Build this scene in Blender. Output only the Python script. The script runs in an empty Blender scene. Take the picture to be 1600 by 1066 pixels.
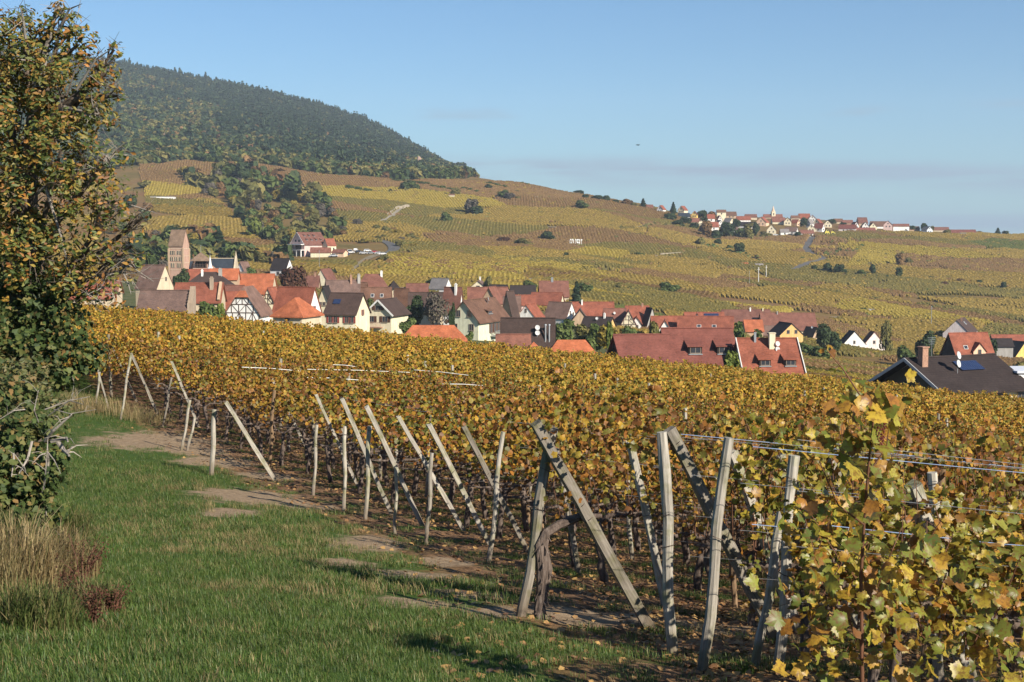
import bpy, math, random
import numpy as np
from mathutils import Vector, Matrix
from math import radians as R, sin, cos, tan, pi, sqrt, atan2, atan

rng = np.random.default_rng(11)
random.seed(11)
S = bpy.context.scene
COL = S.collection

# ------------------------------------------------------------------ camera
F, HZ, CX, CY = 2198.0, 365.0, 800.0, 533.0      # focal length, horizon and centre in photo pixels
PITCH = atan((CY - HZ) / F)
cam = bpy.data.cameras.new('camera')
cam.sensor_width = 36.0
cam.lens = 36.0 * F / 1600.0
cam.clip_start, cam.clip_end = 0.1, 20000.0
camo = bpy.data.objects.new('camera', cam)
camo.rotation_euler = (pi / 2 - PITCH, 0, 0)
COL.objects.link(camo)
S.camera = camo

# ------------------------------------------------------------------ sky, sun, exposure
SUN = Vector((0.67, -0.67, 0.54)).normalized()    # towards the sun
SUN_EL = math.asin(SUN.z)
SUN_AZ = atan2(SUN.x, SUN.y)
SKY_STRENGTH = 0.064
S.view_settings.view_transform = 'Standard'
S.view_settings.look = 'None'
S.view_settings.exposure = 0.75
S.view_settings.gamma = 1.0
S.view_settings.use_curve_mapping = False
world = bpy.data.worlds.new('World')
S.world = world
world.use_nodes = True
def build_world():
    nt = world.node_tree
    nt.nodes.clear()
    N, L = nt.nodes.new, nt.links.new
    out = N('ShaderNodeOutputWorld')
    bg = N('ShaderNodeBackground')
    bg.inputs['Strength'].default_value = SKY_STRENGTH
    sky = N('ShaderNodeTexSky')
    sky.sky_type = 'NISHITA'
    sky.sun_disc = False
    sky.sun_elevation = SUN_EL
    sky.sun_rotation = SUN_AZ
    sky.altitude = 300
    sky.air_density = 1.0
    sky.dust_density = 0.15
    sky.ozone_density = 3.5
    tc = N('ShaderNodeTexCoord')
    sep = N('ShaderNodeSeparateXYZ')
    L(tc.outputs['Generated'], sep.inputs[0])
    def math_(op, a, b=None, c=None):
        n = N('ShaderNodeMath'); n.operation = op
        for i, v in enumerate((a, b, c)):
            if v is None: continue
            if isinstance(v, (int, float)): n.inputs[i].default_value = v
            else: L(v, n.inputs[i])
        return n.outputs[0]
    def noise(sx, sz, detail, off):
        mp = N('ShaderNodeMapping')
        mp.inputs['Location'].default_value = (off, off * 0.7, off * 0.3)
        mp.inputs['Scale'].default_value = (sx, sx, sz)
        L(tc.outputs['Generated'], mp.inputs[0])
        n = N('ShaderNodeTexNoise')
        n.inputs['Scale'].default_value = 1.0
        n.inputs['Detail'].default_value = detail
        n.inputs['Roughness'].default_value = 0.55
        L(mp.outputs[0], n.inputs['Vector'])
        return n.outputs[0]
    def rng_(v, a, b, lo=0.0, hi=1.0):
        n = N('ShaderNodeMapRange'); n.interpolation_type = 'SMOOTHSTEP'
        n.inputs[1].default_value, n.inputs[2].default_value = a, b
        n.inputs[3].default_value, n.inputs[4].default_value = lo, hi
        L(v, n.inputs[0]); return n.outputs[0]
    z = sep.outputs[2]
    # elevation wobbles gently so the cloud sheets are not ruled lines; sheets sink a little to the right
    zw = math_('ADD', z, math_('MULTIPLY', math_('SUBTRACT', noise(5.0, 14, 5, 3.1), 0.5), 0.026))
    zw = math_('ADD', zw, math_('MULTIPLY', sep.outputs[0], 0.028))
    # main stratus sheet
    up = rng_(zw, 0.060, 0.046, 0, 1)
    dn = rng_(zw, 0.030, 0.046, 0, 1)
    band = math_('MULTIPLY', math_('MULTIPLY', up, dn), rng_(noise(9, 95, 6, 1.7), 0.34, 0.60, 0.2, 1.0))
    # lower hazy sheet
    low = math_('MULTIPLY', rng_(zw, 0.027, 0.012, 0, 1), rng_(noise(5, 160, 4, 8.3), 0.38, 0.6, 0.25, 1.0))
    # high thin wisps
    wz = math_('MULTIPLY', rng_(z, 0.078, 0.083, 0, 1), rng_(z, 0.090, 0.084, 0, 1))
    wisp = math_('MULTIPLY', wz, rng_(noise(7, 30, 3, 5.65), 0.50, 0.68, 0, 0.7))
    cl = math_('MAXIMUM', math_('MAXIMUM', math_('MULTIPLY', band, 1.0), math_('MULTIPLY', low, 0.85)), wisp)
    mix = N('ShaderNodeMix'); mix.data_type = 'RGBA'
    # pale air low over the horizon, all the way round
    air = N('ShaderNodeMix'); air.data_type = 'RGBA'
    L(rng_(z, 0.11, -0.02, 0, 0.75), air.inputs[0]); tint = N('ShaderNodeMix'); tint.data_type = 'RGBA'; tint.blend_type = 'MULTIPLY'; tint.inputs[0].default_value = 1.0
    L(sky.outputs[0], tint.inputs[6]); tint.inputs[7].default_value = (0.70, 0.93, 1.08, 1)
    L(tint.outputs[2], air.inputs[6])
    air.inputs[7].default_value = (3.2, 4.9, 6.2, 1)
    L(cl, mix.inputs[0])
    L(air.outputs[2], mix.inputs[6])
    mix.inputs[7].default_value = (3.3, 4.3, 5.4, 1)
    L(mix.outputs[2], bg.inputs['Color'])
    L(bg.outputs[0], out.inputs['Surface'])
build_world()
sl = bpy.data.lights.new('sun', 'SUN')
sl.energy = 5.0
sl.angle = R(0.53)
sl.color = (1.0, 0.92, 0.79)
suno = bpy.data.objects.new('sun', sl)
suno.rotation_euler = (-SUN).to_track_quat('-Z', 'Y').to_euler()
suno.location = SUN * 100
COL.objects.link(suno)

# ------------------------------------------------------------------ pixels -> rays -> ground points
cP, sP = cos(PITCH), sin(PITCH)
def uv(px, py):
    den = F * cP + (CY - py) * sP
    return (px - CX) / den, (-F * sP + (CY - py) * cP) / den
def at(px, py, d):
    u, v = uv(px, py)
    return Vector((u * d, d, v * d))

# ------------------------------------------------------------------ terrain height
_py_y = np.array([-80, -30, 0, 11.3, 18, 25, 34, 45, 60, 80, 100, 140, 200.])
_py_h = np.array([-1.0, 0.6, 1.7, 3.3, 4.3, 5.2, 6.1, 6.8, 7.65, 8.9, 10.05, 12., 15.])
_ny = np.arange(-80, 200.01, 0.5)
_nh = np.interp(_ny, _py_y, _py_h)
_k = np.exp(-0.5 * (np.arange(-16, 17) / 5.0) ** 2); _k /= _k.sum()
_nh = np.convolve(np.pad(_nh, 16, mode='edge'), _k, 'valid')
def Hnear(x, y):
    xx = np.clip(x, -80, 80)
    return -(np.interp(y, _ny, _nh) + 0.1 * xx)

TD = np.array([100, 180, 300, 420, 550, 700, 900, 1100, 1300, 1600, 2000, 2500, 3000, 3500, 5000.])
TP = {
 -1200: [390, 380, 370, 340, 310, 270, 225, 185, 155, 120, 70, 30, 0, 40, 90],
    0: [487, 492, 474, 448, 422, 388, 340, 298, 262, 226, 180, 130, 72, 90, 130],
  200: [507, 507, 487, 460, 432, 395, 348, 300, 256, 228, 180, 140, 102, 120, 160],
  300: [517, 516, 494, 467, 438, 399, 352, 302, 254, 230, 190, 155, 120, 140, 175],
  400: [527, 525, 501, 474, 443, 404, 358, 310, 262, 238, 205, 172, 142, 160, 190],
  500: [537, 534, 508, 480, 448, 410, 364, 316, 272, 250, 222, 192, 166, 180, 210],
  600: [547, 543, 515, 486, 452, 416, 372, 324, 281, 266, 244, 222, 202, 215, 235],
  680: [555, 549, 520, 490, 456, 422, 380, 333, 283, 274, 262, 252, 248, 258, 275],
  740: [561, 554, 524, 494, 459, 426, 385, 338, 281, 278, 277, 280, 286, 296, 310],
  800: [567, 558, 529, 498, 463, 430, 390, 340, 283, 292, 305, 318, 328, 338, 348],
  900: [577, 567, 537, 507, 473, 437, 395, 338, 301, 318, 335, 345, 352, 358, 364],
  960: [583, 573, 543, 513, 480, 442, 400, 341, 312, 330, 344, 352, 358, 362, 367],
 1010: [588, 578, 549, 520, 488, 448, 404, 352, 322, 338, 350, 357, 362, 365, 369],
 1060: [593, 583, 556, 528, 496, 454, 407, 362, 328, 340, 353, 361, 365, 368, 371],
 1110: [598, 589, 563, 536, 503, 460, 414, 375, 336, 345, 357, 364, 368, 370, 372],
 1200: [607, 598, 574, 549, 515, 470, 422, 375, 337, 347, 360, 367, 370, 372, 373],
 1300: [617, 609, 587, 563, 530, 482, 430, 378, 345, 354, 364, 369, 372, 373, 374],
 1400: [627, 620, 600, 576, 545, 497, 440, 385, 357, 363, 369, 372, 374, 375, 375],
 1600: [647, 640, 614, 588, 556, 510, 452, 396, 369, 371, 373, 375, 376, 376, 376],
 2800: [760, 745, 700, 650, 600, 550, 490, 430, 392, 385, 382, 380, 380, 379, 378],
}
_cols = np.array(sorted(TP))
_lg = np.linspace(math.log(70), math.log(5000), 360)
_fp = np.arange(-1200, 2801, 10.0)
_raw = np.zeros((len(_cols), len(_lg)))
for i, c in enumerate(_cols):
    q = list(TP[c]); q[0] += 19; q[1] += 8; q[2] += 2
    if c < 700: q[0] += (700 - c) / 120; q[1] += 4
    zz = [uv(CX, p)[1] * d for p, d in zip(q, TD)]
    _raw[i] = np.interp(np.exp(_lg), TD, zz)
_tab = np.zeros((len(_fp), len(_lg)))
for j in range(len(_lg)):
    _tab[:, j] = np.interp(_fp, _cols, _raw[:, j])
_k2 = np.exp(-0.5 * (np.arange(-12, 13) / 4.0) ** 2); _k2 /= _k2.sum()
_tab = np.apply_along_axis(lambda a: np.convolve(np.pad(a, 12, mode='edge'), _k2, 'valid'), 1, _tab)
_k3 = np.exp(-0.5 * (np.arange(-6, 7) / 2.2) ** 2); _k3 /= _k3.sum()
_tab = np.apply_along_axis(lambda a: np.convolve(np.pad(a, 6, mode='edge'), _k3, 'valid'), 0, _tab)
def Hfar(x, y):
    yy = np.maximum(y, 75.0)
    px = np.clip(CX + F * x / yy, -1199, 2789)
    fi = (px + 1200) / 10.0
    fj = (np.log(np.clip(yy, 71, 4990)) - _lg[0]) / (_lg[1] - _lg[0])
    i = np.floor(fi).astype(int); j = np.floor(fj).astype(int)
    a, b = fi - i, fj - j
    return ((_tab[i, j] * (1 - a) + _tab[i + 1, j] * a) * (1 - b)
            + (_tab[i, j + 1] * (1 - a) + _tab[i + 1, j + 1] * a) * b)
def H(x, y):
    x = np.asarray(x, float); y = np.asarray(y, float)
    t = np.clip((y - 85) / 40.0, 0, 1); t = t * t * (3 - 2 * t)
    z = Hnear(x, y) * (1 - t) + Hfar(x, y) * t
    g = np.clip((y - 150) / 600.0, 0, 1)
    z = z + g * (1.6 * np.sin(x / 37 + 1.3 * np.sin(y / 61)) * np.sin(y / 43 + 0.8) + 0.7 * np.sin(x / 13.0 + y / 19.0))
    return z
def h1(x, y):
    return float(H(np.array([x]), np.array([y]))[0])
_ry = np.concatenate([np.arange(4, 60, 0.1), np.exp(np.arange(math.log(60), math.log(4200), 0.002))])
def ground(px, py, ymin=4.0):
    u, v = uv(px, py)
    ys = _ry[_ry > ymin]
    hit = np.nonzero(v * ys < H(u * ys, ys))[0]
    y = ys[hit[0]] if len(hit) else 1250.0
    return Vector((u * y, y, h1(u * y, y)))
def edge_x(y):                                      # where the grass headland meets the row ends
    return np.interp(y, [0, 8, 10.7, 13, 14.4, 17.5, 19.4, 20.7, 22.4, 23.2, 24.8, 31.6, 43, 60],
                     [2.6, 1.7, 1.55, 1.3, 1.15, 0.6, 0.15, -0.3, -0.8, -1.3, -2.0, -5.2, -10.8, -17])

def soil_x(y):                                      # trodden earth reaches a little beyond the row ends
    return edge_x(y) - np.interp(y, [12, 16, 20, 27, 34], [0.1, 0.6, 1.0, 0.9, 0.3])

# ------------------------------------------------------------------ object helpers
def link(o):
    COL.objects.link(o); return o
def tag(o, label=None, cat=None, group=None, kind=None):
    if label: o['label'] = label
    if cat: o['category'] = cat
    if group: o['group'] = group
    if kind: o['kind'] = kind
    return o
def empty(name, loc, rz=0.0):
    o = bpy.data.objects.new(name, None)
    o.empty_display_size = 0.5
    o.location = loc
    o.rotation_euler = (0, 0, rz)
    return link(o)
def mesh_np(name, V, Fc, mats=(), mi=None, smooth=False):
    """V (n,3); Fc list of index arrays (all the same width per array)"""
    me = bpy.data.meshes.new(name)
    V = np.asarray(V, np.float32)
    blocks = [np.asarray(f, np.int32) for f in (Fc if isinstance(Fc, (list, tuple)) else [Fc]) if len(f)]
    me.vertices.add(len(V)); me.vertices.foreach_set('co', V.ravel())
    nl = sum(b.size for b in blocks); nf = sum(len(b) for b in blocks)
    if nf:
        me.loops.add(nl); me.polygons.add(nf)
        me.loops.foreach_set('vertex_index', np.concatenate([b.ravel() for b in blocks]))
        st, tot, s0 = [], [], 0
        for b in blocks:
            n, w = b.shape
            st.append(s0 + np.arange(n) * w); tot.append(np.full(n, w)); s0 += n * w
        me.polygons.foreach_set('loop_start', np.concatenate(st).astype(np.int32))
        if mi is not None: me.polygons.foreach_set('material_index', np.asarray(mi, np.int32))
        if smooth: me.polygons.foreach_set('use_smooth', np.ones(nf, bool))
    for m in mats: me.materials.append(m)
    me.update(calc_edges=True)
    return me
def obj(name, me, parent=None, loc=None, rot=None):
    o = bpy.data.objects.new(name, me)
    if parent is not None: o.parent = parent
    if loc is not None: o.location = loc
    if rot is not None: o.rotation_euler = rot
    return link(o)
class MB:
    """collects polygons for one mesh"""
    def __init__(s): s.v, s.f, s.m = [], [], []
    def add(s, pts, faces, m=0):
        b = len(s.v)
        s.v += [tuple(p) for p in pts]
        for f in faces:
            s.f.append([b + i for i in f]); s.m.append(m)
    def box(s, c, d, m=0, mtx=None):
        x, y, z = d[0] / 2, d[1] / 2, d[2] / 2
        p = [Vector((sx * x, sy * y, sz * z)) for sz in (-1, 1) for sy in (-1, 1) for sx in (-1, 1)]
        if mtx is not None: p = [mtx @ q for q in p]
        c = Vector(c)
        s.add([c + q for q in p], [(0, 2, 3, 1), (4, 5, 7, 6), (0, 1, 5, 4), (2, 6, 7, 3), (0, 4, 6, 2), (1, 3, 7, 5)], m)
    def bar(s, a, b, w, t, m=0):
        a, b = Vector(a), Vector(b)
        q = (b - a).to_track_quat('Z', 'Y').to_matrix()
        s.box((a + b) / 2, (w, t, (b - a).length), m, q)
    def tube(s, pts, rad, sides=6, m=0, cap=True, jit=0.0):
        pts = [Vector(p) for p in pts]
        n = len(pts); nx = None
        b0 = len(s.v)
        for i, p in enumerate(pts):
            d = (pts[min(i + 1, n - 1)] - pts[max(i - 1, 0)])
            if d.length < 1e-6: d = Vector((0, 0, 1))
            d.normalize()
            if nx is None: nx = d.orthogonal()
            nx = nx - d * nx.dot(d)
            if nx.length < 1e-4: nx = d.orthogonal()
            nx.normalize(); ny = d.cross(nx)
            for k in range(sides):
                a = 2 * pi * k / sides
                r = rad[i] * (1 + jit * random.uniform(-1, 1))
                s.v.append(tuple(p + nx * (cos(a) * r) + ny * (sin(a) * r)))
        for i in range(n - 1):
            for k in range(sides):
                k2 = (k + 1) % sides
                s.f.append([b0 + i * sides + k, b0 + i * sides + k2, b0 + (i + 1) * sides + k2, b0 + (i + 1) * sides + k]); s.m.append(m)
        if cap:
            s.f.append([b0 + k for k in range(sides)][::-1]); s.m.append(m)
            s.f.append([b0 + (n - 1) * sides + k for k in range(sides)]); s.m.append(m)
    def mesh(s, name, mats, smooth=False):
        me = bpy.data.meshes.new(name)
        me.from_pydata(s.v, [], s.f)
        for m in (mats if isinstance(mats, (list, tuple)) else [mats]): me.materials.append(m)
        me.polygons.foreach_set('material_index', np.array(s.m, np.int32))
        if smooth: me.polygons.foreach_set('use_smooth', np.ones(len(s.f), bool))
        me.update()
        return me
    def build(s, name, mats, parent=None, smooth=False, loc=None, rot=None):
        return obj(name, s.mesh(name, mats, smooth), parent, loc, rot)
def copy_tree(o, parent=None):
    kids = list(o.children)
    c = o.copy(); COL.objects.link(c)
    if parent is not None: c.parent = parent
    for k in kids: copy_tree(k, c)
    return c

# ------------------------------------------------------------------ materials
def ramp_set(cr, stops):
    e = cr.elements
    while len(e) > 1: e.remove(e[-1])
    e[0].position, e[0].color = stops[0][0], (*stops[0][1], 1)
    for p, c in stops[1:]:
        n = e.new(p); n.color = (*c, 1)
class Mat:
    def __init__(s, name):
        s.m = bpy.data.materials.new(name); s.m.use_nodes = True
        s.nt = s.m.node_tree; s.b = s.nt.nodes['Principled BSDF']; s.out = s.nt.nodes['Material Output']
        s.b.inputs['Specular IOR Level'].default_value = 0.25
    def N(s, t, **kw):
        n = s.nt.nodes.new(t)
        for k, v in kw.items(): setattr(n, k, v)
        return n
    def L(s, a, b): s.nt.links.new(a, b)
    def coord(s, kind='Object', scale=(1, 1, 1), rot=(0, 0, 0)):
        if kind == 'World': o = s.N('ShaderNodeNewGeometry').outputs['Position']
        else: o = s.N('ShaderNodeTexCoord').outputs[kind]
        mp = s.N('ShaderNodeMapping'); mp.inputs['Scale'].default_value = scale; mp.inputs['Rotation'].default_value = rot
        s.L(o, mp.inputs[0]); return mp.outputs[0]
    def noise(s, vec, scale, detail=4, rough=0.55):
        n = s.N('ShaderNodeTexNoise'); n.inputs['Scale'].default_value = scale
        n.inputs['Detail'].default_value = detail; n.inputs['Roughness'].default_value = rough
        s.L(vec, n.inputs['Vector']); return n.outputs[0]
    def ramp(s, fac, stops, interp='LINEAR'):
        r = s.N('ShaderNodeValToRGB'); r.color_ramp.interpolation = interp
        ramp_set(r.color_ramp, stops); s.L(fac, r.inputs[0]); return r.outputs[0]
    def mix(s, fac, a, b, mode='MIX'):
        n = s.N('ShaderNodeMix', data_type='RGBA', blend_type=mode)
        for sock, v in ((n.inputs[0], fac), (n.inputs[6], a), (n.inputs[7], b)):
            if isinstance(v, (int, float)): sock.default_value = v
            elif isinstance(v, tuple): sock.default_value = (*v[:3], 1)
            else: s.L(v, sock)
        return n.outputs[2]
    def math(s, op, a, b=0.0):
        n = s.N('ShaderNodeMath', operation=op)
        for i, v in enumerate((a, b)):
            if isinstance(v, (int, float)): n.inputs[i].default_value = v
            else: s.L(v, n.inputs[i])
        return n.outputs[0]
    def attr(s, name):
        return s.N('ShaderNodeAttribute', attribute_name=name).outputs['Fac']
    def bump(s, h, strength=0.3, dist=0.02):
        n = s.N('ShaderNodeBump'); n.inputs['Strength'].default_value = strength; n.inputs['Distance'].default_value = dist
        s.L(h, n.inputs['Height']); s.L(n.outputs[0], s.b.inputs['Normal'])
    def color(s, c):
        if isinstance(c, tuple): s.b.inputs['Base Color'].default_value = (*c, 1)
        else: s.L(c, s.b.inputs['Base Color'])
        s.col = c
    def rough(s, r): s.b.inputs['Roughness'].default_value = r
    def translucent(s, amount):
        t = s.N('ShaderNodeBsdfTranslucent'); mx = s.N('ShaderNodeMixShader'); mx.inputs[0].default_value = amount
        s.L(s.col, t.inputs['Color']); s.L(s.b.outputs[0], mx.inputs[1]); s.L(t.outputs[0], mx.inputs[2])
        s.L(mx.outputs[0], s.out.inputs['Surface'])
MC = {}
def plain(name, c, rough=0.8, var=0.25, scale=3.0, metal=0.0, bump=0.0, coord='Object', stretch=(1, 1, 1)):
    if name in MC: return MC[name]
    m = Mat(name)
    v = m.coord(coord, stretch)
    n1 = m.noise(v, scale, 5)
    lo = tuple(max(0, x * (1 - var)) for x in c); hi = tuple(min(1, x * (1 + var)) for x in c)
    m.color(m.ramp(n1, [(0.3, lo), (0.7, hi)]))
    m.rough(rough); m.b.inputs['Metallic'].default_value = metal
    if bump: m.bump(m.noise(v, scale * 6, 4), bump, 0.02)
    MC[name] = m.m
    return m.m
def rnd(m, obj_w=7.31, isl=True):
    """random number per leaf and per copy"""
    o = m.N('ShaderNodeObjectInfo').outputs['Random']
    if not isl: return o
    g = m.N('ShaderNodeNewGeometry').outputs['Random Per Island']
    return m.math('FRACT', m.math('ADD', g, m.math('MULTIPLY', o, obj_w)))
def leafmat(name, stops, wscale=0.05, wamt=0.45, wcol=None, trans=0.25, rough=0.55, spec=0.3, tone=(0.75, 1.2), mottle=0.0):
    """leaf colour picked per leaf from stops; a broad world-space drift leans it towards wcol"""
    if name in MC: return MC[name]
    m = Mat(name)
    c = m.ramp(rnd(m), stops)
    w = m.noise(m.coord('World'), wscale, 3)
    if wcol:
        f = m.N('ShaderNodeMapRange'); f.inputs[1].default_value, f.inputs[2].default_value = 0.42, 0.66
        f.inputs[4].default_value = wamt; m.L(w, f.inputs[0])
        c = m.mix(f.outputs[0], c, wcol)
    t = m.ramp(m.noise(m.coord('World'), 2.3, 3), [(0.3, (tone[0],) * 3), (0.7, (tone[1],) * 3)])
    if mottle:
        c = m.mix(m.ramp(m.noise(m.coord('World'), 34, 3, 0.7), [(0.46, (0, 0, 0)), (0.62, (mottle,) * 3)]), c, (0.17, 0.075, 0.025))
    c = m.mix(1.0, c, t, 'MULTIPLY')
    m.color(c); m.rough(rough); m.b.inputs['Specular IOR Level'].default_value = spec
    if trans: m.translucent(trans)
    MC[name] = m.m
    return m.m

# ------------------------------------------------------------------ many small pieces: geometry-nodes scatter
def rot_mats(n, tilt, nrm=None):
    """random rotations; local z tilted up to `tilt` radians from up"""
    a = rng.uniform(0, 2 * pi, n); b = rng.uniform(0, 2 * pi, n); t = rng.uniform(0, tilt, n)
    ca, sa, cb, sb, ct, st = np.cos(a), np.sin(a), np.cos(b), np.sin(b), np.cos(t), np.sin(t)
    Z = np.stack([st * ca, st * sa, ct], 1)
    if nrm is not None:
        Z = nrm + 0.0; Z /= np.linalg.norm(Z, axis=1, keepdims=True) + 1e-9
    ref = np.stack([cb, sb, 0.37 * np.ones(n)], 1)
    X = np.cross(ref, Z); X /= np.linalg.norm(X, axis=1, keepdims=True) + 1e-9
    Y = np.cross(Z, X)
    return np.stack([X, Y, Z], 2)
def stamp(tv, tf, pos, M, scale):
    """copies of template (tv, tf) as one vertex / face array"""
    n, k = len(pos), len(tv)
    V = np.einsum('nij,kj->nki', M, tv) * np.asarray(scale).reshape(-1, 1, 1) + pos[:, None, :]
    Fa = tf[None] + (np.arange(n) * k)[:, None, None]
    return V.reshape(-1, 3), Fa.reshape(-1, tf.shape[1])
def gn_scatter(name, protos, pts, label, cat, kind='stuff'):
    """protos: meshes; pts: per proto (pos n3, rot n3, scale n)"""
    Vs, Fs, code, rots, scl, mats, mi, base = [], {}, [], [], [], [], [], 0
    for k, me in enumerate(protos):
        n = len(me.vertices)
        co = np.zeros(n * 3, np.float32); me.vertices.foreach_get('co', co)
        Vs.append(co.reshape(-1, 3)); code.append(np.full(n, 2 * k + 1)); rots.append(np.zeros((n, 3))); scl.append(np.ones(n))
        off = len(mats); mats += list(me.materials)
        for p in me.polygons:
            vs = tuple(base + i for i in p.vertices)
            Fs.setdefault(len(vs), []).append((vs, off + p.material_index))
        base += n
        P, Rt, Sc = pts[k]
        Vs.append(P); code.append(np.full(len(P), 2 * k)); rots.append(Rt); scl.append(Sc); base += len(P)
    blocks, mi = [], []
    for w in Fs:
        blocks.append(np.array([f[0] for f in Fs[w]])); mi += [f[1] for f in Fs[w]]
    me = mesh_np(name, np.concatenate(Vs), blocks, mats, mi)
    a = me.attributes.new('code', 'INT', 'POINT'); a.data.foreach_set('value', np.concatenate(code).astype(np.int32))
    a = me.attributes.new('rot', 'FLOAT_VECTOR', 'POINT'); a.data.foreach_set('vector', np.concatenate(rots).astype(np.float32).ravel())
    a = me.attributes.new('scl', 'FLOAT', 'POINT'); a.data.foreach_set('value', np.concatenate(scl).astype(np.float32))
    o = obj(name, me); tag(o, label, cat, None, kind)
    ng = bpy.data.node_groups.new(name + '_scatter', 'GeometryNodeTree')
    ng.interface.new_socket('Geometry', in_out='INPUT', socket_type='NodeSocketGeometry')
    ng.interface.new_socket('Geometry', in_out='OUTPUT', socket_type='NodeSocketGeometry')
    N, L = ng.nodes.new, ng.links.new
    gi, go = N('NodeGroupInput'), N('NodeGroupOutput')
    ca = N('GeometryNodeInputNamedAttribute'); ca.data_type = 'INT'; ca.inputs[0].default_value = 'code'
    ra = N('GeometryNodeInputNamedAttribute'); ra.data_type = 'FLOAT_VECTOR'; ra.inputs[0].default_value = 'rot'
    sa = N('GeometryNodeInputNamedAttribute'); sa.data_type = 'FLOAT'; sa.inputs[0].default_value = 'scl'
    e2r = N('FunctionNodeEulerToRotation'); L(ra.outputs[0], e2r.inputs[0])
    jn = N('GeometryNodeJoinGeometry')
    def pick(c):
        cmp_ = N('FunctionNodeCompare'); cmp_.data_type = 'INT'; cmp_.operation = 'EQUAL'
        L(ca.outputs[0], cmp_.inputs[2]); cmp_.inputs[3].default_value = c
        sp = N('GeometryNodeSeparateGeometry'); sp.domain = 'POINT'
        L(gi.outputs[0], sp.inputs[0]); L(cmp_.outputs[0], sp.inputs[1]); return sp.outputs[0]
    for k in range(len(protos)):
        ip = N('GeometryNodeInstanceOnPoints')
        L(pick(2 * k), ip.inputs['Points']); L(pick(2 * k + 1), ip.inputs['Instance'])
        L(e2r.outputs[0], ip.inputs['Rotation']); L(sa.outputs[0], ip.inputs['Scale'])
        L(ip.outputs[0], jn.inputs[0])
    L(jn.outputs[0], go.inputs[0])
    md = o.modifiers.new('scatter', 'NODES'); md.node_group = ng
    return o
def inpoly(px, py, poly):
    px = np.asarray(px); c = np.zeros(px.shape, bool)
    n = len(poly); j = n - 1
    for i in range(n):
        xi, yi = poly[i]; xj, yj = poly[j]
        cond = ((yi > py) != (yj > py)) & (px < (xj - xi) * (py - yi) / ((yj - yi) or 1e-9) + xi)
        c ^= cond; j = i
    return c
def pix(x, y, z):
    """photo pixel of world points (used to look up parcels drawn on the photographed slope)"""
    zc = y * cP - z * sP
    yc = y * sP + z * cP
    return CX + F * x / zc, CY - F * yc / zc

# ================================================================== the ground, one sheet to the horizon
def ground_material():
    m = Mat('ground')
    W = m.coord('World')
    n_big = m.noise(W, 0.02, 4)
    n_mid = m.noise(W, 0.35, 5, 0.6)
    n_fine = m.noise(W, 9.0, 6, 0.7)
    n_row = m.noise(m.coord('World', (0.09, 0.5, 0.5)), 1.0, 5, 0.65)
    hill = m.ramp(n_big, [(0.34, (0.13, 0.10, 0.032)), (0.5, (0.18, 0.12, 0.042)), (0.66, (0.18, 0.10, 0.045))])
    hill = m.mix(1.0, hill, m.ramp(n_row, [(0.3, (0.7, 0.72, 0.7)), (0.7, (1.25, 1.2, 1.15))]), 'MULTIPLY')
    vill = m.ramp(n_mid, [(0.35, (0.055, 0.075, 0.022)), (0.65, (0.13, 0.12, 0.05))])
    soil = m.ramp(m.noise(W, 3.1, 6, 0.72), [(0.30, (0.085, 0.05, 0.03)), (0.5, (0.185, 0.115, 0.07)), (0.72, (0.29, 0.19, 0.12))])
    litter = m.ramp(m.noise(W, 26, 3, 0.6), [(0.45, (0.7, 0.65, 0.6)), (0.6, (1.25, 1.15, 1.0))])
    soil = m.mix(1.0, soil, litter, 'MULTIPLY')
    grass = m.ramp(n_fine, [(0.3, (0.03, 0.06, 0.012)), (0.6, (0.06, 0.10, 0.02)), (0.8, (0.13, 0.125, 0.045))])
    bare = m.ramp(n_fine, [(0.3, (0.17, 0.115, 0.068)), (0.7, (0.36, 0.265, 0.17))])
    forest = m.ramp(n_mid, [(0.3, (0.02, 0.03, 0.012)), (0.7, (0.05, 0.05, 0.02))])
    brk = m.math('MULTIPLY', m.math('SUBTRACT', m.noise(W, 1.7, 5, 0.7), 0.5), 1.6)
    def edgy(a):
        r = m.N('ShaderNodeMapRange'); r.interpolation_type = 'SMOOTHSTEP'
        r.inputs[1].default_value, r.inputs[2].default_value = 0.32, 0.68
        m.L(m.math('ADD', m.attr(a), brk), r.inputs[0]); return r.outputs[0]
    c = m.mix(m.attr('w_village'), hill, vill)
    c = m.mix(m.attr('w_forest'), c, forest)
    c = m.mix(m.attr('w_soil'), c, soil)
    c = m.mix(edgy('w_grass'), c, grass)
    c = m.mix(edgy('w_bare'), c, bare)
    m.color(c); m.rough(0.95); m.b.inputs['Specular IOR Level'].default_value = 0.1
    m.bump(m.math('ADD', n_fine, m.math('MULTIPLY', m.noise(W, 2.2, 4, 0.6), 1.5)), 0.55, 0.06)
    return m.m
BARE = [(480, 790, 50, 6), (300, 705, 60, 8), (540, 880, 50, 7), (780, 960, 60, 8), (650, 900, 70, 7), (382, 776, 95, 13), (362, 803, 50, 9), (575, 850, 62, 13), (235, 690, 120, 17), (330, 722, 70, 9),
        (640, 945, 90, 9), (720, 930, 60, 8), (905, 965, 110, 10), (1110, 985, 110, 14), (700, 880, 45, 6), (420, 745, 60, 6)]
BARE_W = []
for _px, _py, _rx, _ry2 in BARE:
    _g = ground(_px, _py); _a = ground(_px + _rx, _py); _b = ground(_px, _py - _ry2)
    BARE_W.append((_g.x, _g.y, abs(_a.x - _g.x) + 0.05, abs(_b.y - _g.y) + 0.05))
def bare_w(x, y):
    w = np.zeros(np.shape(x))
    for gx, gy, rx, ry in BARE_W:
        w = np.maximum(w, np.exp(-0.8 * (((x - gx) / rx) ** 2 + ((y - gy) / ry) ** 2)))
    return w
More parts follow.
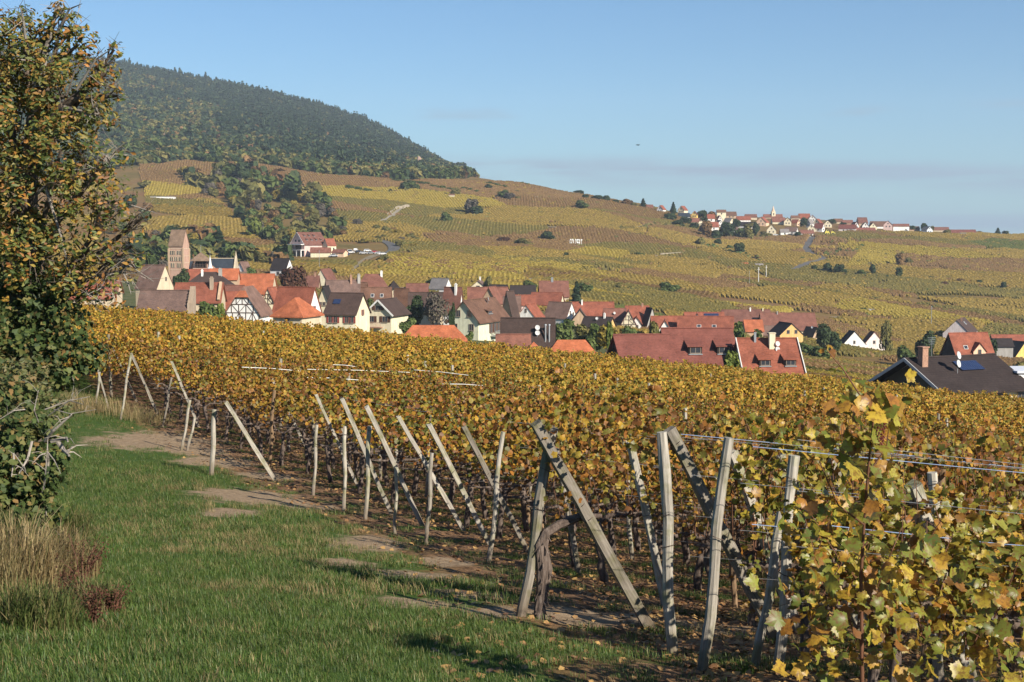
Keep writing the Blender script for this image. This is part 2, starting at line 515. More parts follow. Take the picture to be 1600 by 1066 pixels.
def forest_y(px):                                   # distance at which the wood on the mountain begins
    return np.interp(px, [-1200, 0, 200, 300, 420, 520, 640, 700, 740, 760], [1100, 1150, 1270, 1330, 1340, 1310, 1320, 1370, 1550, 9000])
def sstep(a, b, v):
    t = np.clip((v - a) / (b - a), 0, 1); return t * t * (3 - 2 * t)
def in_village(px, y):
    far = np.interp(px, [-400, 0, 180, 330, 420, 520, 640, 760, 900, 960, 1100, 1222, 1246, 1330, 1400, 1450, 1700],
                    [520, 520, 515, 500, 455, 430, 440, 470, 480, 400, 400, 395, 118, 118, 118, 118, 118])
    return (y > 112) & (y < far)
def build_ground():
    ys = np.concatenate([np.arange(-30, 2, 2.0), np.arange(2, 60, 0.4), np.exp(np.arange(math.log(60), math.log(4990), 0.0165))])
    nc = 380
    t = np.linspace(-1, 1, nc)
    Y = np.repeat(ys[:, None], nc, 1)
    X = t[None] * (0.56 * np.maximum(Y, 0) + 34)
    Z = H(X, Y)
    nr = len(ys)
    soft = np.clip(1 - (Y - 50) / 30, 0, 1)
    ex = edge_x(Y)
    in_vine = sstep(-1.9, -0.4, X - soil_x(Y)) * (Y < 118)
    # clods and worn ground between the rows, soft swells on the grass
    rough = (np.sin(X * 5.1 + 2 * np.sin(Y * 3.3)) * np.sin(Y * 4.7 + 1.7 * np.sin(X * 2.9))) * 0.025
    Z = Z + soft * rough * (0.4 + in_vine)
    idx = np.arange(nr * nc).reshape(nr, nc)
    Fc = np.stack([idx[:-1, :-1], idx[:-1, 1:], idx[1:, 1:], idx[1:, :-1]], 2).reshape(-1, 4)
    me = mesh_np('ground', np.stack([X, Y, Z], 2).reshape(-1, 3), Fc, [ground_material()], None, True)
    px = CX + F * X / np.maximum(Y, 1)
    wb = bare_w(X, Y) * (Y < 60)
    grass = (1 - in_vine) * np.clip(1 - (Y - 60) / 20, 0, 1)
    # grass also grows in the alleys between vine rows
    alley = 0.5 * (0.5 + 0.5 * np.cos((Y - 8.6 - 0.2126 * (X - ex)) / 1.6 * 2 * pi + pi)) * in_vine * (Y < 60)
    soil = in_vine * np.clip(1 - (Y - 108) / 12, 0, 1)
    vil = (in_village(px, Y) * np.clip((Y - 112) / 10, 0, 1))
    fo = sstep(-30, 30, Y - forest_y(px))
    for nm, a in (('w_grass', np.maximum(grass, alley)), ('w_soil', soil), ('w_bare', wb), ('w_village', vil), ('w_forest', fo)):
        at_ = me.attributes.new(nm, 'FLOAT', 'POINT'); at_.data.foreach_set('value', a.astype(np.float32).ravel())
    return tag(obj('ground', me), kind='structure')
build_ground()

# ------------------------------------------------------------------ roads, tracks and pale banks on the slope
def ribbon(name, pts, width, mat, lift=0.35, kind='structure'):
    P = [ground(*p) for p in pts]
    Q = []
    for a, b in zip(P[:-1], P[1:]):
        n = max(2, int((b - a).length / 8))
        Q += [a.lerp(b, i / n) for i in range(n)]
    Q.append(P[-1])
    for _ in range(3):
        Q = [Q[0]] + [(Q[i - 1] + Q[i] * 2 + Q[i + 1]) / 4 for i in range(1, len(Q) - 1)] + [Q[-1]]
    V, n = [], len(Q)
    for i, p in enumerate(Q):
        d = Q[min(i + 1, n - 1)] - Q[max(i - 1, 0)]; d.z = 0; d.normalize()
        s = Vector((d.y, -d.x, 0)) * (width / 2)
        for k in (-1, -0.33, 0.33, 1):
            q = p + s * k
            V.append((q.x, q.y, h1(q.x, q.y) + lift))
    fs = [(4 * i + k, 4 * i + k + 1, 4 * i + k + 5, 4 * i + k + 4) for i in range(n - 1) for k in range(3)]
    return tag(obj(name, mesh_np(name, V, np.array(fs), [mat])), kind=kind)
ASPH = plain('asphalt', (0.105, 0.10, 0.095), 0.9, 0.15, 0.2)
TRACK = plain('track_earth', (0.20, 0.16, 0.10), 0.95, 0.25, 0.15)
TRACK2 = plain('track_gravel', (0.27, 0.235, 0.18), 0.95, 0.2, 0.15)
ROADS = []
def road(name, pts, w, mat, lift=0.35):
    ROADS.append(([ground(*p) for p in pts], w))
    return ribbon(name, pts, w, mat, lift)
road('road', [(600, 398), (618, 392), (614, 383), (600, 377), (588, 375)], 7, ASPH)
road('track', [(548, 428), (562, 412), (600, 399)], 4, TRACK)
road('road', [(1238, 424), (1262, 413), (1280, 409), (1290, 404), (1276, 400), (1262, 395), (1258, 388), (1264, 380), (1270, 371)], 6.5, ASPH)
road('road', [(1290, 405), (1320, 408), (1360, 413), (1410, 417), (1470, 420)], 3.5, ASPH)
road('track', [(800, 444), (835, 436), (870, 430), (920, 424), (960, 421)], 3.5, TRACK2)
road('track', [(596, 348), (610, 340), (622, 330), (640, 325)], 5, TRACK2)
road('track', [(700, 279), (670, 280), (640, 283), (600, 285)], 5, TRACK)
road('track', [(540, 298), (640, 297), (700, 301), (760, 311), (830, 318), (930, 331)], 5, TRACK)
road('track', [(800, 352), (860, 356), (930, 360), (1000, 357), (1060, 352)], 5, TRACK)
road('track', [(1010, 402), (1060, 397), (1075, 396)], 6, TRACK2)
road('track', [(640, 373), (760, 372), (880, 379), (1000, 381)], 4, TRACK)
road('track', [(1300, 497), (1400, 488), (1500, 480), (1600, 478)], 2.2, TRACK)
road('track', [(545, 420), (640, 428), (760, 440)], 3, TRACK)
road('track', [(250, 316), (300, 318), (345, 322)], 5, TRACK)
road('track', [(980, 412), (1100, 416), (1200, 424), (1300, 430)], 4, TRACK)
def road_dist(x, y):
    d = np.full(np.shape(x), 1e9)
    for P, w in ROADS:
        for a, b in zip(P[:-1], P[1:]):
            ax, ay, bx, by = a.x, a.y, b.x, b.y
            L2 = (bx - ax) ** 2 + (by - ay) ** 2 + 1e-6
            t = np.clip(((x - ax) * (bx - ax) + (y - ay) * (by - ay)) / L2, 0, 1)
            d = np.minimum(d, np.hypot(x - ax - t * (bx - ax), y - ay - t * (by - ay)) - w / 2)
    return d

# ------------------------------------------------------------------ grass on the headland
def blade_tuft(name, n, hmin, hmax, rad, width, mat, lean=0.5):
    V, Fc = [], []
    for i in range(n):
        a = random.uniform(0, 2 * pi); r = rad * sqrt(random.random()); b = random.uniform(0, 2 * pi)
        hgt = random.uniform(hmin, hmax); l = random.uniform(0.1, lean) * hgt; w = width * random.uniform(0.7, 1.2)
        x, y = r * cos(a), r * sin(a); dx, dy = cos(b) * l, sin(b) * l; c, s = -sin(b) * w, cos(b) * w
        k = len(V)
        V += [(x - c, y - s, -0.02), (x + c, y + s, -0.02), (x + dx * .45 + c * .8, y + dy * .45 + s * .8, hgt * .62), (x + dx * .45 - c * .8, y + dy * .45 - s * .8, hgt * .62), (x + dx, y + dy, hgt)]
        Fc += [(k, k + 1, k + 2), (k, k + 2, k + 3), (k + 3, k + 2, k + 4)]
    return mesh_np(name, V, np.array(Fc), [mat])
GRASS = leafmat('grass_blade', [(0.0, (0.036, 0.08, 0.014)), (0.4, (0.066, 0.122, 0.021)), (0.76, (0.112, 0.16, 0.034)), (0.93, (0.185, 0.18, 0.062)), (1.0, (0.27, 0.23, 0.085))],
                0.28, 0.45, (0.075, 0.115, 0.025), 0.3, 0.5, 0.35)
STRAW = leafmat('dry_grass', [(0.0, (0.24, 0.17, 0.08)), (0.6, (0.36, 0.27, 0.14)), (1.0, (0.16, 0.12, 0.05))], 0.5, 0.4, (0.15, 0.14, 0.05), 0.25, 0.7, 0.15)
def build_grass():
    P = []
    for y0, y1, dens, sc in ((7.5, 13, 150, 1.0), (13, 20, 90, 1.25), (20, 30, 46, 1.6), (30, 48, 20, 2.1)):
        x0, x1 = -0.42 * y1 - 1, 3.2
        n = int((x1 - x0) * (y1 - y0) * dens)
        x = rng.uniform(x0, x1, n); y = rng.uniform(y0, y1, n)
        ex = edge_x(y)
        into = x - soil_x(y)
        row = np.abs(((y - 8.6 - 0.2126 * (x - ex)) / 1.6 + 0.5) % 1 - 0.5)
        keep = np.where(into < 0, rng.random(n) < 0.97 - 0.86 * np.clip((into + 2.0 + 0.6 * np.sin(y * 2.1 + np.sin(x * 3))) / 1.3, 0, 1), rng.random(n) < 0.3 * (row > 0.33))
        keep &= rng.random(n) > bare_w(x, y) * (1.35 + 0.5 * np.sin(x * 3.1 + 2 * np.sin(y * 2.3)) * np.sin(y * 2.9))
        keep &= (np.abs(x / y) < 0.42)
        P.append(np.stack([x, y, np.full(n, sc)], 1)[keep])
    # alleys further right between the rows
    n = 26000
    y = rng.uniform(8, 40, n); x = edge_x(y) + rng.uniform(0, 1, n) * (0.42 * y + 4)
    row = np.abs(((y - 8.6 - 0.2126 * (x - edge_x(y))) / 1.6 + 0.5) % 1 - 0.5)
    k = (row > 0.34) & (rng.random(n) < 0.3)
    P.append(np.stack([x, y, np.full(n, 1.5)], 1)[k])
    P = np.concatenate(P)
    n = len(P)
    cell = np.sin(P[:, 0] * 1.1 + 1.3 * np.sin(P[:, 1] * 0.7)) * np.sin(P[:, 1] * 0.9 + 1.1 * np.sin(P[:, 0] * 0.8))
    dry = np.clip(0.06 + 0.32 * (cell > 0.55) + 0.35 * bare_w(P[:, 0] * 1, P[:, 1] * 1), 0, 0.7)
    dry += 0.35 * np.exp(-(((P[:, 0] + 3.6) / 2.2) ** 2 + ((P[:, 1] - 17.5) / 1.3) ** 2))
    k = np.where(rng.random(n) < dry, 2, rng.integers(0, 2, n))
    protos = [blade_tuft('tuft_a', 46, 0.018, 0.055, 0.11, 0.0021, GRASS, 1.3), blade_tuft('tuft_b', 46, 0.02, 0.07, 0.12, 0.0021, GRASS, 1.2),
              blade_tuft('tuft_c', 22, 0.02, 0.085, 0.11, 0.0017, STRAW, 1.4)]
    pts = []
    for i in range(3):
        q = P[k == i]
        z = H(q[:, 0], q[:, 1])
        lush = 0.75 + 0.5 * (0.5 + 0.5 * np.sin(q[:, 0] * 0.9 + 2) * np.sin(q[:, 1] * 0.55))
        pts.append((np.stack([q[:, 0], q[:, 1], z], 1), np.stack([np.zeros(len(q)), np.zeros(len(q)), rng.uniform(0, 6.28, len(q))], 1),
                    (0.7 + 0.45 * q[:, 2] * 0.75) * lush * rng.uniform(0.75, 1.25, len(q))))
    gn_scatter('grass', protos, pts, 'short green grass covering the headland beside the vine rows', 'grass')
build_grass()
def build_litter():
    mat = leafmat('fallen_leaf', [(0, (0.20, 0.10, 0.045)), (0.5, (0.30, 0.17, 0.07)), (0.85, (0.42, 0.26, 0.09)), (1, (0.12, 0.06, 0.03))], 0.3, 0.2, (0.2, 0.1, 0.05), 0.1)
    tv = np.array([(-.5, -.4, .0), (.5, -.35, .15), (.6, .3, 0.02), (0, .65, .22), (-.55, .3, .05)]) * 0.042
    me = mesh_np('dead_leaf', tv, [np.array([(0, 1, 2), (0, 2, 3), (0, 3, 4)])], [mat])
    n = 34000
    y = 8 + 34 * rng.random(n) ** 1.3
    x = edge_x(y) - 2.2 + rng.random(n) * (0.45 * y + 3)
    into = x - edge_x(y)
    k = (rng.random(n) < np.where(into < -0.3, 0.22, 1)) & (np.abs(x / y) < 0.42)
    x, y = x[k], y[k]
    n = len(x)
    gn_scatter('fallen_leaves', [me], [(np.stack([x, y, H(x, y) + 0.015], 1), np.stack([rng.uniform(-.5, .5, n), rng.uniform(-.5, .5, n), rng.uniform(0, 6.28, n)], 1), rng.uniform(0.7, 1.5, n))],
               'brown fallen vine leaves scattered over the bare soil under the vines', 'fallen leaves')
build_litter()

# ================================================================== the near vineyard
TH = R(12.0)
RD = Vector((cos(TH), sin(TH), 0))
VSTOPS = [(0.0, (0.06, 0.095, 0.02)), (0.2, (0.16, 0.185, 0.032)), (0.36, (0.36, 0.285, 0.036)), (0.52, (0.54, 0.325, 0.036)),
          (0.66, (0.42, 0.17, 0.027)), (0.84, (0.24, 0.095, 0.028)), (1.0, (0.10, 0.048, 0.022))]
VLEAF = leafmat('vine_leaf', VSTOPS, 0.11, 0.38, (0.36, 0.18, 0.034), 0.4, 0.5, 0.35, mottle=0.6)
GSTOPS = [(0.0, (0.075, 0.12, 0.024)), (0.3, (0.19, 0.235, 0.037)), (0.52, (0.37, 0.335, 0.044)), (0.72, (0.54, 0.37, 0.045)), (0.88, (0.42, 0.17, 0.03)), (1.0, (0.15, 0.07, 0.028))]
GLEAF = leafmat('vine_leaf_green', GSTOPS, 0.9, 0.3, (0.34, 0.26, 0.045), 0.42, 0.42, 0.4, mottle=0.75)
FSTOPS = [(0.0, (0.11, 0.12, 0.025)), (0.22, (0.27, 0.215, 0.035)), (0.45, (0.54, 0.335, 0.042)), (0.74, (0.43, 0.20, 0.034)), (1.0, (0.17, 0.075, 0.026))]
FLEAF = leafmat('vine_leaf_far', FSTOPS, 0.035, 0.45, (0.25, 0.20, 0.036), 0.3, 0.6, 0.2)
BARK = Mat('vine_bark')
BARK.color(BARK.ramp(BARK.noise(BARK.coord('Object', (14, 14, 2.5)), 2.0, 6, 0.7), [(0.3, (0.055, 0.04, 0.032)), (0.55, (0.14, 0.105, 0.085)), (0.75, (0.26, 0.22, 0.19))]))
BARK.rough(0.95); BARK.bump(BARK.noise(BARK.coord('Object', (22, 22, 3)), 2.0, 5, 0.7), 0.9, 0.02); BARK = BARK.m
CANE = plain('vine_cane', (0.12, 0.055, 0.03), 0.7, 0.4, 6)

def fan(rim, cup, fold):
    V = [(0, 0.0, 0.02)]
    for a, r in rim:
        x, y = r * cos(R(a)), r * sin(R(a))
        V.append((x, y, -cup * r * r + fold * abs(x)))
    n = len(rim)
    return np.array(V), np.array([(0, 1 + i, 1 + (i + 1) % n) for i in range(n)])
_half = [(-74, .42), (-50, .74), (-28, .68), (-12, .62), (6, .82), (22, .92), (38, .80), (54, .68), (70, .86)]
_rim = _half + [(90, 1.0)] + [(180 - a, r) for a, r in reversed(_half)]
def _serrate(rim, amp):
    out = []
    for (a, r), (b, q) in zip(rim, rim[1:] + [(rim[0][0] + 360, rim[0][1])]):
        out.append((a, r * (1 + amp)))
        if b - a < 60: out.append(((a + b) / 2 + random.uniform(-3, 3), (r + q) / 2 * (1 - amp * random.uniform(.6, 1.4))))
    return out
_rim = _serrate(_rim, .065)
LEAF_HI = [fan(_rim, c, f) for c, f in ((0.30, 0.22), (0.05, 0.45), (-0.30, 0.05), (0.55, -0.18))]
LEAF_MID = fan([(-60, .7), (-5, .8), (35, .85), (90, 1.0), (145, .85), (185, .8), (240, .7)], 0.2, 0.2)
LEAF_LO = (np.array([(-.8, -.5, .12), (0, -.55, -.1), (0, .95, -.12), (-.75, .45, .15), (.8, -.5, .1), (.75, .45, .12)]), np.array([(0, 1, 2, 3), (1, 4, 5, 2)]))

def foliage_pts(n, zlo=0.80, zhi=1.92, half=0.62, thick=0.20, shoots=5, sparse=0.0):
    """leaf centres and facing of one vine's curtain of leaves"""
    x = rng.uniform(-half, half, n)
    t = rng.beta(1.5, 1.05, n)
    z = zlo + (zhi - zlo) * t + 0.10 * np.sin(x * 7 + rng.uniform(0, 6)) 
    wd = thick * (0.55 + 0.75 * np.sin(np.clip(t, 0, 1) * pi * 0.85 + 0.35))
    y = np.sign(rng.uniform(-1, 1, n)) * np.abs(rng.normal(0.75, 0.42, n)) * wd
    for s in range(shoots):
        k = rng.integers(0, n, max(4, n // 34))
        cx, cy = rng.uniform(-half, half), rng.uniform(-.2, .2)
        tt = np.linspace(0, 1, len(k))
        x[k] = cx + tt * rng.uniform(-.25, .25) + rng.normal(0, .035, len(k))
        y[k] = cy + tt * rng.uniform(-.25, .25) + rng.normal(0, .035, len(k))
        z[k] = zhi - 0.12 + tt * rng.uniform(0.18, 0.42)
    if sparse:
        keep = rng.random(n) > sparse * (z < zlo + 0.5)
        x, y, z = x[keep], y[keep], z[keep]
    m = len(x)
    N = np.stack([rng.normal(0, .45, m), np.sign(y) * rng.uniform(.15, 1.0, m) + rng.normal(0, .35, m), rng.uniform(-.15, 1.0, m)], 1)
    return np.stack([x, y, z], 1), N
def leaf_mesh(name, P, N, templ, size, mat):
    if not isinstance(templ, list): templ = [templ]
    n = len(P); k = rng.integers(0, len(templ), n); Vs, Fs, b = [], [], 0
    for i, (tv, tf) in enumerate(templ):
        s = k == i
        if not s.any(): continue
        V, Fc = stamp(tv, tf, P[s], rot_mats(int(s.sum()), 0, N[s]), size * rng.uniform(.6, 1.25, int(s.sum())))
        Vs.append(V); Fs.append(Fc + b); b += len(V)
    return mesh_np(name, np.concatenate(Vs), [np.concatenate(Fs)], [mat], None, False)
def trunk_mesh(name, detail=True):
    b = MB()
    lean = random.uniform(-.12, .12); side = random.choice((-1, 1))
    pts = [(0, 0, -0.1)]
    n = 7 if detail else 4
    for i in range(1, n + 1):
        t = i / n
        pts.append((lean * t + random.uniform(-.03, .03), random.uniform(-.035, .035), 0.78 * t))
    rad = [0.052] + [0.047 * random.uniform(.75, 1.25) for _ in range(n - 1)] + [0.05]
    sd = 8 if detail else 5
    b.tube(pts, rad, sd, 0, True, 0.22 if detail else .1)
    top = Vector(pts[-1])
    for s in (side, -side):
        arm = [top + Vector((0, 0, -.03)), top + Vector((s * .16, random.uniform(-.05, .05), .07)), top + Vector((s * .36, random.uniform(-.04, .04), .06)), top + Vector((s * .58, 0, .10))]
        b.tube(arm, [.038, .03, .022, .012], sd - 1, 0, True, 0.2)
    return b.mesh(name, BARK, True)
def cane_mesh(name, n, zhi):
    b = MB()
    for i in range(n):
        x = random.uniform(-.55, .55); y = random.uniform(-.1, .1)
        p = [(x, 0, .82)]
        for t in (.35, .7, 1):
            p.append((x + random.uniform(-.12, .12), y * t * 2 + random.uniform(-.07, .07), .82 + (zhi - .72) * t * random.uniform(.85, 1.1)))
        b.tube(p, [.006, .005, .004, .0025], 4, 0, False)
    for i in range(n // 2):
        x = random.uniform(-.5, .5); a = random.uniform(-1, 1)
        b.tube([(x, 0, .9), (x + a * .25, random.uniform(-.2, .2), 1.0), (x + a * .5, random.uniform(-.3, .3), .8)], [.005, .004, .002], 4, 0, False)
    return b.mesh(name, CANE)
V_HI = [leaf_mesh('foliage', *foliage_pts(560, sparse=.6), LEAF_HI, 0.040, VLEAF) for _ in range(6)]
V_END = [leaf_mesh('foliage', *foliage_pts(330, .95, 1.9, .55, .2, 3, .5), LEAF_MID, 0.047, VLEAF) for _ in range(3)]
V_GR = [leaf_mesh('foliage', *foliage_pts(440, sparse=.35), LEAF_HI, 0.049, GLEAF) for _ in range(3)]
V_MID = [leaf_mesh('foliage', *foliage_pts(760, sparse=.4), LEAF_MID, 0.041, VLEAF) for _ in range(6)]
T_HI = [trunk_mesh('trunk') for _ in range(5)]
T_LO = [trunk_mesh('trunk', False) for _ in range(3)]
C_HI = [cane_mesh('cane', 16, 1.9) for _ in range(4)]

ROW0, ROWSTEP, VSTEP = 8.6, 1.6, 1.12
vines = []
for r in range(0, 62):
    y0 = ROW0 + ROWSTEP * r
    x0 = float(edge_x(y0))
    left = x0 + (0.35 if y0 > 16 else (1.2 if r else 0.7)) if y0 < 47 else -0.44 * y0
    nv = int((0.45 * y0 + 6 - left) / (VSTEP * cos(TH)))
    for i in range(nv):
        s = (left - x0) + i * VSTEP + random.uniform(-.08, .08)
        x, y = x0 + s * cos(TH), y0 + s * sin(TH)
        if y > 102 or y < 7: continue
        px = CX + F * x / y
        vines.append((y, x, px, r, i))
inview = sorted([v for v in vines if -60 < v[2] < 1680 and v[4] >= 0], key=lambda v: math.hypot(v[0], v[1]))
SINGLE = inview[:300]
single = set(SINGLE)
ORD = ['first', 'second', 'third', 'fourth', 'fifth', 'sixth', 'seventh', 'eighth', 'ninth', 'tenth', 'eleventh', 'twelfth', 'thirteenth',
       'fourteenth', 'fifteenth', 'sixteenth', 'seventeenth', 'eighteenth', 'nineteenth', 'twentieth']
LEAFV = [mesh_np('leaf', tv * 0.046, [tf], [GLEAF]) for tv, tf in LEAF_HI]
def leaf_objects(root, P, N, size=1.0):
    M = rot_mats(len(P), 0, N)
    for i in range(len(P)):
        o = bpy.data.objects.new('leaf', LEAFV[i % 4])
        m4 = Matrix(M[i].tolist()).to_4x4()
        s = size * random.uniform(.65, 1.25)
        o.matrix_local = Matrix.Translation(P[i].tolist()) @ m4 @ Matrix.Scale(s, 4)
        o.parent = root
        COL.objects.link(o)
nleafy = 0
for j, (y, x, px, r, i) in enumerate(SINGLE):
    z = h1(x, y)
    o = empty('grapevine', (x, y, z - 0.02), TH + random.uniform(-.06, .06) + (pi if random.random() < .5 else 0))
    if i == 0 and r < 14:
        tag(o, 'gnarled grapevine at the grass end of the %s row counted from the right foreground' % ORD[r], 'grapevine', 'grapevines along the trellis rows')
    else:
        tag(o, 'grapevine with gold and brown autumn leaves within the trellis rows', 'grapevine', 'grapevines along the trellis rows')
    dist = math.hypot(x, y)
    near = dist < 17
    obj('trunk', random.choice(T_HI if near else T_LO), o)
    if near: obj('cane', random.choice(C_HI), o).scale = (1, 1, .72 if r == 0 else .8 if r == 1 else 1)
    sc = random.uniform(.92, 1.08)
    if r == 0: sc *= 0.72
    if r == 1: sc *= 0.82
    if nleafy < 6 and dist < 12.5 and px > 1150:
        nleafy += 1
        f = obj('foliage', random.choice(V_GR), o); f['kind'] = 'stuff'; f.scale = (1, .8, sc * .95)
        leaf_objects(o, *foliage_pts(298, 0.45, 1.72 * sc, sparse=.15))
        continue
    if near:
        f = obj('foliage', random.choice(V_GR if (px > 1250 and dist < 12) or random.random() < .12 else V_HI), o)
    else:
        f = obj('foliage', random.choice(V_END if i == 0 else V_MID), o)
    f.scale = (1, random.uniform(.85, 1.25), sc)
    f['kind'] = 'stuff'

# the vines beyond the first three hundred: one mass
def far_vines():
    protos, pts = [], []
    rest = [v for v in vines if v not in single]
    mid = [v for v in rest if v[0] < 48]; far = [v for v in rest if v[0] >= 48]
    for grp, nvar, n, templ, size, mat in ((mid, 4, 720, LEAF_MID, 0.043, VLEAF), (far, 5, 440, LEAF_LO, 0.062, FLEAF)):
        ids = np.array([random.randrange(nvar) for _ in grp])
        for k in range(nvar):
            P, N = foliage_pts(n)
            protos.append(leaf_mesh('canopy', P, N, templ, size, mat))
            g = [v for v, q in zip(grp, ids) if q == k]
            x = np.array([v[1] for v in g]); y = np.array([v[0] for v in g])
            m = len(g)
            pts.append((np.stack([x, y, H(x, y)], 1), np.stack([np.zeros(m), np.zeros(m), TH + rng.uniform(-.12, .12, m) + pi * rng.integers(0, 2, m)], 1), rng.uniform(.9, 1.1, m)))
    gn_scatter('vine_canopy', protos, pts, 'gold and brown canopy of vine rows filling the slope towards the village', 'vines')
far_vines()

# ------------------------------------------------------------------ posts
WOOD = Mat('weathered_wood')
_c = WOOD.coord('Object', (16, 16, 1.1))
_g = WOOD.noise(_c, 2.2, 6, 0.65)
_w = WOOD.ramp(_g, [(0.28, (0.14, 0.125, 0.105)), (0.5, (0.32, 0.295, 0.255)), (0.75, (0.50, 0.47, 0.415))])
_l = WOOD.ramp(WOOD.noise(WOOD.coord('World'), 5.0, 4), [(0.48, (1, 1, 1)), (0.68, (0.62, 0.66, 0.44))])
_w = WOOD.mix(1.0, _w, _l, 'MULTIPLY')
_w = WOOD.mix(1.0, _w, WOOD.ramp(rnd(WOOD, 1, False), [(0, (0.62, 0.58, 0.54)), (0.4, (1.0, 0.98, 0.95)), (1, (1.3, 1.28, 1.24))]), 'MULTIPLY')
_sz = WOOD.N('ShaderNodeSeparateXYZ'); WOOD.L(WOOD.N('ShaderNodeTexCoord').outputs['Object'], _sz.inputs[0])
_ft = WOOD.math('ADD', _sz.outputs[2], WOOD.math('MULTIPLY', WOOD.noise(WOOD.coord('Object', (9, 9, 2)), 1.0, 4), 0.5))
_w = WOOD.mix(WOOD.ramp(_ft, [(0.25, (0.75, 0.75, 0.75)), (0.62, (0, 0, 0))]), _w, (0.12, 0.085, 0.055))       # soil stained foot
WOOD.color(_w); WOOD.rough(0.85); WOOD.bump(_g, 0.6, 0.012); WOOD = WOOD.m
BROWNWOOD = plain('brown_wood', (0.20, 0.13, 0.075), 0.85, 0.4, 3, 0, 0.4, 'Object', (10, 10, 1))
WIRE = plain('galvanised_wire', (0.42, 0.43, 0.45), 0.35, 0.1, 3, 0.9)
RUST = plain('rusty_wire', (0.10, 0.07, 0.055), 0.6, 0.3, 3, 0.6)
BLUE = plain('blue_twine', (0.20, 0.27, 0.42), 0.7, 0.2, 3)
GLINT = plain('glint_wire', (0.75, 0.74, 0.70), 0.4, 0.1, 3)  # sun glint on the wires put into a plain pale colour
def plane_pt(base, px, py):
    """point under a pixel in the upright plane that holds the row through `base`"""
    u, v = uv(px, py); d = Vector((u, 1, v)); n = Vector((-RD.y, RD.x, 0))
    return d * (n.dot(base) / n.dot(d))
def post(name, p0, p1, w, t, mat, label, cat, group, square=True):
    d = p1 - p0; L = d.length
    b = MB(); n = 6
    if square:
        for i in range(1):
            pts = [Vector((random.uniform(-.006, .006), random.uniform(-.006, .006), -0.25 + (L + 0.25) * k / n)) for k in range(n + 1)]
            base = len(b.v)
            for k, p in enumerate(pts):
                tw = 0.05 * math.sin(k * 1.3 + L * 7)
                for sx, sy in ((-1, -1), (-.55, -1.06), (.6, -1.05), (1, -.95), (1.03, .95), (.5, 1.05), (-.6, 1.04), (-1, .95)):
                    jj = random.uniform(.93, 1.07)
                    x, y = sx * w / 2 * jj, sy * t / 2 * jj
                    b.v.append((p.x + x * cos(tw) - y * sin(tw), p.y + x * sin(tw) + y * cos(tw), p.z + (random.uniform(-.02, .02) if k == n else 0)))
            for k in range(n):
                for q in range(8):
                    q2 = (q + 1) % 8
                    b.f.append([base + k * 8 + q, base + k * 8 + q2, base + (k + 1) * 8 + q2, base + (k + 1) * 8 + q]); b.m.append(0)
            b.f.append([base + n * 8 + q for q in range(8)]); b.m.append(0)
    else:
        pts = [(0.012 * math.sin(k * 1.1 + L * 5), 0.012 * math.cos(k * 1.7 + L * 3), -0.25 + (L + 0.25) * k / n) for k in range(n + 1)]
        b.tube(pts, [w / 2 * random.uniform(.92, 1.08) for _ in range(n + 1)], 9, 0, True, 0.05)
    o = b.build(name, mat, None, False)
    o.location = p0
    o.rotation_mode = 'QUATERNION'
    o.rotation_quaternion = d.to_track_quat('Z', 'Y')
    tag(o, label, cat, group)
    # wire wraps are part of the post
    for q in range(random.choice((1, 2, 2, 3))):
        zc = L * random.uniform(.45, .97); wb = MB()
        ring = [(cos(a) * (w * .56 + .004), sin(a) * ((t if square else w) * .58 + .004), zc + 0.015 * math.sin(a + q)) for a in np.linspace(0, 2 * pi, 11)]
        wb.tube(ring, [.0035] * 11, 4, 0, False)
        wb.build('wire_wrap', RUST, o)
    return o
BRACES = [  # top pixel, base pixel, width, from the right
    ((1428, 757), (1520, 1090), .12), ((1300, 712), (1372, 1010), .11), ((1219, 710), (1352, 1000), .10), ((1144, 706), (1250, 990), .11),
    ((1047, 671), (1214, 1004), .12), ((985, 690), (1042, 955), .085), ((838, 662), (1016, 983), .12), ((870, 702), (905, 898), .07),
    ((724, 666), (827, 866), .085), ((671, 664), (766, 854), .085), ((622, 650), (727, 833), .08), ((573, 635), (660, 822), .09),
    ((535, 624), (612, 805), .085), ((494, 617), (560, 762), .075), ((425, 592), (479, 701), .08), ((353, 629), (432, 754), .095),
    ((268, 565), (311, 668), .08), ((205, 552), (248, 651), .085), ((170, 530), (214, 628), .08), ((148, 560), (170, 640), .06)]
SLANT = ['thick slanted end post with rusty wire loop in the right foreground', 'slanted grey end post behind the tall vine shoot',
         'slanted grey end post just left of the tall vine shoot', 'slanted end post between the two leaning round stakes on the right',
         'broad slanted end post right of the straight pale upright stake', 'slanted end post half hidden in leaves left of the straight pale upright stake',
         'long bare slanted end post whose foot stands on the sunlit grass edge', 'short narrow slanted post right behind the gnarled foreground trunk',
         'slanted end post with notched top near the middle, beside a thin leaning stake', 'slanted end post with leaf shadows, second left of the thin leaning stake',
         'slanted end post with mottled shadows, third left of the thin leaning stake', 'slanted end post with broad pale top left of the vineyard middle',
         'slanted end post crossing a dark upright stake left of the broad topped one', 'slanted end post with its head wrapped in green leaves',
         'slanted end post beside the tall brown upright stake', 'long slanted end post right of the short pale upright post',
         'slanted end post deep in gold leaves near the left row ends', 'slanted end post meeting an upright in a peak at the far left',
         'slanted end post half under the ivy at the far left', 'leftmost slanted post under the overhanging tree']
P_BRACE = []
for (tp, bp, w), lb in zip(BRACES, SLANT):
    p0 = ground(*bp); p1 = plane_pt(p0, *tp)
    P_BRACE.append((p0, p1))
    w *= 1.05
    post('end_post', p0, p1, w, w * .75, WOOD, lb, 'end post', 'slanted end posts bracing the vine rows')
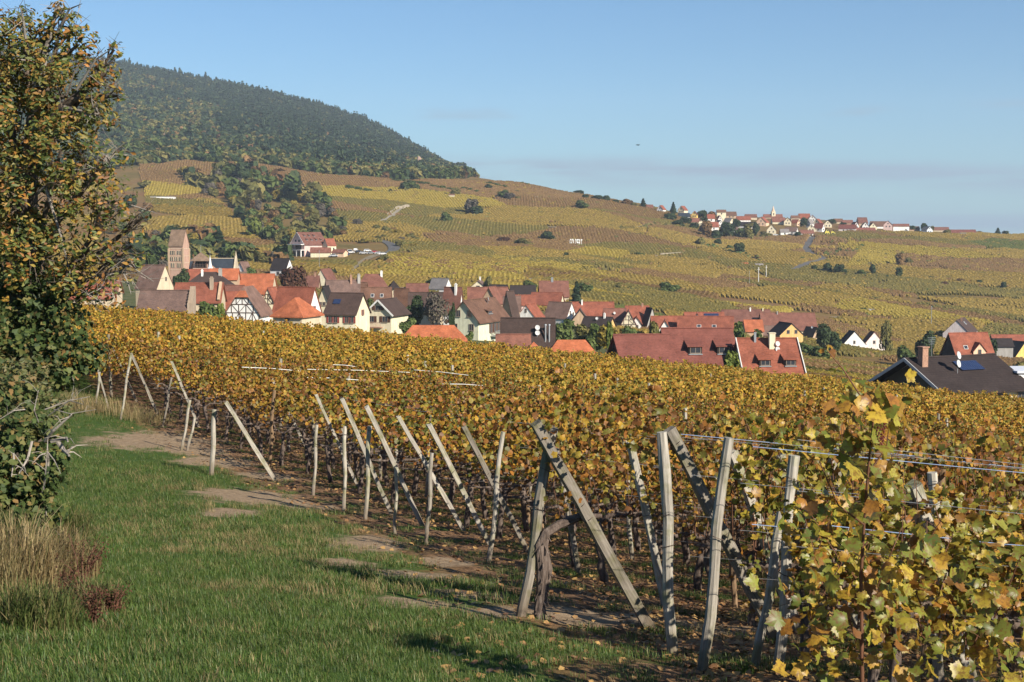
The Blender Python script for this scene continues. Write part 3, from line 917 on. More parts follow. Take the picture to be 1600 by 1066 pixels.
STAKES = [((1458, 738), (1466, 1075), .085, WOOD, 'round grey stake top standing behind the thick slanted post'),
    ((1239, 712), (1217, 1056), .085, WOOD, 'grey round stake in the right foreground below a large yellow leaf'),
    ((1222, 800), (1181, 1046), .075, WOOD, 'leaning stake just left of the round stake in the right foreground'),
    ((1137, 684), (1098, 1052), .085, WOOD, 'leaning round stake with darker foot right of the straight pale stake'),
    ((1036, 675), (1050, 1027), .09, WOOD, 'tall straight pale stake standing free at the grass edge'),
    ((863, 668), (815, 966), .095, WOOD, 'leaning grey stake beside the gnarled foreground vine trunk'),
    ((785, 675), (765, 878), .062, WOOD, 'thin leaning stake near the middle of the row ends'),
    ((675, 708), (667, 850), .058, WOOD, 'dark upright stake crossed by a mottled slanted post'),
    ((620, 730), (617, 833), .05, WOOD, 'dark short stake in shade left of the middle row ends'),
    ((577, 666), (572, 813), .07, WOOD, 'upright stake under the broad topped slanted post'),
    ((539, 666), (538, 799), .065, WOOD, 'upright stake beside a brown footed vine, second left of the broad topped post'),
    ((495, 664), (490, 777), .06, WOOD, 'upright stake under the leaf wrapped slanted post'),
    ((428, 610), (421, 734), .075, BROWNWOOD, 'tall brown upright stake left of the middle'),
    ((335, 640), (331, 743), .10, WOOD, 'short pale thick upright post at the left row ends'),
    ((297, 625), (284, 705), .07, WOOD, 'leaning upright stake left of the short pale post'),
    ((305, 652), (293, 704), .06, WOOD, 'short leaning stake close beside another left of the short pale post'),
    ((204, 555), (189, 656), .07, WOOD, 'upright stake meeting a slanted post in a peak at the far left'),
    ((268, 590), (255, 668), .06, WOOD, 'dark upright stake amid gold leaves at the far left'),
    ((157, 575), (150, 632), .065, WOOD, 'upright stake under the ivy at the far left'),
    ((112, 585), (120, 618), .07, WOOD, 'grey stake stub under the overhanging tree'),
    ((1592, 1000), (1584, 1130), .085, BROWNWOOD, 'dark near stake in the bottom right corner')]
P_STAKE = []
for tp, bp, w, mt, lb in STAKES:
    p0 = ground(*bp); p1 = plane_pt(p0, *tp)
    P_STAKE.append((p0, p1))
    post('trellis_stake', p0, p1, w, w, mt, lb, 'stake', 'upright stakes at the row ends', False)
for r in range(2, 21):                               # in-row stakes half hidden under the leaves
    y0 = ROW0 + ROWSTEP * r
    for s in (1.9, 4.7):
        s += random.uniform(-.5, .5); x = float(edge_x(y0)) + s * cos(TH); y = y0 + s * sin(TH); z = h1(x, y)
        post('trellis_stake', Vector((x, y, z)), Vector((x + random.uniform(-.12, .12), y, z + random.uniform(1.5, 1.9))), .065, .065, BROWNWOOD if random.random() < .5 else WOOD,
             'dark stake inside a vine row, half hidden under the leaves', 'stake', 'stakes inside the vine rows', False)
LOOP = MB()
_p = plane_pt(P_BRACE[0][0], 1436, 788)
LOOP.tube([_p + Vector((cos(a) * .085, -0.03 + sin(a) * .075, 0.012 * sin(2 * a))) for a in np.linspace(0, 2 * pi, 15)], [.009] * 15, 6, 0, False)
LOOP.tube([_p + Vector((-.07, 0, 0)), _p + Vector((-.3, -.02, .03)), _p + Vector((-.55, -.02, .02))], [.005] * 3, 5, 0, False)
tag(LOOP.build('wire_loop', RUST), 'rusty wire loop slung round the head of the thick slanted post', 'wire loop')
# line posts standing a little above the canopy further into the field
LINE = [(504, 528, 548), (585, 540, 562), (638, 556, 578), (548, 584, 612), (705, 545, 558), (745, 548, 562), (665, 566, 585), (706, 572, 590), (802, 556, 570), (826, 558, 570),
        (882, 569, 582), (900, 567, 580), (843, 604, 625), (966, 592, 618), (1013, 600, 620), (1286, 607, 624), (1255, 612, 630), (1210, 600, 615), (172, 524, 540), (245, 520, 534),
        (281, 526, 546), (437, 562, 600), (1500, 612, 630), (1478, 655, 672), (1465, 648, 668), (1580, 628, 645), (225, 512, 528), (185, 508, 522), (340, 512, 526), (410, 518, 532), (1110, 585, 600), (1400, 618, 632), (930, 585, 602), (1070, 640, 660)]
for px, pt, pb in LINE:
    u, v = uv(px, pt)
    ys = _ry[_ry > 24]
    hh = np.nonzero(v * ys < H(u * ys, ys) + 2.12)[0]
    y = ys[hh[0]] if len(hh) else 95.0
    y = min(y, 98.0)
    p0 = Vector((u * y, y, h1(u * y, y)))
    post('line_post', p0, Vector((p0.x + random.uniform(-.06, .06), y, p0.z + 2.15)), .10, .09, WOOD, 'grey line post poking just above the vine canopy inside the field', 'post', 'line posts above the vine canopy', False)
_p = ground(990, 700, 8)
post('end_post', Vector((_p.x, _p.y, _p.z)) , plane_pt(_p, 976, 615), .10, .08, WOOD, 'pale slanted post head sticking out of the canopy right of the middle', 'end post', 'slanted end posts bracing the vine rows')

# ------------------------------------------------------------------ trellis wires
def wire(x0, y0, s0, s1, hgt, mat, rad, label, group):
    b = MB(); n = max(3, int((s1 - s0) / 2.5)); P = []
    for k in range(n + 1):
        s = s0 + (s1 - s0) * k / n
        x, y = x0 + s * cos(TH), y0 + s * sin(TH)
        P.append((x, y, h1(x, y) + hgt + 0.012 * math.sin(k * 2.1 + y0)))
    b.tube(P, [rad] * (n + 1), 4, 0, False)
    o = b.build('trellis_wire', mat)
    tag(o, label, 'wire', group)
for r in range(0, 15):
    y0 = ROW0 + ROWSTEP * r; x0 = float(edge_x(y0))
    for hgt in ((.8, 1.15, 1.5, 1.82) if r < 6 else (.8, 1.5, 1.85)):
        wire(x0, y0, 0.1, 9 + 0.3 * y0, hgt, WIRE, .0022 if r < 5 else .003, 'galvanised trellis wire strung along a vine row', 'trellis wires along the rows')
for y0, h_, s0, s1 in ((10.2, 1.78, 0.2, 5.5), (11.8, 1.84, 0.0, 6), (10.2, 1.2, .2, 5), (8.6, 1.3, .3, 4)):
    wire(float(edge_x(y0)), y0 + .03, s0, s1, h_, BLUE, .003, 'blue twine strung beside the trellis wires in the right foreground', 'blue twines')
for (pa, pb) in (((378, 574), (470, 580)), ((520, 570), (556, 573)), ((470, 577), (640, 582)), ((645, 578), (735, 587)), ((480, 590), (560, 594)), ((690, 600), (760, 603))):
    P = []
    for p in (pa, pb):
        u, v = uv(*p); ys = _ry[_ry > 24]; hh = np.nonzero(v * ys < H(u * ys, ys) + 2.02)[0]; y = ys[hh[0]]
        P.append(Vector((u * y, y, h1(u * y, y) + 2.02)))
    b = MB(); b.tube([P[0], P[0].lerp(P[1], .5) + Vector((0, 0, .02)), P[1]], [.008] * 3, 4, 0, False)
    tag(b.build('trellis_wire', GLINT), 'bright wire glinting in the sun above the vine canopy', 'wire', 'glinting top wires inside the field')

# ------------------------------------------------------------------ the tall shoot in the right foreground
def tall_shoot():
    g = ground(1352, 1210, 4)
    g = Vector((at(1352, 900, 7.9).x, 7.9, 0)); g.z = h1(g.x, g.y)
    o = empty('grapevine', g)
    tag(o, 'tall grapevine shoot with large yellow green leaves towering over the right foreground', 'grapevine', 'grapevines along the trellis rows')
    px = [(1352, 1000), (1345, 900), (1350, 820), (1356, 740), (1364, 660), (1345, 620), (1318, 578), (1290, 545)]
    C = [at(a, b, 7.9 - 0.03 * i) - g for i, (a, b) in enumerate(px)]
    C[0] = Vector((C[0].x, C[0].y, -0.05))
    b = MB(); b.tube(C, [.014, .011, .008, .007, .006, .005, .004, .002], 7, 0, False, .1)
    b.tube([C[3], at(1385, 700, 7.8) - g, at(1392, 640, 7.8) - g], [.006, .004, .002], 5, 0, False)
    b.tube([C[2], at(1310, 790, 7.7) - g, at(1280, 720, 7.7) - g], [.006, .005, .003], 5, 0, False)
    b.build('stem', CANE, o, True)
    Ps, Ns, Sz = [], [], []
    def put(a, b_, n, rx, ry, sz):
        for _ in range(n):
            q = at(a + random.gauss(0, rx), b_ + random.gauss(0, ry), 7.85 + random.gauss(0, .12)) - g
            Ps.append(q); Ns.append((random.gauss(.25, .5), random.uniform(-1.1, .1), random.uniform(-.1, .9))); Sz.append(sz * 1.12)
    put(1290, 548, 4, 6, 6, .55); put(1308, 570, 5, 8, 9, .6); put(1322, 590, 4, 8, 8, .5)
    put(1335, 620, 14, 13, 14, 1.1); put(1368, 640, 30, 24, 20, 1.2); put(1352, 690, 30, 24, 26, 1.3); put(1362, 740, 26, 20, 28, 1.4)
    put(1330, 780, 10, 28, 20, 1.1); put(1270, 800, 18, 40, 26, 1.1); put(1345, 850, 22, 50, 34, 1.15); put(1290, 900, 20, 50, 30, 1.15)
    put(1400, 900, 26, 70, 40, 1.2); put(1480, 900, 22, 70, 50, 1.15); put(1340, 990, 34, 70, 40, 1.25); put(1460, 1000, 40, 80, 45, 1.25); put(1560, 970, 26, 50, 60, 1.2)
    M = rot_mats(len(Ps), 0, np.array(Ns))
    for i, p in enumerate(Ps):
        l = bpy.data.objects.new('leaf', LEAFV[i % 4])
        l.matrix_local = Matrix.Translation(p) @ Matrix(M[i].tolist()).to_4x4() @ Matrix.Scale(Sz[i] * random.uniform(.7, 1.2), 4)
        l.parent = o; COL.objects.link(l)
    gm = plain('dried_grape', (0.14, 0.035, 0.035), 0.5, 0.4, 30)
    b = MB(); c0 = at(1376, 680, 7.75) - g
    for k in range(46):
        t = k / 46; a = k * 2.4
        c = c0 + Vector((cos(a) * .022 * (1.3 - t), sin(a) * .022 * (1.3 - t), .09 - .17 * t))
        r_ = .007
        b.add([c + Vector(v) * r_ for v in ((1, 0, 0), (-1, 0, 0), (0, 1, 0), (0, -1, 0), (0, 0, 1), (0, 0, -1))],
              [(0, 2, 4), (2, 1, 4), (1, 3, 4), (3, 0, 4), (2, 0, 5), (1, 2, 5), (3, 1, 5), (0, 3, 5)])
    b.build('grape_bunch', gm, o)
tall_shoot()
# the shaggy trunk at the grass edge
def shaggy():
    g = ground(842, 968)
    o = empty('grapevine', g)
    tag(o, 'thick shaggy grapevine trunk with peeling bark at the sunlit grass edge', 'grapevine', 'grapevines along the trellis rows')
    px = [(840, 972), (846, 930), (850, 890), (846, 850), (853, 832), (872, 820), (905, 808), (940, 806)]
    C = [plane_pt(g, *p) - g for p in px]
    b = MB(); b.tube(C, [.06, .052, .07, .06, .055, .045, .035, .02], 10, 0, True, .25)
    for k in range(60):
        t = random.random() * 3.9; i = int(t); c = C[i].lerp(C[i + 1], t - i); a = random.uniform(0, 6.28)
        d = Vector((cos(a), sin(a), 0))
        b.bar(c + d * .045, c + d * random.uniform(.065, .10) + Vector((0, 0, random.uniform(-.1, -.03))), .014, .004)
    b.build('trunk', BARK, o)
    f = obj('foliage', V_HI[2], o, (0.62, 0.1, 0.1), (0, 0, TH)); f['kind'] = 'stuff'
shaggy()

# ================================================================== houses
def rooftile(name, c, var=0.3):
    if name in MC: return MC[name]
    m = Mat(name)
    n1 = m.noise(m.coord('World'), 0.55, 5, 0.65); n2 = m.noise(m.coord('World', (3.5, 3.5, 6)), 1.0, 3, 0.7)
    lo = tuple(x * (1 - var) for x in c); hi = tuple(x * (1 + var * 0.8) for x in c)
    col = m.ramp(n1, [(0.32, lo), (0.68, hi)])
    col = m.mix(1.0, col, m.ramp(n2, [(0.3, (0.72, 0.74, 0.76)), (0.7, (1.22, 1.18, 1.15))]), 'MULTIPLY')
    col = m.mix(1.0, col, m.ramp(rnd(m, 1, False), [(0, (0.86, 0.88, 0.9)), (1, (1.12, 1.08, 1.04))]), 'MULTIPLY')
    w = m.N('ShaderNodeTexWave', wave_type='BANDS', bands_direction='Z'); w.inputs['Scale'].default_value = 1.7; w.inputs['Distortion'].default_value = 0.4
    m.L(m.coord('World'), w.inputs['Vector'])
    col = m.mix(0.22, col, m.mix(1.0, col, m.ramp(w.outputs[0], [(0.2, (0.55, 0.55, 0.55)), (0.6, (1.1, 1.1, 1.1))]), 'MULTIPLY'))
    m.color(col); m.rough(0.85); m.b.inputs['Specular IOR Level'].default_value = 0.15
    MC[name] = m.m
    return m.m
ROOF = {'red': rooftile('tile_red', (0.25, 0.085, 0.053)), 'orange': rooftile('tile_orange', (0.37, 0.12, 0.058)),
        'brownred': rooftile('tile_brown_red', (0.19, 0.085, 0.062)), 'brown': rooftile('tile_brown', (0.155, 0.085, 0.058)),
        'mauve': rooftile('tile_faded', (0.165, 0.105, 0.085)), 'dark': rooftile('tile_dark', (0.036, 0.028, 0.027), .2),
        'darkbrown': rooftile('tile_dark_brown', (0.07, 0.047, 0.04), .2), 'slate': rooftile('tile_slate', (0.035, 0.045, 0.06), .2),
        'grey': rooftile('tile_grey', (0.20, 0.185, 0.18), .2), 'moss': rooftile('tile_mossy', (0.20, 0.14, 0.10)), 'deepred': rooftile('tile_deep_red', (0.185, 0.068, 0.052), .22)}
def stucco(name, c):
    if name in MC: return MC[name]
    m = Mat(name)
    n = m.noise(m.coord('World'), 0.8, 5, 0.6); n2 = m.noise(m.coord('World', (1.6, 1.6, 0.25)), 1.0, 4, 0.6)
    col = m.ramp(n, [(0.3, tuple(x * 0.88 for x in c)), (0.7, tuple(min(0.85, x * 1.06) for x in c))])
    col = m.mix(1.0, col, m.ramp(n2, [(0.3, (0.82, 0.8, 0.78)), (0.6, (1.03, 1.03, 1.03))]), 'MULTIPLY')
    m.color(col); m.rough(0.9); m.b.inputs['Specular IOR Level'].default_value = 0.1
    MC[name] = m.m
    return m.m
WALL = {'cream': stucco('wall_cream', (0.70, 0.62, 0.44)), 'white': stucco('wall_white', (0.76, 0.74, 0.70)), 'pink': stucco('wall_pink', (0.66, 0.47, 0.42)),
        'palepink': stucco('wall_pale_pink', (0.72, 0.62, 0.58)), 'ochre': stucco('wall_ochre', (0.66, 0.42, 0.17)), 'yellow': stucco('wall_yellow', (0.70, 0.50, 0.16)),
        'beige': stucco('wall_beige', (0.55, 0.45, 0.32)), 'tan': stucco('wall_tan', (0.46, 0.33, 0.22)), 'grey': stucco('wall_grey', (0.34, 0.32, 0.29)),
        'stone': stucco('wall_stone', (0.36, 0.28, 0.21)), 'sandstone': stucco('wall_sandstone', (0.47, 0.30, 0.225)), 'palegreen': stucco('wall_pale_green', (0.63, 0.62, 0.46)),
        'brightyellow': stucco('wall_bright_yellow', (0.78, 0.66, 0.12)), 'paleblue': stucco('wall_pale_blue', (0.62, 0.68, 0.74)), 'peach': stucco('wall_peach', (0.72, 0.50, 0.34)),
        'darkwood': stucco('wall_dark_boards', (0.05, 0.042, 0.038))}
GLASS = Mat('window_glass'); GLASS.color((0.035, 0.04, 0.05)); GLASS.rough(0.12); GLASS.b.inputs['Specular IOR Level'].default_value = 0.6; GLASS = GLASS.m
FRAME = plain('window_frame', (0.62, 0.60, 0.55), 0.6, 0.05)
SASH = plain('window_sash', (0.24, 0.19, 0.15), 0.6, 0.1)
SHUT = {'brown': plain('shutter_brown', (0.085, 0.04, 0.025), 0.7, 0.1), 'red': plain('shutter_red', (0.25, 0.05, 0.04), 0.7, 0.1), 'green': plain('shutter_green', (0.06, 0.10, 0.06), 0.7, 0.1),
        'blue': plain('shutter_blue', (0.05, 0.08, 0.22), 0.7, 0.1)}
TIMBER = plain('timber', (0.075, 0.05, 0.04), 0.85, 0.3, 4)
BRICK = plain('chimney_brick', (0.33, 0.19, 0.13), 0.9, 0.3, 6)
METAL = plain('dull_metal', (0.38, 0.39, 0.40), 0.4, 0.1, 3, 0.6)
DISH = plain('satellite_dish', (0.48, 0.48, 0.47), 0.5, 0.06)
PV = Mat('solar_panel'); _b = PV.N('ShaderNodeTexBrick'); _b.inputs['Scale'].default_value = 1.0; _b.offset = 0
_b.inputs['Color1'].default_value = _b.inputs['Color2'].default_value = (0.012, 0.022, 0.07, 1); _b.inputs['Mortar'].default_value = (0.05, 0.07, 0.12, 1)
_b.inputs['Mortar Size'].default_value = 0.02; _b.inputs['Brick Width'].default_value = 0.25; _b.inputs['Row Height'].default_value = 0.25
PV.L(PV.coord('Object'), _b.inputs['Vector']); PV.color(_b.outputs[0]); PV.rough(0.15); PV.b.inputs['Specular IOR Level'].default_value = 0.5; PV = PV.m

_wc = {}
def win_mesh(w, h):
    k = ('w', round(w, 2), round(h, 2))
    if k not in _wc:
        t = 0.065
        b = MB()          # frame lies in the local XZ plane, faces -Y
        b.box((-w / 2 + t / 2, 0, h / 2), (t, .12, h)); b.box((w / 2 - t / 2, 0, h / 2), (t, .12, h))
        b.box((0, 0, t / 2), (w - 2 * t, .12, t)); b.box((0, 0, h - t / 2), (w - 2 * t, .12, t))
        b.box((0, 0, h / 2), (.06, .10, h - 2 * t))
        b.box((0, -.08, -.05), (w + .12, .16, .06))
        g = MB(); g.box((0, 0.01, h / 2), (w - 2 * t + .01, .04, h - 2 * t + .01))
        s = MB(); s.box((0, -.03, h / 2), (w * .46, .05, h))
        _wc[k] = (b.mesh('window', SASH), g.mesh('pane', GLASS), s)
    return _wc[k]
_sc = {}
def add_window(root, pos, ang, w, h, shut=None):
    fr, pn, s = win_mesh(w, h)
    o = obj('window', fr, root, pos, (0, 0, ang))
    obj('pane', pn, o)
    if shut:
        k = (round(w, 2), round(h, 2), shut)
        if k not in _sc:
            _sc[k] = s.mesh('shutter', SHUT[shut])
        for sg in (-1, 1): obj('shutter', _sc[k], o, (sg * w * .74, 0, 0))
    return o
HOUSES = []
def house(label, x0, x1, gp, side, pyr, pye, d, wall, roof, wins=(), hip=0.0, group='houses of the village', chim=(), yaw=None, L=None, W=None, over=0.45, timber=False,
          half=0.0, gov=None, name='house', cat='house', verge=None, snow=None, gs=None, py_off=0):
    """x0..x1: photo pixels spanned; gp: pixels of gable in view at `side`; ridge / eave rows; distance"""
    ppm = F / d
    tot = (x1 - x0)
    rise = (pye - pyr) / ppm
    lp = tot - gp
    if yaw is None:
        if gp < 1.5: yaw_ = 0.03
        elif lp < 1.5: yaw_ = R(88)
        else: yaw_ = atan2(gp * 1.25, lp)
    else: yaw_ = R(yaw)
    Wd = W or (gp / ppm / max(sin(yaw_), .05) if gp >= 1.5 else 2 * rise / tan(R(46)))
    Ln = L or (lp / ppm / max(cos(yaw_), .05) if lp >= 1.5 and yaw_ < R(80) else Wd * 1.35)
    Ln = min(Ln, 45); Wd = min(max(Wd, 2.5), 22)
    sy = 1 if side == 'L' else -1
    c = at((x0 + x1) / 2, pyr, d)
    zg = h1(c.x, c.y)
    hr = c.z - zg
    he = hr - rise
    if he < 1.2: print('LOW', label, round(he, 1), 'd', d)
    o = empty(name, (c.x, c.y, zg), sy * yaw_)
    tag(o, label, cat, group)
    HOUSES.append((c.x, c.y, max(Ln, Wd) / 2 + 2))
    a, w2 = Ln / 2, Wd / 2
    pit = rise / w2
    # walls
    b = MB(); zb = -3.0
    pk = hr - 0.12
    he_w = he - 0.02
    hipx = min(hip * w2, a * .98)
    if hip >= 0.5:
        P = [(-a, -w2, zb), (a, -w2, zb), (a, w2, zb), (-a, w2, zb), (-a, -w2, he_w), (a, -w2, he_w), (a, w2, he_w), (-a, w2, he_w)]
        b.add(P, [(0, 1, 5, 4), (1, 2, 6, 5), (2, 3, 7, 6), (3, 0, 4, 7)])
    else:
        P = [(-a, -w2, zb), (a, -w2, zb), (a, w2, zb), (-a, w2, zb), (-a, -w2, he_w), (a, -w2, he_w), (a, w2, he_w), (-a, w2, he_w), (-a, 0, pk), (a, 0, pk)]
        b.add(P, [(0, 1, 5, 4), (2, 3, 7, 6), (3, 0, 4, 8, 7), (1, 2, 6, 9, 5)])
        if half:
            b = MB(); hz = pk - half * rise; yy = w2 * half
            P = P[:8] + [(-a, -yy, hz), (-a, yy, hz), (a, -yy, hz), (a, yy, hz)]
            b.add(P, [(0, 1, 5, 4), (2, 3, 7, 6), (3, 0, 4, 8, 9, 7), (1, 2, 6, 11, 10, 5)])
    b.build('wall', WALL[wall], o)
    # roof: slabs with real thickness
    b = MB(); t = 0.22; ex = over * .8 if gov is None else gov
    ze = he - over * pit
    if hip >= 0.5:
        yo = w2 + over; xo = a + over; xr = a - hipx
        top = [(-xo, -yo, ze), (xo, -yo, ze), (xo, yo, ze), (-xo, yo, ze), (-xr, 0, hr), (xr, 0, hr)]
        bot = [(p[0], p[1], p[2] - t) for p in top[:4]]
        if xr < .15:
            top = top[:4] + [(0, 0, hr)]
            b.add(top + bot, [(0, 1, 4), (1, 2, 4), (2, 3, 4), (3, 0, 4), (0, 5, 6, 1), (1, 6, 7, 2), (2, 7, 8, 3), (3, 8, 5, 0), (5, 8, 7, 6)])
        else:
            b.add(top + bot, [(0, 1, 5, 4), (1, 2, 5), (2, 3, 4, 5), (3, 0, 4), (0, 6, 7, 1), (1, 7, 8, 2), (2, 8, 9, 3), (3, 9, 6, 0), (6, 9, 8, 7)])
    else:
        xo = a + ex; yo = w2 + over
        if half:
            hz = hr - half * rise; yy = w2 * half; xr = xo - yy * 0.9
            for s in (-1, 1):
                q = [(-xo, s * yo, ze), (xo, s * yo, ze), (xo, s * yy, hz), (xr, 0, hr), (-xr, 0, hr), (-xo, s * yy, hz)]
                qq = [(p[0], p[1], p[2] - t) for p in q]
                f = [tuple(range(6)), tuple(range(11, 5, -1))] + [(k, k + 6, (k + 1) % 6 + 6, (k + 1) % 6) for k in range(6)]
                if s > 0: f = [g[::-1] for g in f]
                b.add(q + qq, f)
            for s in (-1, 1):
                q = [(s * xo, -yy, hz), (s * xo, yy, hz), (s * xr, 0, hr)]
                qq = [(p[0], p[1], p[2] - t) for p in q]
                b.add(q + qq, [(0, 1, 2), (5, 4, 3), (0, 3, 4, 1), (1, 4, 5, 2), (2, 5, 3, 0)], 0)
        else:
            for s in (-1, 1):
                q = [(-xo, s * yo, ze), (xo, s * yo, ze), (xo, 0, hr), (-xo, 0, hr)]
                qq = [(p[0], p[1], p[2] - t) for p in q]
                f = [(0, 1, 2, 3), (7, 6, 5, 4), (0, 4, 5, 1), (1, 5, 6, 2), (3, 7, 4, 0)]
                if s > 0: f = [g[::-1] for g in f]
                b.add(q + qq, f)
            nb = max(2, int(Ln / 3)); hh = [(-xo + 2 * xo * k / nb, 0, hr + .03 + .05 * random.uniform(-1, .4)) for k in range(nb + 1)]
            b.tube(hh, [.13] * (nb + 1), 5, 0, True)
    rf = b.build('roof', ROOF[roof], o)
    o['_w'] = 0
    del o['_w']
    if verge:
        b = MB(); s = -1 if side == 'L' else 1
        for q in (-1, 1):
            b.bar((s * (a + ex + .03), q * (w2 + over), ze - .08), (s * (a + ex + .03), 0, hr - .08), .08, .34)
        b.build('verge_board', plain('verge_' + verge, {'white': (.68, .66, .62), 'grey': (.42, .42, .42)}[verge], .7, .1), o)
    # windows: ('g'|'e', offset along the face, height of sill above eave line, w, h, shutter)
    gx = -1 if side == 'L' else 1
    for wn in wins:
        f, q, zz, ww, hh = wn[:5]; sh = wn[5] if len(wn) > 5 else None
        if f == 'g':
            # offset counted left to right as seen
            p = (gx * (a + .03), (-q if gx < 0 else q), he + zz)
            if gx < 0: add_window(o, p, -pi / 2, ww, hh, sh)
            else: add_window(o, p, pi / 2, ww, hh, sh)
        else:
            add_window(o, (q, -w2 - .03, he + zz), 0, ww, hh, sh)
    for ch in chim:
        cx, cy, hh_ = ch[:3]; cw = ch[3] if len(ch) > 3 else .6; mt = ch[4] if len(ch) > 4 else BRICK
        zr = hr - abs(cy) * pit
        b = MB(); top = hr + hh_
        b.box((cx, cy, (zr - .6 + top) / 2), (cw, cw, top - zr + .6)); b.box((cx, cy, top + .06), (cw + .14, cw + .14, .12))
        b.box((cx - cw * .2, cy, top + .26), (cw * .3, cw * .3, .28)); b.box((cx + cw * .22, cy, top + .26), (cw * .3, cw * .3, .28))
        b.build('chimney', mt, rf)
    if timber:
        b = MB(); xx = gx * (a + .02)
        rise_ = pk - he_w
        lv = [he_w - 2.6, he_w, he_w + rise_ * .33, he_w + rise_ * .62]
        half_w = lambda z: w2 if z <= he_w else w2 * (pk - z) / rise_
        for z in lv[1:]:
            h_ = half_w(z); b.box((xx, 0, z), (.10, 2 * h_ - .1, .17))
        for z0, z1 in zip(lv[:-1], lv[1:]):
            h0, h1_ = half_w(z0), half_w(z1); n = max(2, int(h1_ * 2 / 1.3))
            ys = np.linspace(-h1_ + .1, h1_ - .1, n + 1)
            for k, yv in enumerate(ys):
                b.bar((xx, yv, z0 + .09), (xx, yv, z1 - .09), .09, .15)
            for k in range(n):
                if k % 2 == 0: b.bar((xx, ys[k] + .1, z0 + .1), (xx, ys[k + 1] - .1, z1 - .1), .08, .11)
                elif half: b.bar((xx, ys[k + 1] - .1, z0 + .1), (xx, ys[k] + .1, z1 - .1), .08, .11)
        b.bar((xx, -w2 + .05, he_w), (xx, -w2 * half + .05 if half else 0, pk - half * rise_ if half else pk), .1, .16); b.bar((xx, w2 - .05, he_w), (xx, w2 * half - .05 if half else 0, pk - half * rise_ if half else pk), .1, .16)
        b.build('timber_frame', TIMBER, o)
    return dict(o=o, rf=rf, a=a, w2=w2, he=he, hr=hr, pit=pit, gx=gx)
def roof_pt(hd, x, t, lift=0.0):
    """point on the front slope: x along the ridge, t = 0 ridge .. 1 eave"""
    return Vector((x, -hd['w2'] * t, hd['hr'] - hd['w2'] * t * hd['pit'] + lift))
def roof_tilt(hd): return atan(hd['pit'])
def dormer(hd, x, t, w, hgt, roofmat, two=False):
    p = roof_pt(hd, x, t); pit = hd['pit']
    dep = min(hgt / max(pit - .28, .25), hd['w2'] * t * .95)
    b = MB(); z0 = p.z
    pts = [(x - w / 2, p.y, z0), (x + w / 2, p.y, z0), (x + w / 2, p.y, z0 + hgt), (x - w / 2, p.y, z0 + hgt), (x - w / 2, p.y + dep, z0 + dep * pit), (x + w / 2, p.y + dep, z0 + dep * pit)]
    b.add(pts, [(0, 1, 2, 3), (0, 3, 4), (1, 5, 2)])
    o = b.build('dormer', WALL['darkwood'], hd['o'])
    b = MB(); ov = .25; s = (pts[4][2] - (z0 + hgt)) / dep
    q = [(x - w / 2 - ov, p.y - ov, z0 + hgt - ov * s + .05), (x + w / 2 + ov, p.y - ov, z0 + hgt - ov * s + .05), (x + w / 2 + ov, p.y + dep + .15, pts[4][2] + .15 * s + .05), (x - w / 2 - ov, p.y + dep + .15, pts[4][2] + .15 * s + .05)]
    qq = [(a_, b_, c_ - .14) for a_, b_, c_ in q]
    b.add(q + qq, [(0, 1, 2, 3), (7, 6, 5, 4), (0, 4, 5, 1), (1, 5, 6, 2), (2, 6, 7, 3), (3, 7, 4, 0)])
    b.build('dormer_roof', roofmat, o)
    fr, pn, _ = win_mesh(w * .8, hgt * .72)
    wn = obj('window', fr, o, (x, p.y - .04, z0 + hgt * .14))
    g = MB(); g.box((x, p.y - .07, z0 + hgt * .14 + hgt * .36), (w * .66, .03, hgt * .58)); g.build('pane', GLASS, o)
    sl = MB(); sl.box((x, p.y - .12, z0 + .03), (w + .1, .2, .12)); sl.build('window_sill', METAL, o)
def panel(hd, x, t, w, h_, n=1):
    ang = roof_tilt(hd)
    for k in range(n):
        b = MB(); b.box((0, 0, 0), (w * .97, h_, .05))
        b.build('solar_panel', PV, hd['o'], False, roof_pt(hd, x + k * w, t, .16), (ang, 0, 0))
def skylight(hd, x, t, w=.8, h_=1.1):
    b = MB(); b.box((0, 0, 0), (w, h_, .1)); r = b.build('skylight', FRAME, hd['rf'], False, roof_pt(hd, x, t, .12), (roof_tilt(hd), 0, 0))
    b = MB(); b.box((0, 0, .055), (w * .8, h_ * .82, .03)); b.build('pane', GLASS, hd['rf'], False, roof_pt(hd, x, t, .12), (roof_tilt(hd), 0, 0))
def dish(hd, x, t, up, rad=.42, n=1):
    p = roof_pt(hd, x, t)
    b = MB(); b.tube([p, p + Vector((0, 0, up))], [.035, .03], 6)
    o = b.build('mast', METAL, hd['rf'])
    for k in range(n):
        c = p + Vector((0, -.06, up - .3 - k * rad * 2.1)); b = MB(); nrm = Vector((.35, -.9, .25)).normalized(); q = nrm.to_track_quat('Z', 'Y')
        ringv = [c + q @ Vector((cos(a) * rad, sin(a) * rad, .10)) for a in np.linspace(0, 2 * pi, 13)[:-1]]
        b.add([c - nrm * .02] + ringv, [(0, 1 + i, 1 + (i + 1) % 12) for i in range(12)])
        b.add([c - nrm * .06] + [r_ - nrm * .03 for r_ in ringv], [(0, 1 + (i + 1) % 12, 1 + i) for i in range(12)])
        b.build('satellite_dish', DISH, hd['rf'])
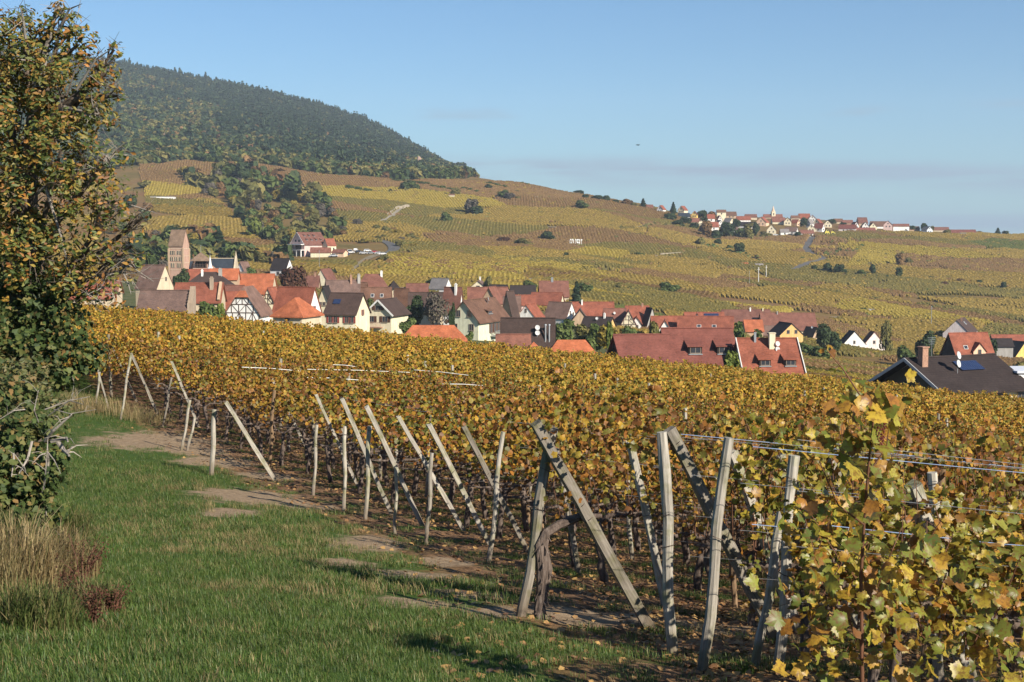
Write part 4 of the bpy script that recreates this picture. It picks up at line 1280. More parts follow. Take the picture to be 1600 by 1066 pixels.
def balcony(hd, face, q, z, w, dep, mat, rails=True):
    b = MB()
    if face == 'e': M_ = lambda x, y, z_: (q + x, -hd['w2'] - y, z_)
    else: M_ = lambda x, y, z_: (hd['gx'] * (hd['a'] + y), q + x, z_)
    def bx(x, y, z_, dx, dy, dz):
        c = M_(x, y, z_); b.box(c, (dx, dy, dz) if face == 'e' else (dy, dx, dz))
    bx(0, dep / 2, z, w, dep, .18)
    bx(0, dep - .04, z + 1.0, w, .08, .1)
    n = int(w / .28)
    for k in range(n + 1): bx(-w / 2 + .04 + (w - .08) * k / n, dep - .04, z + .52, .05, .05, .86)
    b.build('balcony', mat, hd['o'])
def antenna(hd, x, h_):
    b = MB(); z = hd['hr']
    b.tube([(x, 0, z - .2), (x, 0, z + h_)], [.03, .02], 5)
    for k in range(4): b.box((x, 0, z + h_ - .12 - k * .22), (1.1 - k * .15, .025, .025))
    b.build('antenna', METAL, hd['rf'])
ALL = {}
DIST = dict(hotel=745, hotelw=745, kiosk=735, kiosk2=735, white15=590, white16=560, cream17=535, tan39=520, ochre38=465, white40a=495, pink40b=500, pink43=610,
            yellow46=515, grey45=500, red45=560, tan28b=420, half29b=430, grey30=440, white26=400, brown27=428, red28a=445, red29a=435, red29c=445, white29d=440, red34a=400, red34b=395,
            white34a=385, white34c=420, red34d=450, long35a=540, long35b=535, orange36=480, tan36=480, red25a=540, dark25c=535, red25b=490, red25d=470, white24g=535, white24h=585, dark24i=525,
            red24m=500, red24m2=500, cream20=292, brown24d=345, dark31=400, hip24b=460, bigorange=430, mossy6=440, red24l=500)
def V(key, *a, **k):
    a = list(a)
    if key in DIST:
        q = DIST[key] / a[7]; a[7] = DIST[key]
        q = 1 + (q - 1) * 0.9
        if len(a) > 10: a[10] = [(w[0], w[1] * q, w[2] * q, w[3] * q, w[4] * q) + tuple(w[5:]) for w in a[10]]
        for n in ('L', 'W'):
            if n in k: k[n] *= q
        if 'chim' in k: k['chim'] = [(c[0] * q, c[1] * q) + tuple(c[2:]) for c in k['chim']]
    ALL[key] = house(*a, **k)
def wr(face, xs, z, w, h, sh=None): return [(face, x, z, w, h, sh) for x in xs]

# ---- front row, right to left
V('dark', 'large house with dark brown hipless roof, solar panels and brick chimney at right', 1376, 1594, 66, 'L', 557, 597, 150, 'cream', 'dark', wr('e', [-4, -1, 2, 5], -1.9, 1.1, 1.2), over=.8, gov=1.5, verge='grey', yaw=25, L=9.6, W=10.4)
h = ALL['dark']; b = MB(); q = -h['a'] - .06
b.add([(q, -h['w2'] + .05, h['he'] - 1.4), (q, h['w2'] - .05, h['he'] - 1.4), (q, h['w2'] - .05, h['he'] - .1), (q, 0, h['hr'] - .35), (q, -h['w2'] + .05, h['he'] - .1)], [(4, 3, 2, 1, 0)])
b.build('gable_shade_cladding', plain('eave_shade_boards', (.10, .085, .055), .85, .3, 3, 0, .3, 'Object', (1, 8, 1)), h['o'])  # boards added over the cream gable, eave shade put into their dark colour
panel(h, -0.2, .36, 1.05, 1.7, 3); dish(h, -1.6, .55, 2.2, .42, 2); antenna(h, -2.6, 2.2)
b = MB(); b.box((-4.8, -1.2, h['hr'] - .1), (.75, .75, 2.6)); b.box((-4.8, -1.2, h['hr'] + 1.25), (.95, .95, .12)); b.build('chimney', BRICK, h['rf'])
V('red1', 'big red roofed house, lower of the joined pair with dark open gable', 958, 1046, 7, 'L', 523, 563, 185, 'darkwood', 'deepred', over=.5, yaw=10, W=8.4)
V('red2', 'big red roofed house with two shed dormers, taller of the joined pair', 1034, 1143, 3, 'L', 513, 565, 187, 'grey', 'deepred', over=.4, yaw=4, W=10.5)
h = ALL['red2']; dormer(h, -.9, .72, 1.75, 1.15, ROOF['deepred']); dormer(h, 2.9, .72, 1.75, 1.15, ROOF['deepred'])
V('red3', 'red roofed house with two long dormers, cream chimney and pale verges', 1152, 1243, 2, 'L', 529, 580, 183, 'grey', 'red', over=.35, yaw=3, W=9.6)
h = ALL['red3']; dormer(h, -1.0, .78, 1.45, 1.0, ROOF['red']); dormer(h, 2.3, .78, 1.45, 1.0, ROOF['red']); dish(h, 1.1, .3, 1.0, .34, 2)
for (cx_, cy_, w_, m_) in ((-1.6, -.4, .28, METAL), (.45, -1.1, .75, WALL['cream'])):
    b = MB(); zt = h['hr'] + .75; b.box((cx_, cy_, h['hr'] - .5), (w_, w_, 2.5)); b.box((cx_, cy_, zt + .05), (w_ * 1.2, w_ * 1.2, .1)); b.build('chimney', m_, h['rf'])
b = MB()
for s in (-1, 1): b.bar((s * (h['a'] + .34), -h['w2'] - .3, h['he'] - .2), (s * (h['a'] + .34), 0, h['hr'] + .05), .12, .3)
b.build('verge_board', FRAME, h['o'])
V('orange1', 'low orange tiled hip roof just above the vines, right of the dark barn roof', 858, 928, 0, 'L', 531, 548, 182, 'beige', 'orange', hip=.8)
V('orange0', 'small orange tiled lean roof at the foot of the dark barn roof', 822, 846, 0, 'L', 534, 547, 178, 'beige', 'orange', hip=.7)
V('barn2', 'broad dark brown roof with two steel flue pipes and satellite dish', 784, 866, 3, 'R', 497, 537, 225, 'stone', 'darkbrown', yaw=5)
h = ALL['barn2']; dish(h, 1.6, .72, 1.8, .4, 2)
for q in (2.9, 3.5):
    p = roof_pt(h, q, .85); bb = MB(); bb.tube([p + Vector((0, 0, -.4)), p + Vector((0, 0, 2.4))], [.13, .13], 8); bb.tube([p + Vector((0, 0, 2.4)), p + Vector((0, 0, 2.6))], [.22, .2], 8); bb.build('flue_pipe', METAL, h['rf'])
V('shed3', 'low brown red lean roof left of the dark barn roof', 778, 826, 0, 'L', 523, 540, 208, 'stone', 'brownred')
V('cream21', 'three storey cream house with brown roof, gable windows and balcony in the village middle', 705, 793, 42, 'L', 467, 496, 285, 'palegreen', 'brown', wr('g', [-1.2, 1.2], .5, 1.0, 1.3, None) + wr('g', [-1.9, 1.7], -2.2, 1.05, 1.3) + wr('e', [-1.2, .6, 2.2], -3.0, 1.0, 1.9, 'brown') + wr('e', [-2.5, -.5, 2], -6.0, 1.1, 1.5),
  over=.55, yaw=66, L=14.5, W=6.4)
h = ALL['cream21']; balcony(h, 'e', .9, h['he'] - 3.6, 5.2, 1.2, METAL); dish(h, 2.0, .3, 1.3, .45, 1); dormer(h, -.4, .8, 2.0, .75, ROOF['brown'])
V('orange22', 'long low orange hip roof in front of the grey bare tree', 628, 726, 0, 'L', 508, 527, 215, 'beige', 'orange', hip=.9)
V('cream20', 'cream gabled house with dark brown roof and brick balcony', 581, 629, 37, 'L', 467, 487, 290, 'cream', 'darkbrown', wr('g', [-.1], .5, 1.3, .9, 'brown') + wr('g', [-1.6, 1.4], -1.9, 1.2, 1.2, 'brown'), over=.6, verge='white', yaw=72, W=5.6, L=9)
h = ALL['cream20']; balcony(h, 'g', .8, h['he'] - 3.0, 3.4, 1.2, BRICK)
V('solar19', 'cream house with dark brown roof, two blue solar panels and red shutters', 514, 571, 8, 'R', 458, 487, 262, 'cream', 'darkbrown', wr('e', [-1.9, -.9], -1.9, .75, 1.2, 'red') + wr('e', [1.3, 2.3], -1.9, .75, 1.2, 'red') + [('g', 0, -.6, .7, 1.0, 'red')], over=.35, yaw=14, W=7.6)
panel(ALL['solar19'], -1.7, .48, .72, 1.2, 2)
V('front14', 'orange hipped roof over a beige wall with pale verge boards, nearest the vines', 438, 490, 34, 'L', 465, 489, 245, 'beige', 'orange', [('g', 0, -1.3, 1.0, .8)], hip=.95, yaw=70, W=5.6, L=7)
V('red13', 'house with steep bright red roof and narrow white gable', 427, 500, 15, 'R', 449, 487, 285, 'white', 'red', [('g', -.2, .2, .7, 1.0, 'red'), ('g', .9, -1.9, .7, 1.0, 'red'), ('g', -1.0, -1.9, .7, 1.0, 'red')], yaw=20, over=.3)
V('yel13', 'narrow pale yellow half timbered gable left of the bright red roof', 412, 437, 24, 'L', 449, 474, 305, 'cream', 'red', timber=True, yaw=80, W=3.4, L=5, over=.3)
V('half11', 'white half timbered house with orange half hipped roof above the vines', 359, 417, 52, 'L', 447, 487, 280, 'white', 'mauve', [('g', -.3, -1.6, .8, .9)], half=.38, timber=True, over=.45, yaw=83, W=6.9, L=8)
h = ALL['half11']
b = MB(); hz = h['hr'] - .38 * (h['hr'] - h['he']); q = -h['a'] - .42
b.add([(q, -h['w2'] * .4, hz), (q, h['w2'] * .4, hz), (q + h['w2'] * .38, 0, h['hr'] + .05), (q - .05, -h['w2'] * .4, hz - .1), (q - .05, h['w2'] * .4, hz - .1)], [(0, 2, 1), (3, 0, 1, 4)])
b.build('half_hip', ROOF['orange'], h['rf'])
V('red12', 'small red roof with a white dish left of the half timbered gable', 346, 380, 0, 'L', 456, 480, 300, 'beige', 'red'); dish(ALL['red12'], 2.0, .8, 1.4, .35, 1)
V('barn1', 'long low purplish brown barn roof at the left behind the vines', 222, 294, 0, 'L', 454, 480, 245, 'stone', 'mauve')
b = MB(); h = ALL['barn1']; q = h['a'] + .8
for k in range(7): b.box((q, -h['w2'] + k * h['w2'] / 6, (h['he'] + (k + .5) * (h['hr'] - h['he']) / 6.2 - 3) / 2 + .3), (.9, h['w2'] / 6 + .02 - .03, h['he'] + (k + .5) * (h['hr'] - h['he']) / 6.2 + 3 + .6))
b.build('stepped_gable', WALL['stone'], h['o'])
V('redleft1', 'red roofed house glimpsed through the overhanging tree at far left', 84, 132, 12, 'R', 432, 452, 330, 'white', 'red', chim=((.5, -.3, .6),))
V('redleft2', 'brown red roof glimpsed right of another through the overhanging tree', 134, 186, 0, 'L', 436, 455, 320, 'beige', 'brownred')
V('redleft3', 'low red roof deep behind the overhanging tree', 100, 175, 0, 'L', 447, 462, 290, 'beige', 'red')
V('red17', 'long red roof behind the barn with leaning stone parapet', 277, 347, 0, 'L', 442, 468, 285, 'beige', 'red', chim=((2.6, -1.0, 0.9, .7, WALL['stone']),)); 
h = ALL['red17']; b = MB(); b.bar((h['a'] - .2, -h['w2'] - .3, h['he']), (h['a'] - .2, -.4, h['hr'] + .1), .5, .5); b.build('parapet', WALL['tan'], h['o']); skylight(h, -1.4, .8, 1.2, 1)
V('mid18', 'brown red roof between the long red roof and half timbered house', 338, 380, 0, 'L', 446, 466, 320, 'beige', 'brownred')
V('darkhip', 'dark hipped roof with two white chimneys below the church', 288, 366, 0, 'L', 425, 447, 350, 'stone', 'darkbrown', hip=1.3, chim=((-1.6, -.8, .3, .5, WALL['white']), (2.8, -.5, .6, .8, WALL['grey'])))
V('white2', 'tall white gable beside the dark green tree at far left', 214, 268, 17, 'R', 414, 448, 330, 'beige', 'mauve', [('g', .3, 1.5, .6, .8)], yaw=24, over=.2)
V('bigorange', 'wide orange red roof below the church, seen above the half timbered house', 376, 428, 0, 'R', 428, 456, 395, 'beige', 'orange')
V('mossy6', 'mossy brown red roof between the church and the wide orange roof', 338, 384, 0, 'L', 425, 446, 405, 'beige', 'moss')
V('farred', 'red roof directly in front of the church choir', 288, 332, 0, 'L', 421, 436, 430, 'tan', 'red')
V('farred2', 'red roof right of the church choir under the slate nave', 330, 372, 0, 'L', 420, 434, 425, 'tan', 'orange')
V('white15', 'white house with dark slate roof on the slope above the village', 423, 457, 8, 'R', 404, 420, 520, 'white', 'dark', [('g', 0, -1.4, .9, 1.0), ('e', 0, -2.2, 1.2, 1.2)], over=.3)
V('white16', 'small white gable in trees right of the church', 370, 392, 14, 'L', 409, 423, 480, 'white', 'mauve')
V('cream17', 'big cream gable with brown red roof below the hillside hotel', 488, 530, 32, 'L', 420, 449, 395, 'cream', 'brownred', [('g', .5, -.5, .8, 1.0)], over=.25)
V('red24l', 'small red roof with brick chimney left of the big cream gable', 474, 498, 0, 'L', 431, 447, 410, 'tan', 'brownred', chim=((1.2, 0, .8),))
V('brown24a', 'orange plastered gable with long faded brown roof', 505, 565, 13, 'L', 438, 463, 345, 'peach', 'mauve', chim=((2, -.5, 1.0, .5), (4, -.3, 1.2, .7, WALL['grey'])), yaw=20)
V('front24', 'cream side gable tucked between the red roof and the solar panel house', 498, 520, 17, 'L', 447, 470, 310, 'cream', 'dark', [('g', .2, -1.0, .7, .8), ('g', -.7, -1.0, .7, .8)])
V('hip24b', 'large faded red hipped roof behind the brown roofs', 558, 606, 0, 'L', 428, 452, 400, 'beige', 'brownred', hip=.55, chim=((2.6, -.4, .7, .7, WALL['white']),))
V('brown24c', 'long brown roof behind the cream gabled house', 566, 610, 0, 'L', 449, 473, 335, 'beige', 'brown'); skylight(ALL['brown24c'], -.8, .55); skylight(ALL['brown24c'], 1.4, .55)
V('brown24c2', 'brown roof with thin white gable left of the hipped red roof', 540, 575, 5, 'R', 441, 460, 365, 'white', 'brown')
V('brown24d', 'narrow brown roofed house with white gable edge beside the small pyramid tower', 615, 641, 6, 'R', 451, 481, 318, 'white', 'brown')
V('dark24e', 'dark brown roof behind the bare grey tree', 640, 698, 0, 'L', 457, 482, 335, 'beige', 'darkbrown')
V('redbr24f', 'red brown roof with white gable edge left of the three storey cream house', 693, 723, 6, 'R', 449, 480, 325, 'white', 'brownred', chim=((.8, -.4, .6, .5, WALL['white']),))
V('white24g', 'grey roofed house with bright white gable at the back of the village', 670, 706, 10, 'R', 435, 450, 440, 'white', 'grey', over=.2)
V('white24h', 'white house with two gable windows at the village edge beneath the fields', 733, 766, 29, 'L', 438, 450, 445, 'cream', 'mauve', [('g', 0, .1, 1.2, .8), ('g', -1, -2.0, 1.0, 1.0), ('g', 1, -2.0, 1.0, 1.0)], chim=((1, 0, 1.2, .6, WALL['white']),))
V('dark24i', 'dark grey brown roof over a pinkish wall at the back of the village', 762, 796, 8, 'R', 445, 456, 425, 'pink', 'dark')
V('redbr24j', 'wide red brown roof behind the three storey cream house', 732, 792, 0, 'L', 449, 470, 385, 'beige', 'brownred')
V('redbr24j2', 'red brown cross gable behind the three storey cream house', 752, 786, 24, 'L', 448, 470, 375, 'brown' if False else 'tan', 'brownred')
V('red24m', 'faded red roofs in the back row left of the white gable', 636, 668, 0, 'L', 443, 456, 440, 'beige', 'brownred')
V('red24m2', 'low red roof in the back row right of the small pyramid tower', 628, 660, 0, 'L', 449, 460, 395, 'beige', 'moss')
V('brown24n', 'dark brown roof with shaded gable right of the three storey cream house', 786, 808, 12, 'L', 455, 484, 330, 'tan', 'darkbrown')
V('tan24n', 'small tan gable in front of the white triangular gable', 788, 812, 0, 'R', 463, 482, 345, 'tan', 'mauve')
V('red25a', 'big deep red roof at the back of the village beside the graveyard wall', 842, 888, 2, 'L', 439, 461, 470, 'beige', 'brownred', chim=((-.5, 0, 1.0, .8, METAL),))
V('dark25c', 'dark roofed barn behind the car park left of the deep red roof', 798, 836, 0, 'L', 446, 458, 465, 'grey', 'dark')
V('red25b', 'red roof with pale gable in front of the deep red roof', 828, 882, 8, 'R', 457, 474, 400, 'cream', 'red')
V('red25d', 'pinkish red low roof left of the pale gable', 802, 836, 0, 'L', 461, 474, 385, 'pink', 'red')
V('white26', 'white triangular gable with small dark attic window', 805, 853, 33, 'L', 475, 497, 330, 'white', 'red', [('g', 0, 1.6, .5, .8)], over=.25)
V('brown27', 'big faded brown roof with white gable on its right', 850, 901, 17, 'R', 472, 495, 345, 'white', 'mauve', [('g', -.6, .6, .6, 1), ('g', .9, .2, .6, 1)], over=.25)
V('red28a', 'long red roof right of the faded brown roof', 890, 958, 0, 'L', 472, 494, 375, 'white', 'red', chim=((-2.6, -.6, .4, .45, WALL['white']),))
V('tan28b', 'tan rendered gable in front of the long red roof', 892, 922, 29, 'L', 482, 501, 325, 'tan', 'mauve')
V('red29a', 'brown red roof with a round dish left of the half timbered cream gable', 944, 977, 0, 'L', 482, 499, 355, 'beige', 'brownred'); dish(ALL['red29a'], -.3, .6, 1, .4, 1)
V('half29b', 'cream half timbered gable in the right half of the village', 969, 995, 24, 'L', 484, 506, 335, 'cream', 'brownred', timber=True, over=.25)
V('red29c', 'red roof behind the grey pointed gable', 978, 1013, 0, 'L', 478, 501, 370, 'white', 'red', chim=((1.4, 0, .5, .6),))
V('white29d', 'low white wall with tiny window below the red roof', 988, 1003, 13, 'L', 494, 503, 345, 'white', 'red', [('g', 0, -1.5, .8, .8)])
V('grey30', 'narrow grey pointed gable with dark left roof slope', 1001, 1028, 19, 'R', 481, 510, 315, 'grey', 'dark', over=.15, yaw=58)
V('dark31', 'dark low roof with ochre gable behind the orange roof', 908, 962, 13, 'R', 495, 508, 300, 'ochre', 'dark', chim=((1.5, -.3, .8, .5, WALL['white']),)); dish(ALL['dark31'], .1, .5, 1.1, .4, 1)
V('red34a', 'red roof with small white dormer gable behind the big red roof', 1018, 1092, 0, 'L', 494, 514, 330, 'white', 'red')
V('white34a', 'small white gable on the red roofs behind the joined pair', 1029, 1049, 18, 'L', 499, 514, 318, 'white', 'red')
V('red34b', 'wide orange red roof behind the big house with two dormers', 1058, 1147, 6, 'R', 494, 516, 310, 'beige', 'red', yaw=8); skylight(ALL['red34b'], -1.8, .7, 1.2, 1); skylight(ALL['red34b'], 2.4, .7, 1.2, 1)
V('white34c', 'tiny white gable above the wide orange red roof', 1082, 1097, 12, 'L', 488, 499, 350, 'white', 'red')
V('red34d', 'back red roof with dark solar panels and white posts', 1070, 1130, 0, 'L', 488, 503, 380, 'beige', 'red'); panel(ALL['red34d'], .4, .4, 1.2, 1.9, 4)
V('long35a', 'long red brown roof with pale chimneys at the back right of the village', 1128, 1202, 0, 'L', 484, 505, 400, 'beige', 'brownred', chim=((1.3, -.3, .5, .5, WALL['white']), (5, -.3, .3, .4, WALL['cream'])))
V('long35b', 'longest faded red roof at the back right, behind the ochre house', 1188, 1272, 0, 'L', 489, 513, 400, 'beige', 'brownred', chim=((-3, -.3, .4, .4, WALL['grey']),))
V('orange36', 'small orange roof left of the ochre house', 1163, 1190, 0, 'L', 500, 515, 345, 'tan', 'orange')
V('tan36', 'tan roof between the orange roof and the ochre house', 1192, 1214, 0, 'L', 509, 521, 350, 'tan', 'mauve')
V('ochre38', 'ochre yellow gabled house with two attic windows and dark left slope', 1203, 1252, 38, 'R', 504, 521, 375, 'ochre', 'dark', wr('g', [-1.0, 1.3], .2, .85, .95), over=.3, yaw=75)
V('tan39', 'small tan house with round dish half behind the dark trees', 1254, 1282, 15, 'R', 511, 525, 380, 'tan', 'dark', over=.2); dish(ALL['tan39'], .8, .2, .9, .45, 1)
V('white40a', 'bright white gabled house with one attic window among the fields', 1310, 1352, 38, 'R', 517, 537, 430, 'white', 'dark', [('g', 0, .1, .7, .95)], over=.2, yaw=78)
V('pink40b', 'pale pink gabled house right of the bright white gable', 1344, 1382, 35, 'R', 518, 538, 432, 'palepink', 'brownred', [('g', 0, .3, .8, .95)], over=.2, yaw=78)
V('pink43', 'pink gabled house with dark roof and pale skylight at the right', 1465, 1537, 36, 'L', 498, 518, 400, 'palepink', 'darkbrown', chim=((-2, -.5, .6, .6),), over=.25, yaw=64); skylight(ALL['pink43'], .1, .35, 2.2, 1.6)
V('red44', 'red brown roofed house with yellow dormer gable at the right', 1476, 1549, 11, 'L', 520, 556, 315, 'darkwood', 'red', yaw=12, over=.4)
h = ALL['red44']; skylight(h, -1.8, .62, 1.0, 1.0)
p = roof_pt(h, .9, .95); b = MB(); w_, h_ = 3.0, 2.9
b.add([(.9 - w_ / 2, p.y, p.z), (.9 + w_ / 2, p.y, p.z), (.9 + w_ / 2, p.y, p.z + 1.2), (.9, p.y, p.z + h_), (.9 - w_ / 2, p.y, p.z + 1.2)], [(0, 1, 2, 3, 4)])
dm = b.build('dormer', WALL['peach'], h['o'])
b = MB()
for s in (-1, 1):
    q = [(.9, p.y - .25, p.z + h_ + .06), (.9 + s * (w_ / 2 + .25), p.y - .25, p.z + .95), (.9 + s * (w_ / 2 + .25), p.y + 2.0, p.z + .95), (.9, p.y + 2.6, p.z + h_ + .06)]
    qq = [(a_, b_, c_ - .16) for a_, b_, c_ in q]
    f = [(0, 1, 2, 3), (7, 6, 5, 4), (0, 4, 5, 1), (1, 5, 6, 2), (2, 6, 7, 3)]
    b.add(q + qq, f)
b.build('dormer_roof', ROOF['red'], dm); add_window(dm, (.9, p.y - .03, p.z + .3), 0, .8, 1.1)
V('yellow46', 'bright yellow gabled house with dark left slope at the right edge', 1568, 1612, 32, 'R', 533, 554, 285, 'yellow', 'dark', wr('g', [-.9, 1.1], -1.3, .8, 1.0, None), over=.3, yaw=68)
V('red45', 'low red roofs behind the grey garage at the right edge', 1549, 1604, 0, 'L', 523, 533, 390, 'beige', 'red')
V('grey45', 'grey roofed shed between the dark house and yellow house', 1550, 1580, 0, 'L', 529, 539, 310, 'grey', 'dark')
# the flat roofed annexe right of the dark house
def annexe():
    c = at(1602, 592, 152); zg = h1(c.x, c.y)
    o = empty('annexe', (c.x, c.y, zg), R(8)); tag(o, 'low white flat roofed annexe right of the dark brown roof', 'annexe')
    b = MB(); hh = c.z - zg + .9; b.box((0, 0, hh / 2 - 1), (4.2, 5, hh + 2)); b.build('wall', WALL['white'], o)
    b = MB(); b.box((0, 0, hh + .12), (4.8, 5.6, .22)); b.build('flat_roof', plain('flat_roof_white', (.62, .64, .68), .6, .1), o)
annexe()
# small tower with pyramid roof
def pyramid_tower():
    d = 360; c = at(615, 438, d); zg = h1(c.x, c.y); o = empty('tower', (c.x, c.y, zg), .3)
    tag(o, 'small tower with dark pyramid roof among the back roofs', 'tower')
    hh = c.z - zg; b = MB(); b.box((0, 0, (hh - 2.2) / 2 - 1), (2.4, 2.4, hh - 2.2 + 2)); b.build('wall', WALL['beige'], o)
    b = MB(); b.add([(-1.7, -1.7, hh - 2.3), (1.7, -1.7, hh - 2.3), (1.7, 1.7, hh - 2.3), (-1.7, 1.7, hh - 2.3), (0, 0, hh)], [(0, 1, 4), (1, 2, 4), (2, 3, 4), (3, 0, 4), (3, 2, 1, 0)]); b.build('roof', ROOF['dark'], o)
    add_window(o, (0, -1.23, hh - 3.6), 0, .7, .9)
pyramid_tower()

# ---- the church
def arch_window(root, x, y, z, w, h_, name='window'):
    b = MB(); r = w / 2; pts = [(-r, 0, 0), (r, 0, 0)] + [(cos(a) * r, 0, h_ - r + sin(a) * r) for a in np.linspace(0, pi, 7)]
    n = len(pts); b.add([(p[0], -.02, p[2]) for p in pts] + [(p[0], .3, p[2]) for p in pts], [tuple(range(n))] + [(k, k + n, (k + 1) % n + n, (k + 1) % n) for k in range(n)])
    o = b.build(name, GLASS, root, False, (x, y, z))
    s = MB()
    for sg in (-1, 1): s.box((sg * (r + .06), -.06, (h_ - r) / 2), (.11, .14, h_ - r))
    s.tube([(cos(a) * (r + .06), -.06, h_ - r + sin(a) * (r + .06)) for a in np.linspace(0, pi, 8)], [.07] * 8, 4, 0, True)
    s.build('stone_surround', WALL['beige'], o)
def church_tower():
    d = 470.; ppm = F / d; c = at(279, 359, d); zg = h1(c.x, c.y); hr = c.z - zg
    o = empty('church_tower', (c.x, c.y, zg), R(-11)); tag(o, 'square pink sandstone church tower with saddle roof and rows of arched openings', 'church tower')
    w = 23.5 / ppm; w2 = w / 2; he = hr - 24 / ppm
    b = MB(); P = [(-w2, -w2, -2), (w2, -w2, -2), (w2, w2, -2), (-w2, w2, -2), (-w2, -w2, he), (w2, -w2, he), (w2, w2, he), (-w2, w2, he), (-w2, 0, hr - .1), (w2, 0, hr - .1)]
    b.add(P, [(0, 1, 5, 4), (2, 3, 7, 6), (3, 0, 4, 8, 7), (1, 2, 6, 9, 5)]); b.build('wall', WALL['sandstone'], o)
    b = MB()
    for s in (-1, 1):
        q = [(-w2 - .12, s * (w2 + .25), he - .3), (w2 + .12, s * (w2 + .25), he - .3), (w2 + .12, 0, hr), (-w2 - .12, 0, hr)]; qq = [(a_, b_, c_ - .25) for a_, b_, c_ in q]
        f = [(0, 1, 2, 3), (7, 6, 5, 4), (0, 4, 5, 1), (1, 5, 6, 2), (3, 7, 4, 0)]
        b.add(q + qq, [g[::-1] for g in f] if s > 0 else f)
    b.build('roof', ROOF['moss'], o)
    for row, (py, groups, hh) in enumerate(((397, (-1, -.66, -.32, .32, .66, 1), 1.35), (407, (-1.02, -.68, -.18, .18, .68, 1.02), 1.4), (417, (-.82, -.4, .4, .82), 1.5))):
        z = he - (py - 383) / ppm - .2
        for g in groups: arch_window(o, g * w2 * .72, -w2 - .01, z, .42, hh)
        for g in (-.5, .5):
            arch_b = MB()
    b = MB()
    for py in (387, 398.5, 409, 419.5):
        z = he - (py - 383) / ppm - .3; b.box((0, 0, z), (w + .16, w + .16, .16))
    b.build('string_course', WALL['beige'], o)
    b = MB()
    for sx in (-1, 1):
        for sy in (-1, 1): b.box((sx * (w2 + .02), sy * (w2 + .02), he / 2 - .5), (.45, .45, he - 1.1))
    b.build('pilaster', WALL['tan'], o)
church_tower()
def church():
    d = 455.; ppm = F / d; c = at(347, 404, d); zg = h1(c.x, c.y); hr = c.z - zg
    o = empty('church', (c.x, c.y, zg), 0.05); tag(o, 'church nave and choir with blue slate roof, hipped belfry and white spirelet', 'church')
    a, w2 = 20 / ppm, 4.0; he = hr - 4.2
    b = MB(); P = [(-a, -w2, -2), (a, -w2, -2), (a, w2, -2), (-a, w2, -2), (-a, -w2, he), (a, -w2, he), (a, w2, he), (-a, w2, he), (-a, 0, hr - .1), (a, 0, hr - .1)]
    b.add(P, [(0, 1, 5, 4), (2, 3, 7, 6), (3, 0, 4, 8, 7), (1, 2, 6, 9, 5)]); b.build('nave_wall', WALL['sandstone'], o)
    b = MB()
    for s in (-1, 1):
        q = [(-a - 6, s * (w2 + .2), he - .2), (a - .2, s * (w2 + .2), he - .2), (a - .2, 0, hr), (-a - 6, 0, hr)]; qq = [(a_, b_, c_ - .25) for a_, b_, c_ in q]
        f = [(0, 1, 2, 3), (7, 6, 5, 4), (0, 4, 5, 1), (1, 5, 6, 2), (3, 7, 4, 0)]; b.add(q + qq, [g[::-1] for g in f] if s > 0 else f)
    rf = b.build('nave_roof', ROOF['slate'], o)
    b = MB(); b.box((0, 0, hr + .06), (2 * a, .3, .2)); b.build('ridge_cap', WALL['beige'], rf)
    b = MB(); n = 6      # parapet gable on the right, with a pinnacle
    b.add([(a, -w2 - .4, -2), (a, w2 + .4, -2), (a, w2 + .4, he + .3), (a, 0, hr + .9), (a, -w2 - .4, he + .3)] + [(a + .6, -w2 - .4, -2), (a + .6, w2 + .4, -2), (a + .6, w2 + .4, he + .3), (a + .6, 0, hr + .9), (a + .6, -w2 - .4, he + .3)],
          [(4, 3, 2, 1, 0), (5, 6, 7, 8, 9)] + [(k, (k + 1) % 5, (k + 1) % 5 + 5, k + 5) for k in range(5)])
    b.tube([(a + .3, 0, hr + .8), (a + .3, 0, hr + 2.4)], [.28, .05], 6); b.build('parapet_gable', WALL['beige'], o)
    # choir belfry with hipped roof
    p = at(311, 394, d - 12); lx, ly, lz = p.x - c.x, p.y - c.y, p.z - zg
    bw = 13.5 / ppm
    b = MB(); b.box((lx, ly, (lz - 5.0) / 2 - 1), (bw * 2 * .78, bw * 2 * .78, lz - 5.0 + 2)); b.build('choir_wall', WALL['sandstone'], o)
    b = MB(); z1 = lz - 2.6
    for sx in (-1, 1):
        for sy in (-1, 1): b.box((lx + sx * bw * .72, ly + sy * bw * .72, (z1 + lz - 5.05) / 2), (.25, .25, z1 - lz + 5.05))
    for k in np.linspace(-.5, .5, 5): b.box((lx + k * bw * 1.2, ly - bw * .72, (z1 + lz - 5.05) / 2), (.12, .12, z1 - lz + 5.05))
    for k in (.3, 1.1): b.box((lx, ly - bw * .73, lz - 5 + k), (bw * 1.45, .1, .1))
    b.build('belfry_posts', TIMBER, o)
    b = MB(); b.box((lx, ly, (z1 + lz - 5.0) / 2), (bw * 1.1, bw * 1.1, z1 - lz + 5.0 - .1)); b.build('belfry_louvre', WALL['darkwood'], o)
    b = MB(); e = bw * 1.02; zz = z1
    b.add([(lx - e, ly - e, zz), (lx + e, ly - e, zz), (lx + e, ly + e, zz), (lx - e, ly + e, zz), (lx, ly, lz), (lx - e, ly - e, zz - .2), (lx + e, ly - e, zz - .2), (lx + e, ly + e, zz - .2), (lx - e, ly + e, zz - .2)],
          [(0, 1, 4), (1, 2, 4), (2, 3, 4), (3, 0, 4), (0, 5, 6, 1), (1, 6, 7, 2), (2, 7, 8, 3), (3, 8, 5, 0), (5, 8, 7, 6)])
    b.build('belfry_roof', ROOF['moss'], o)
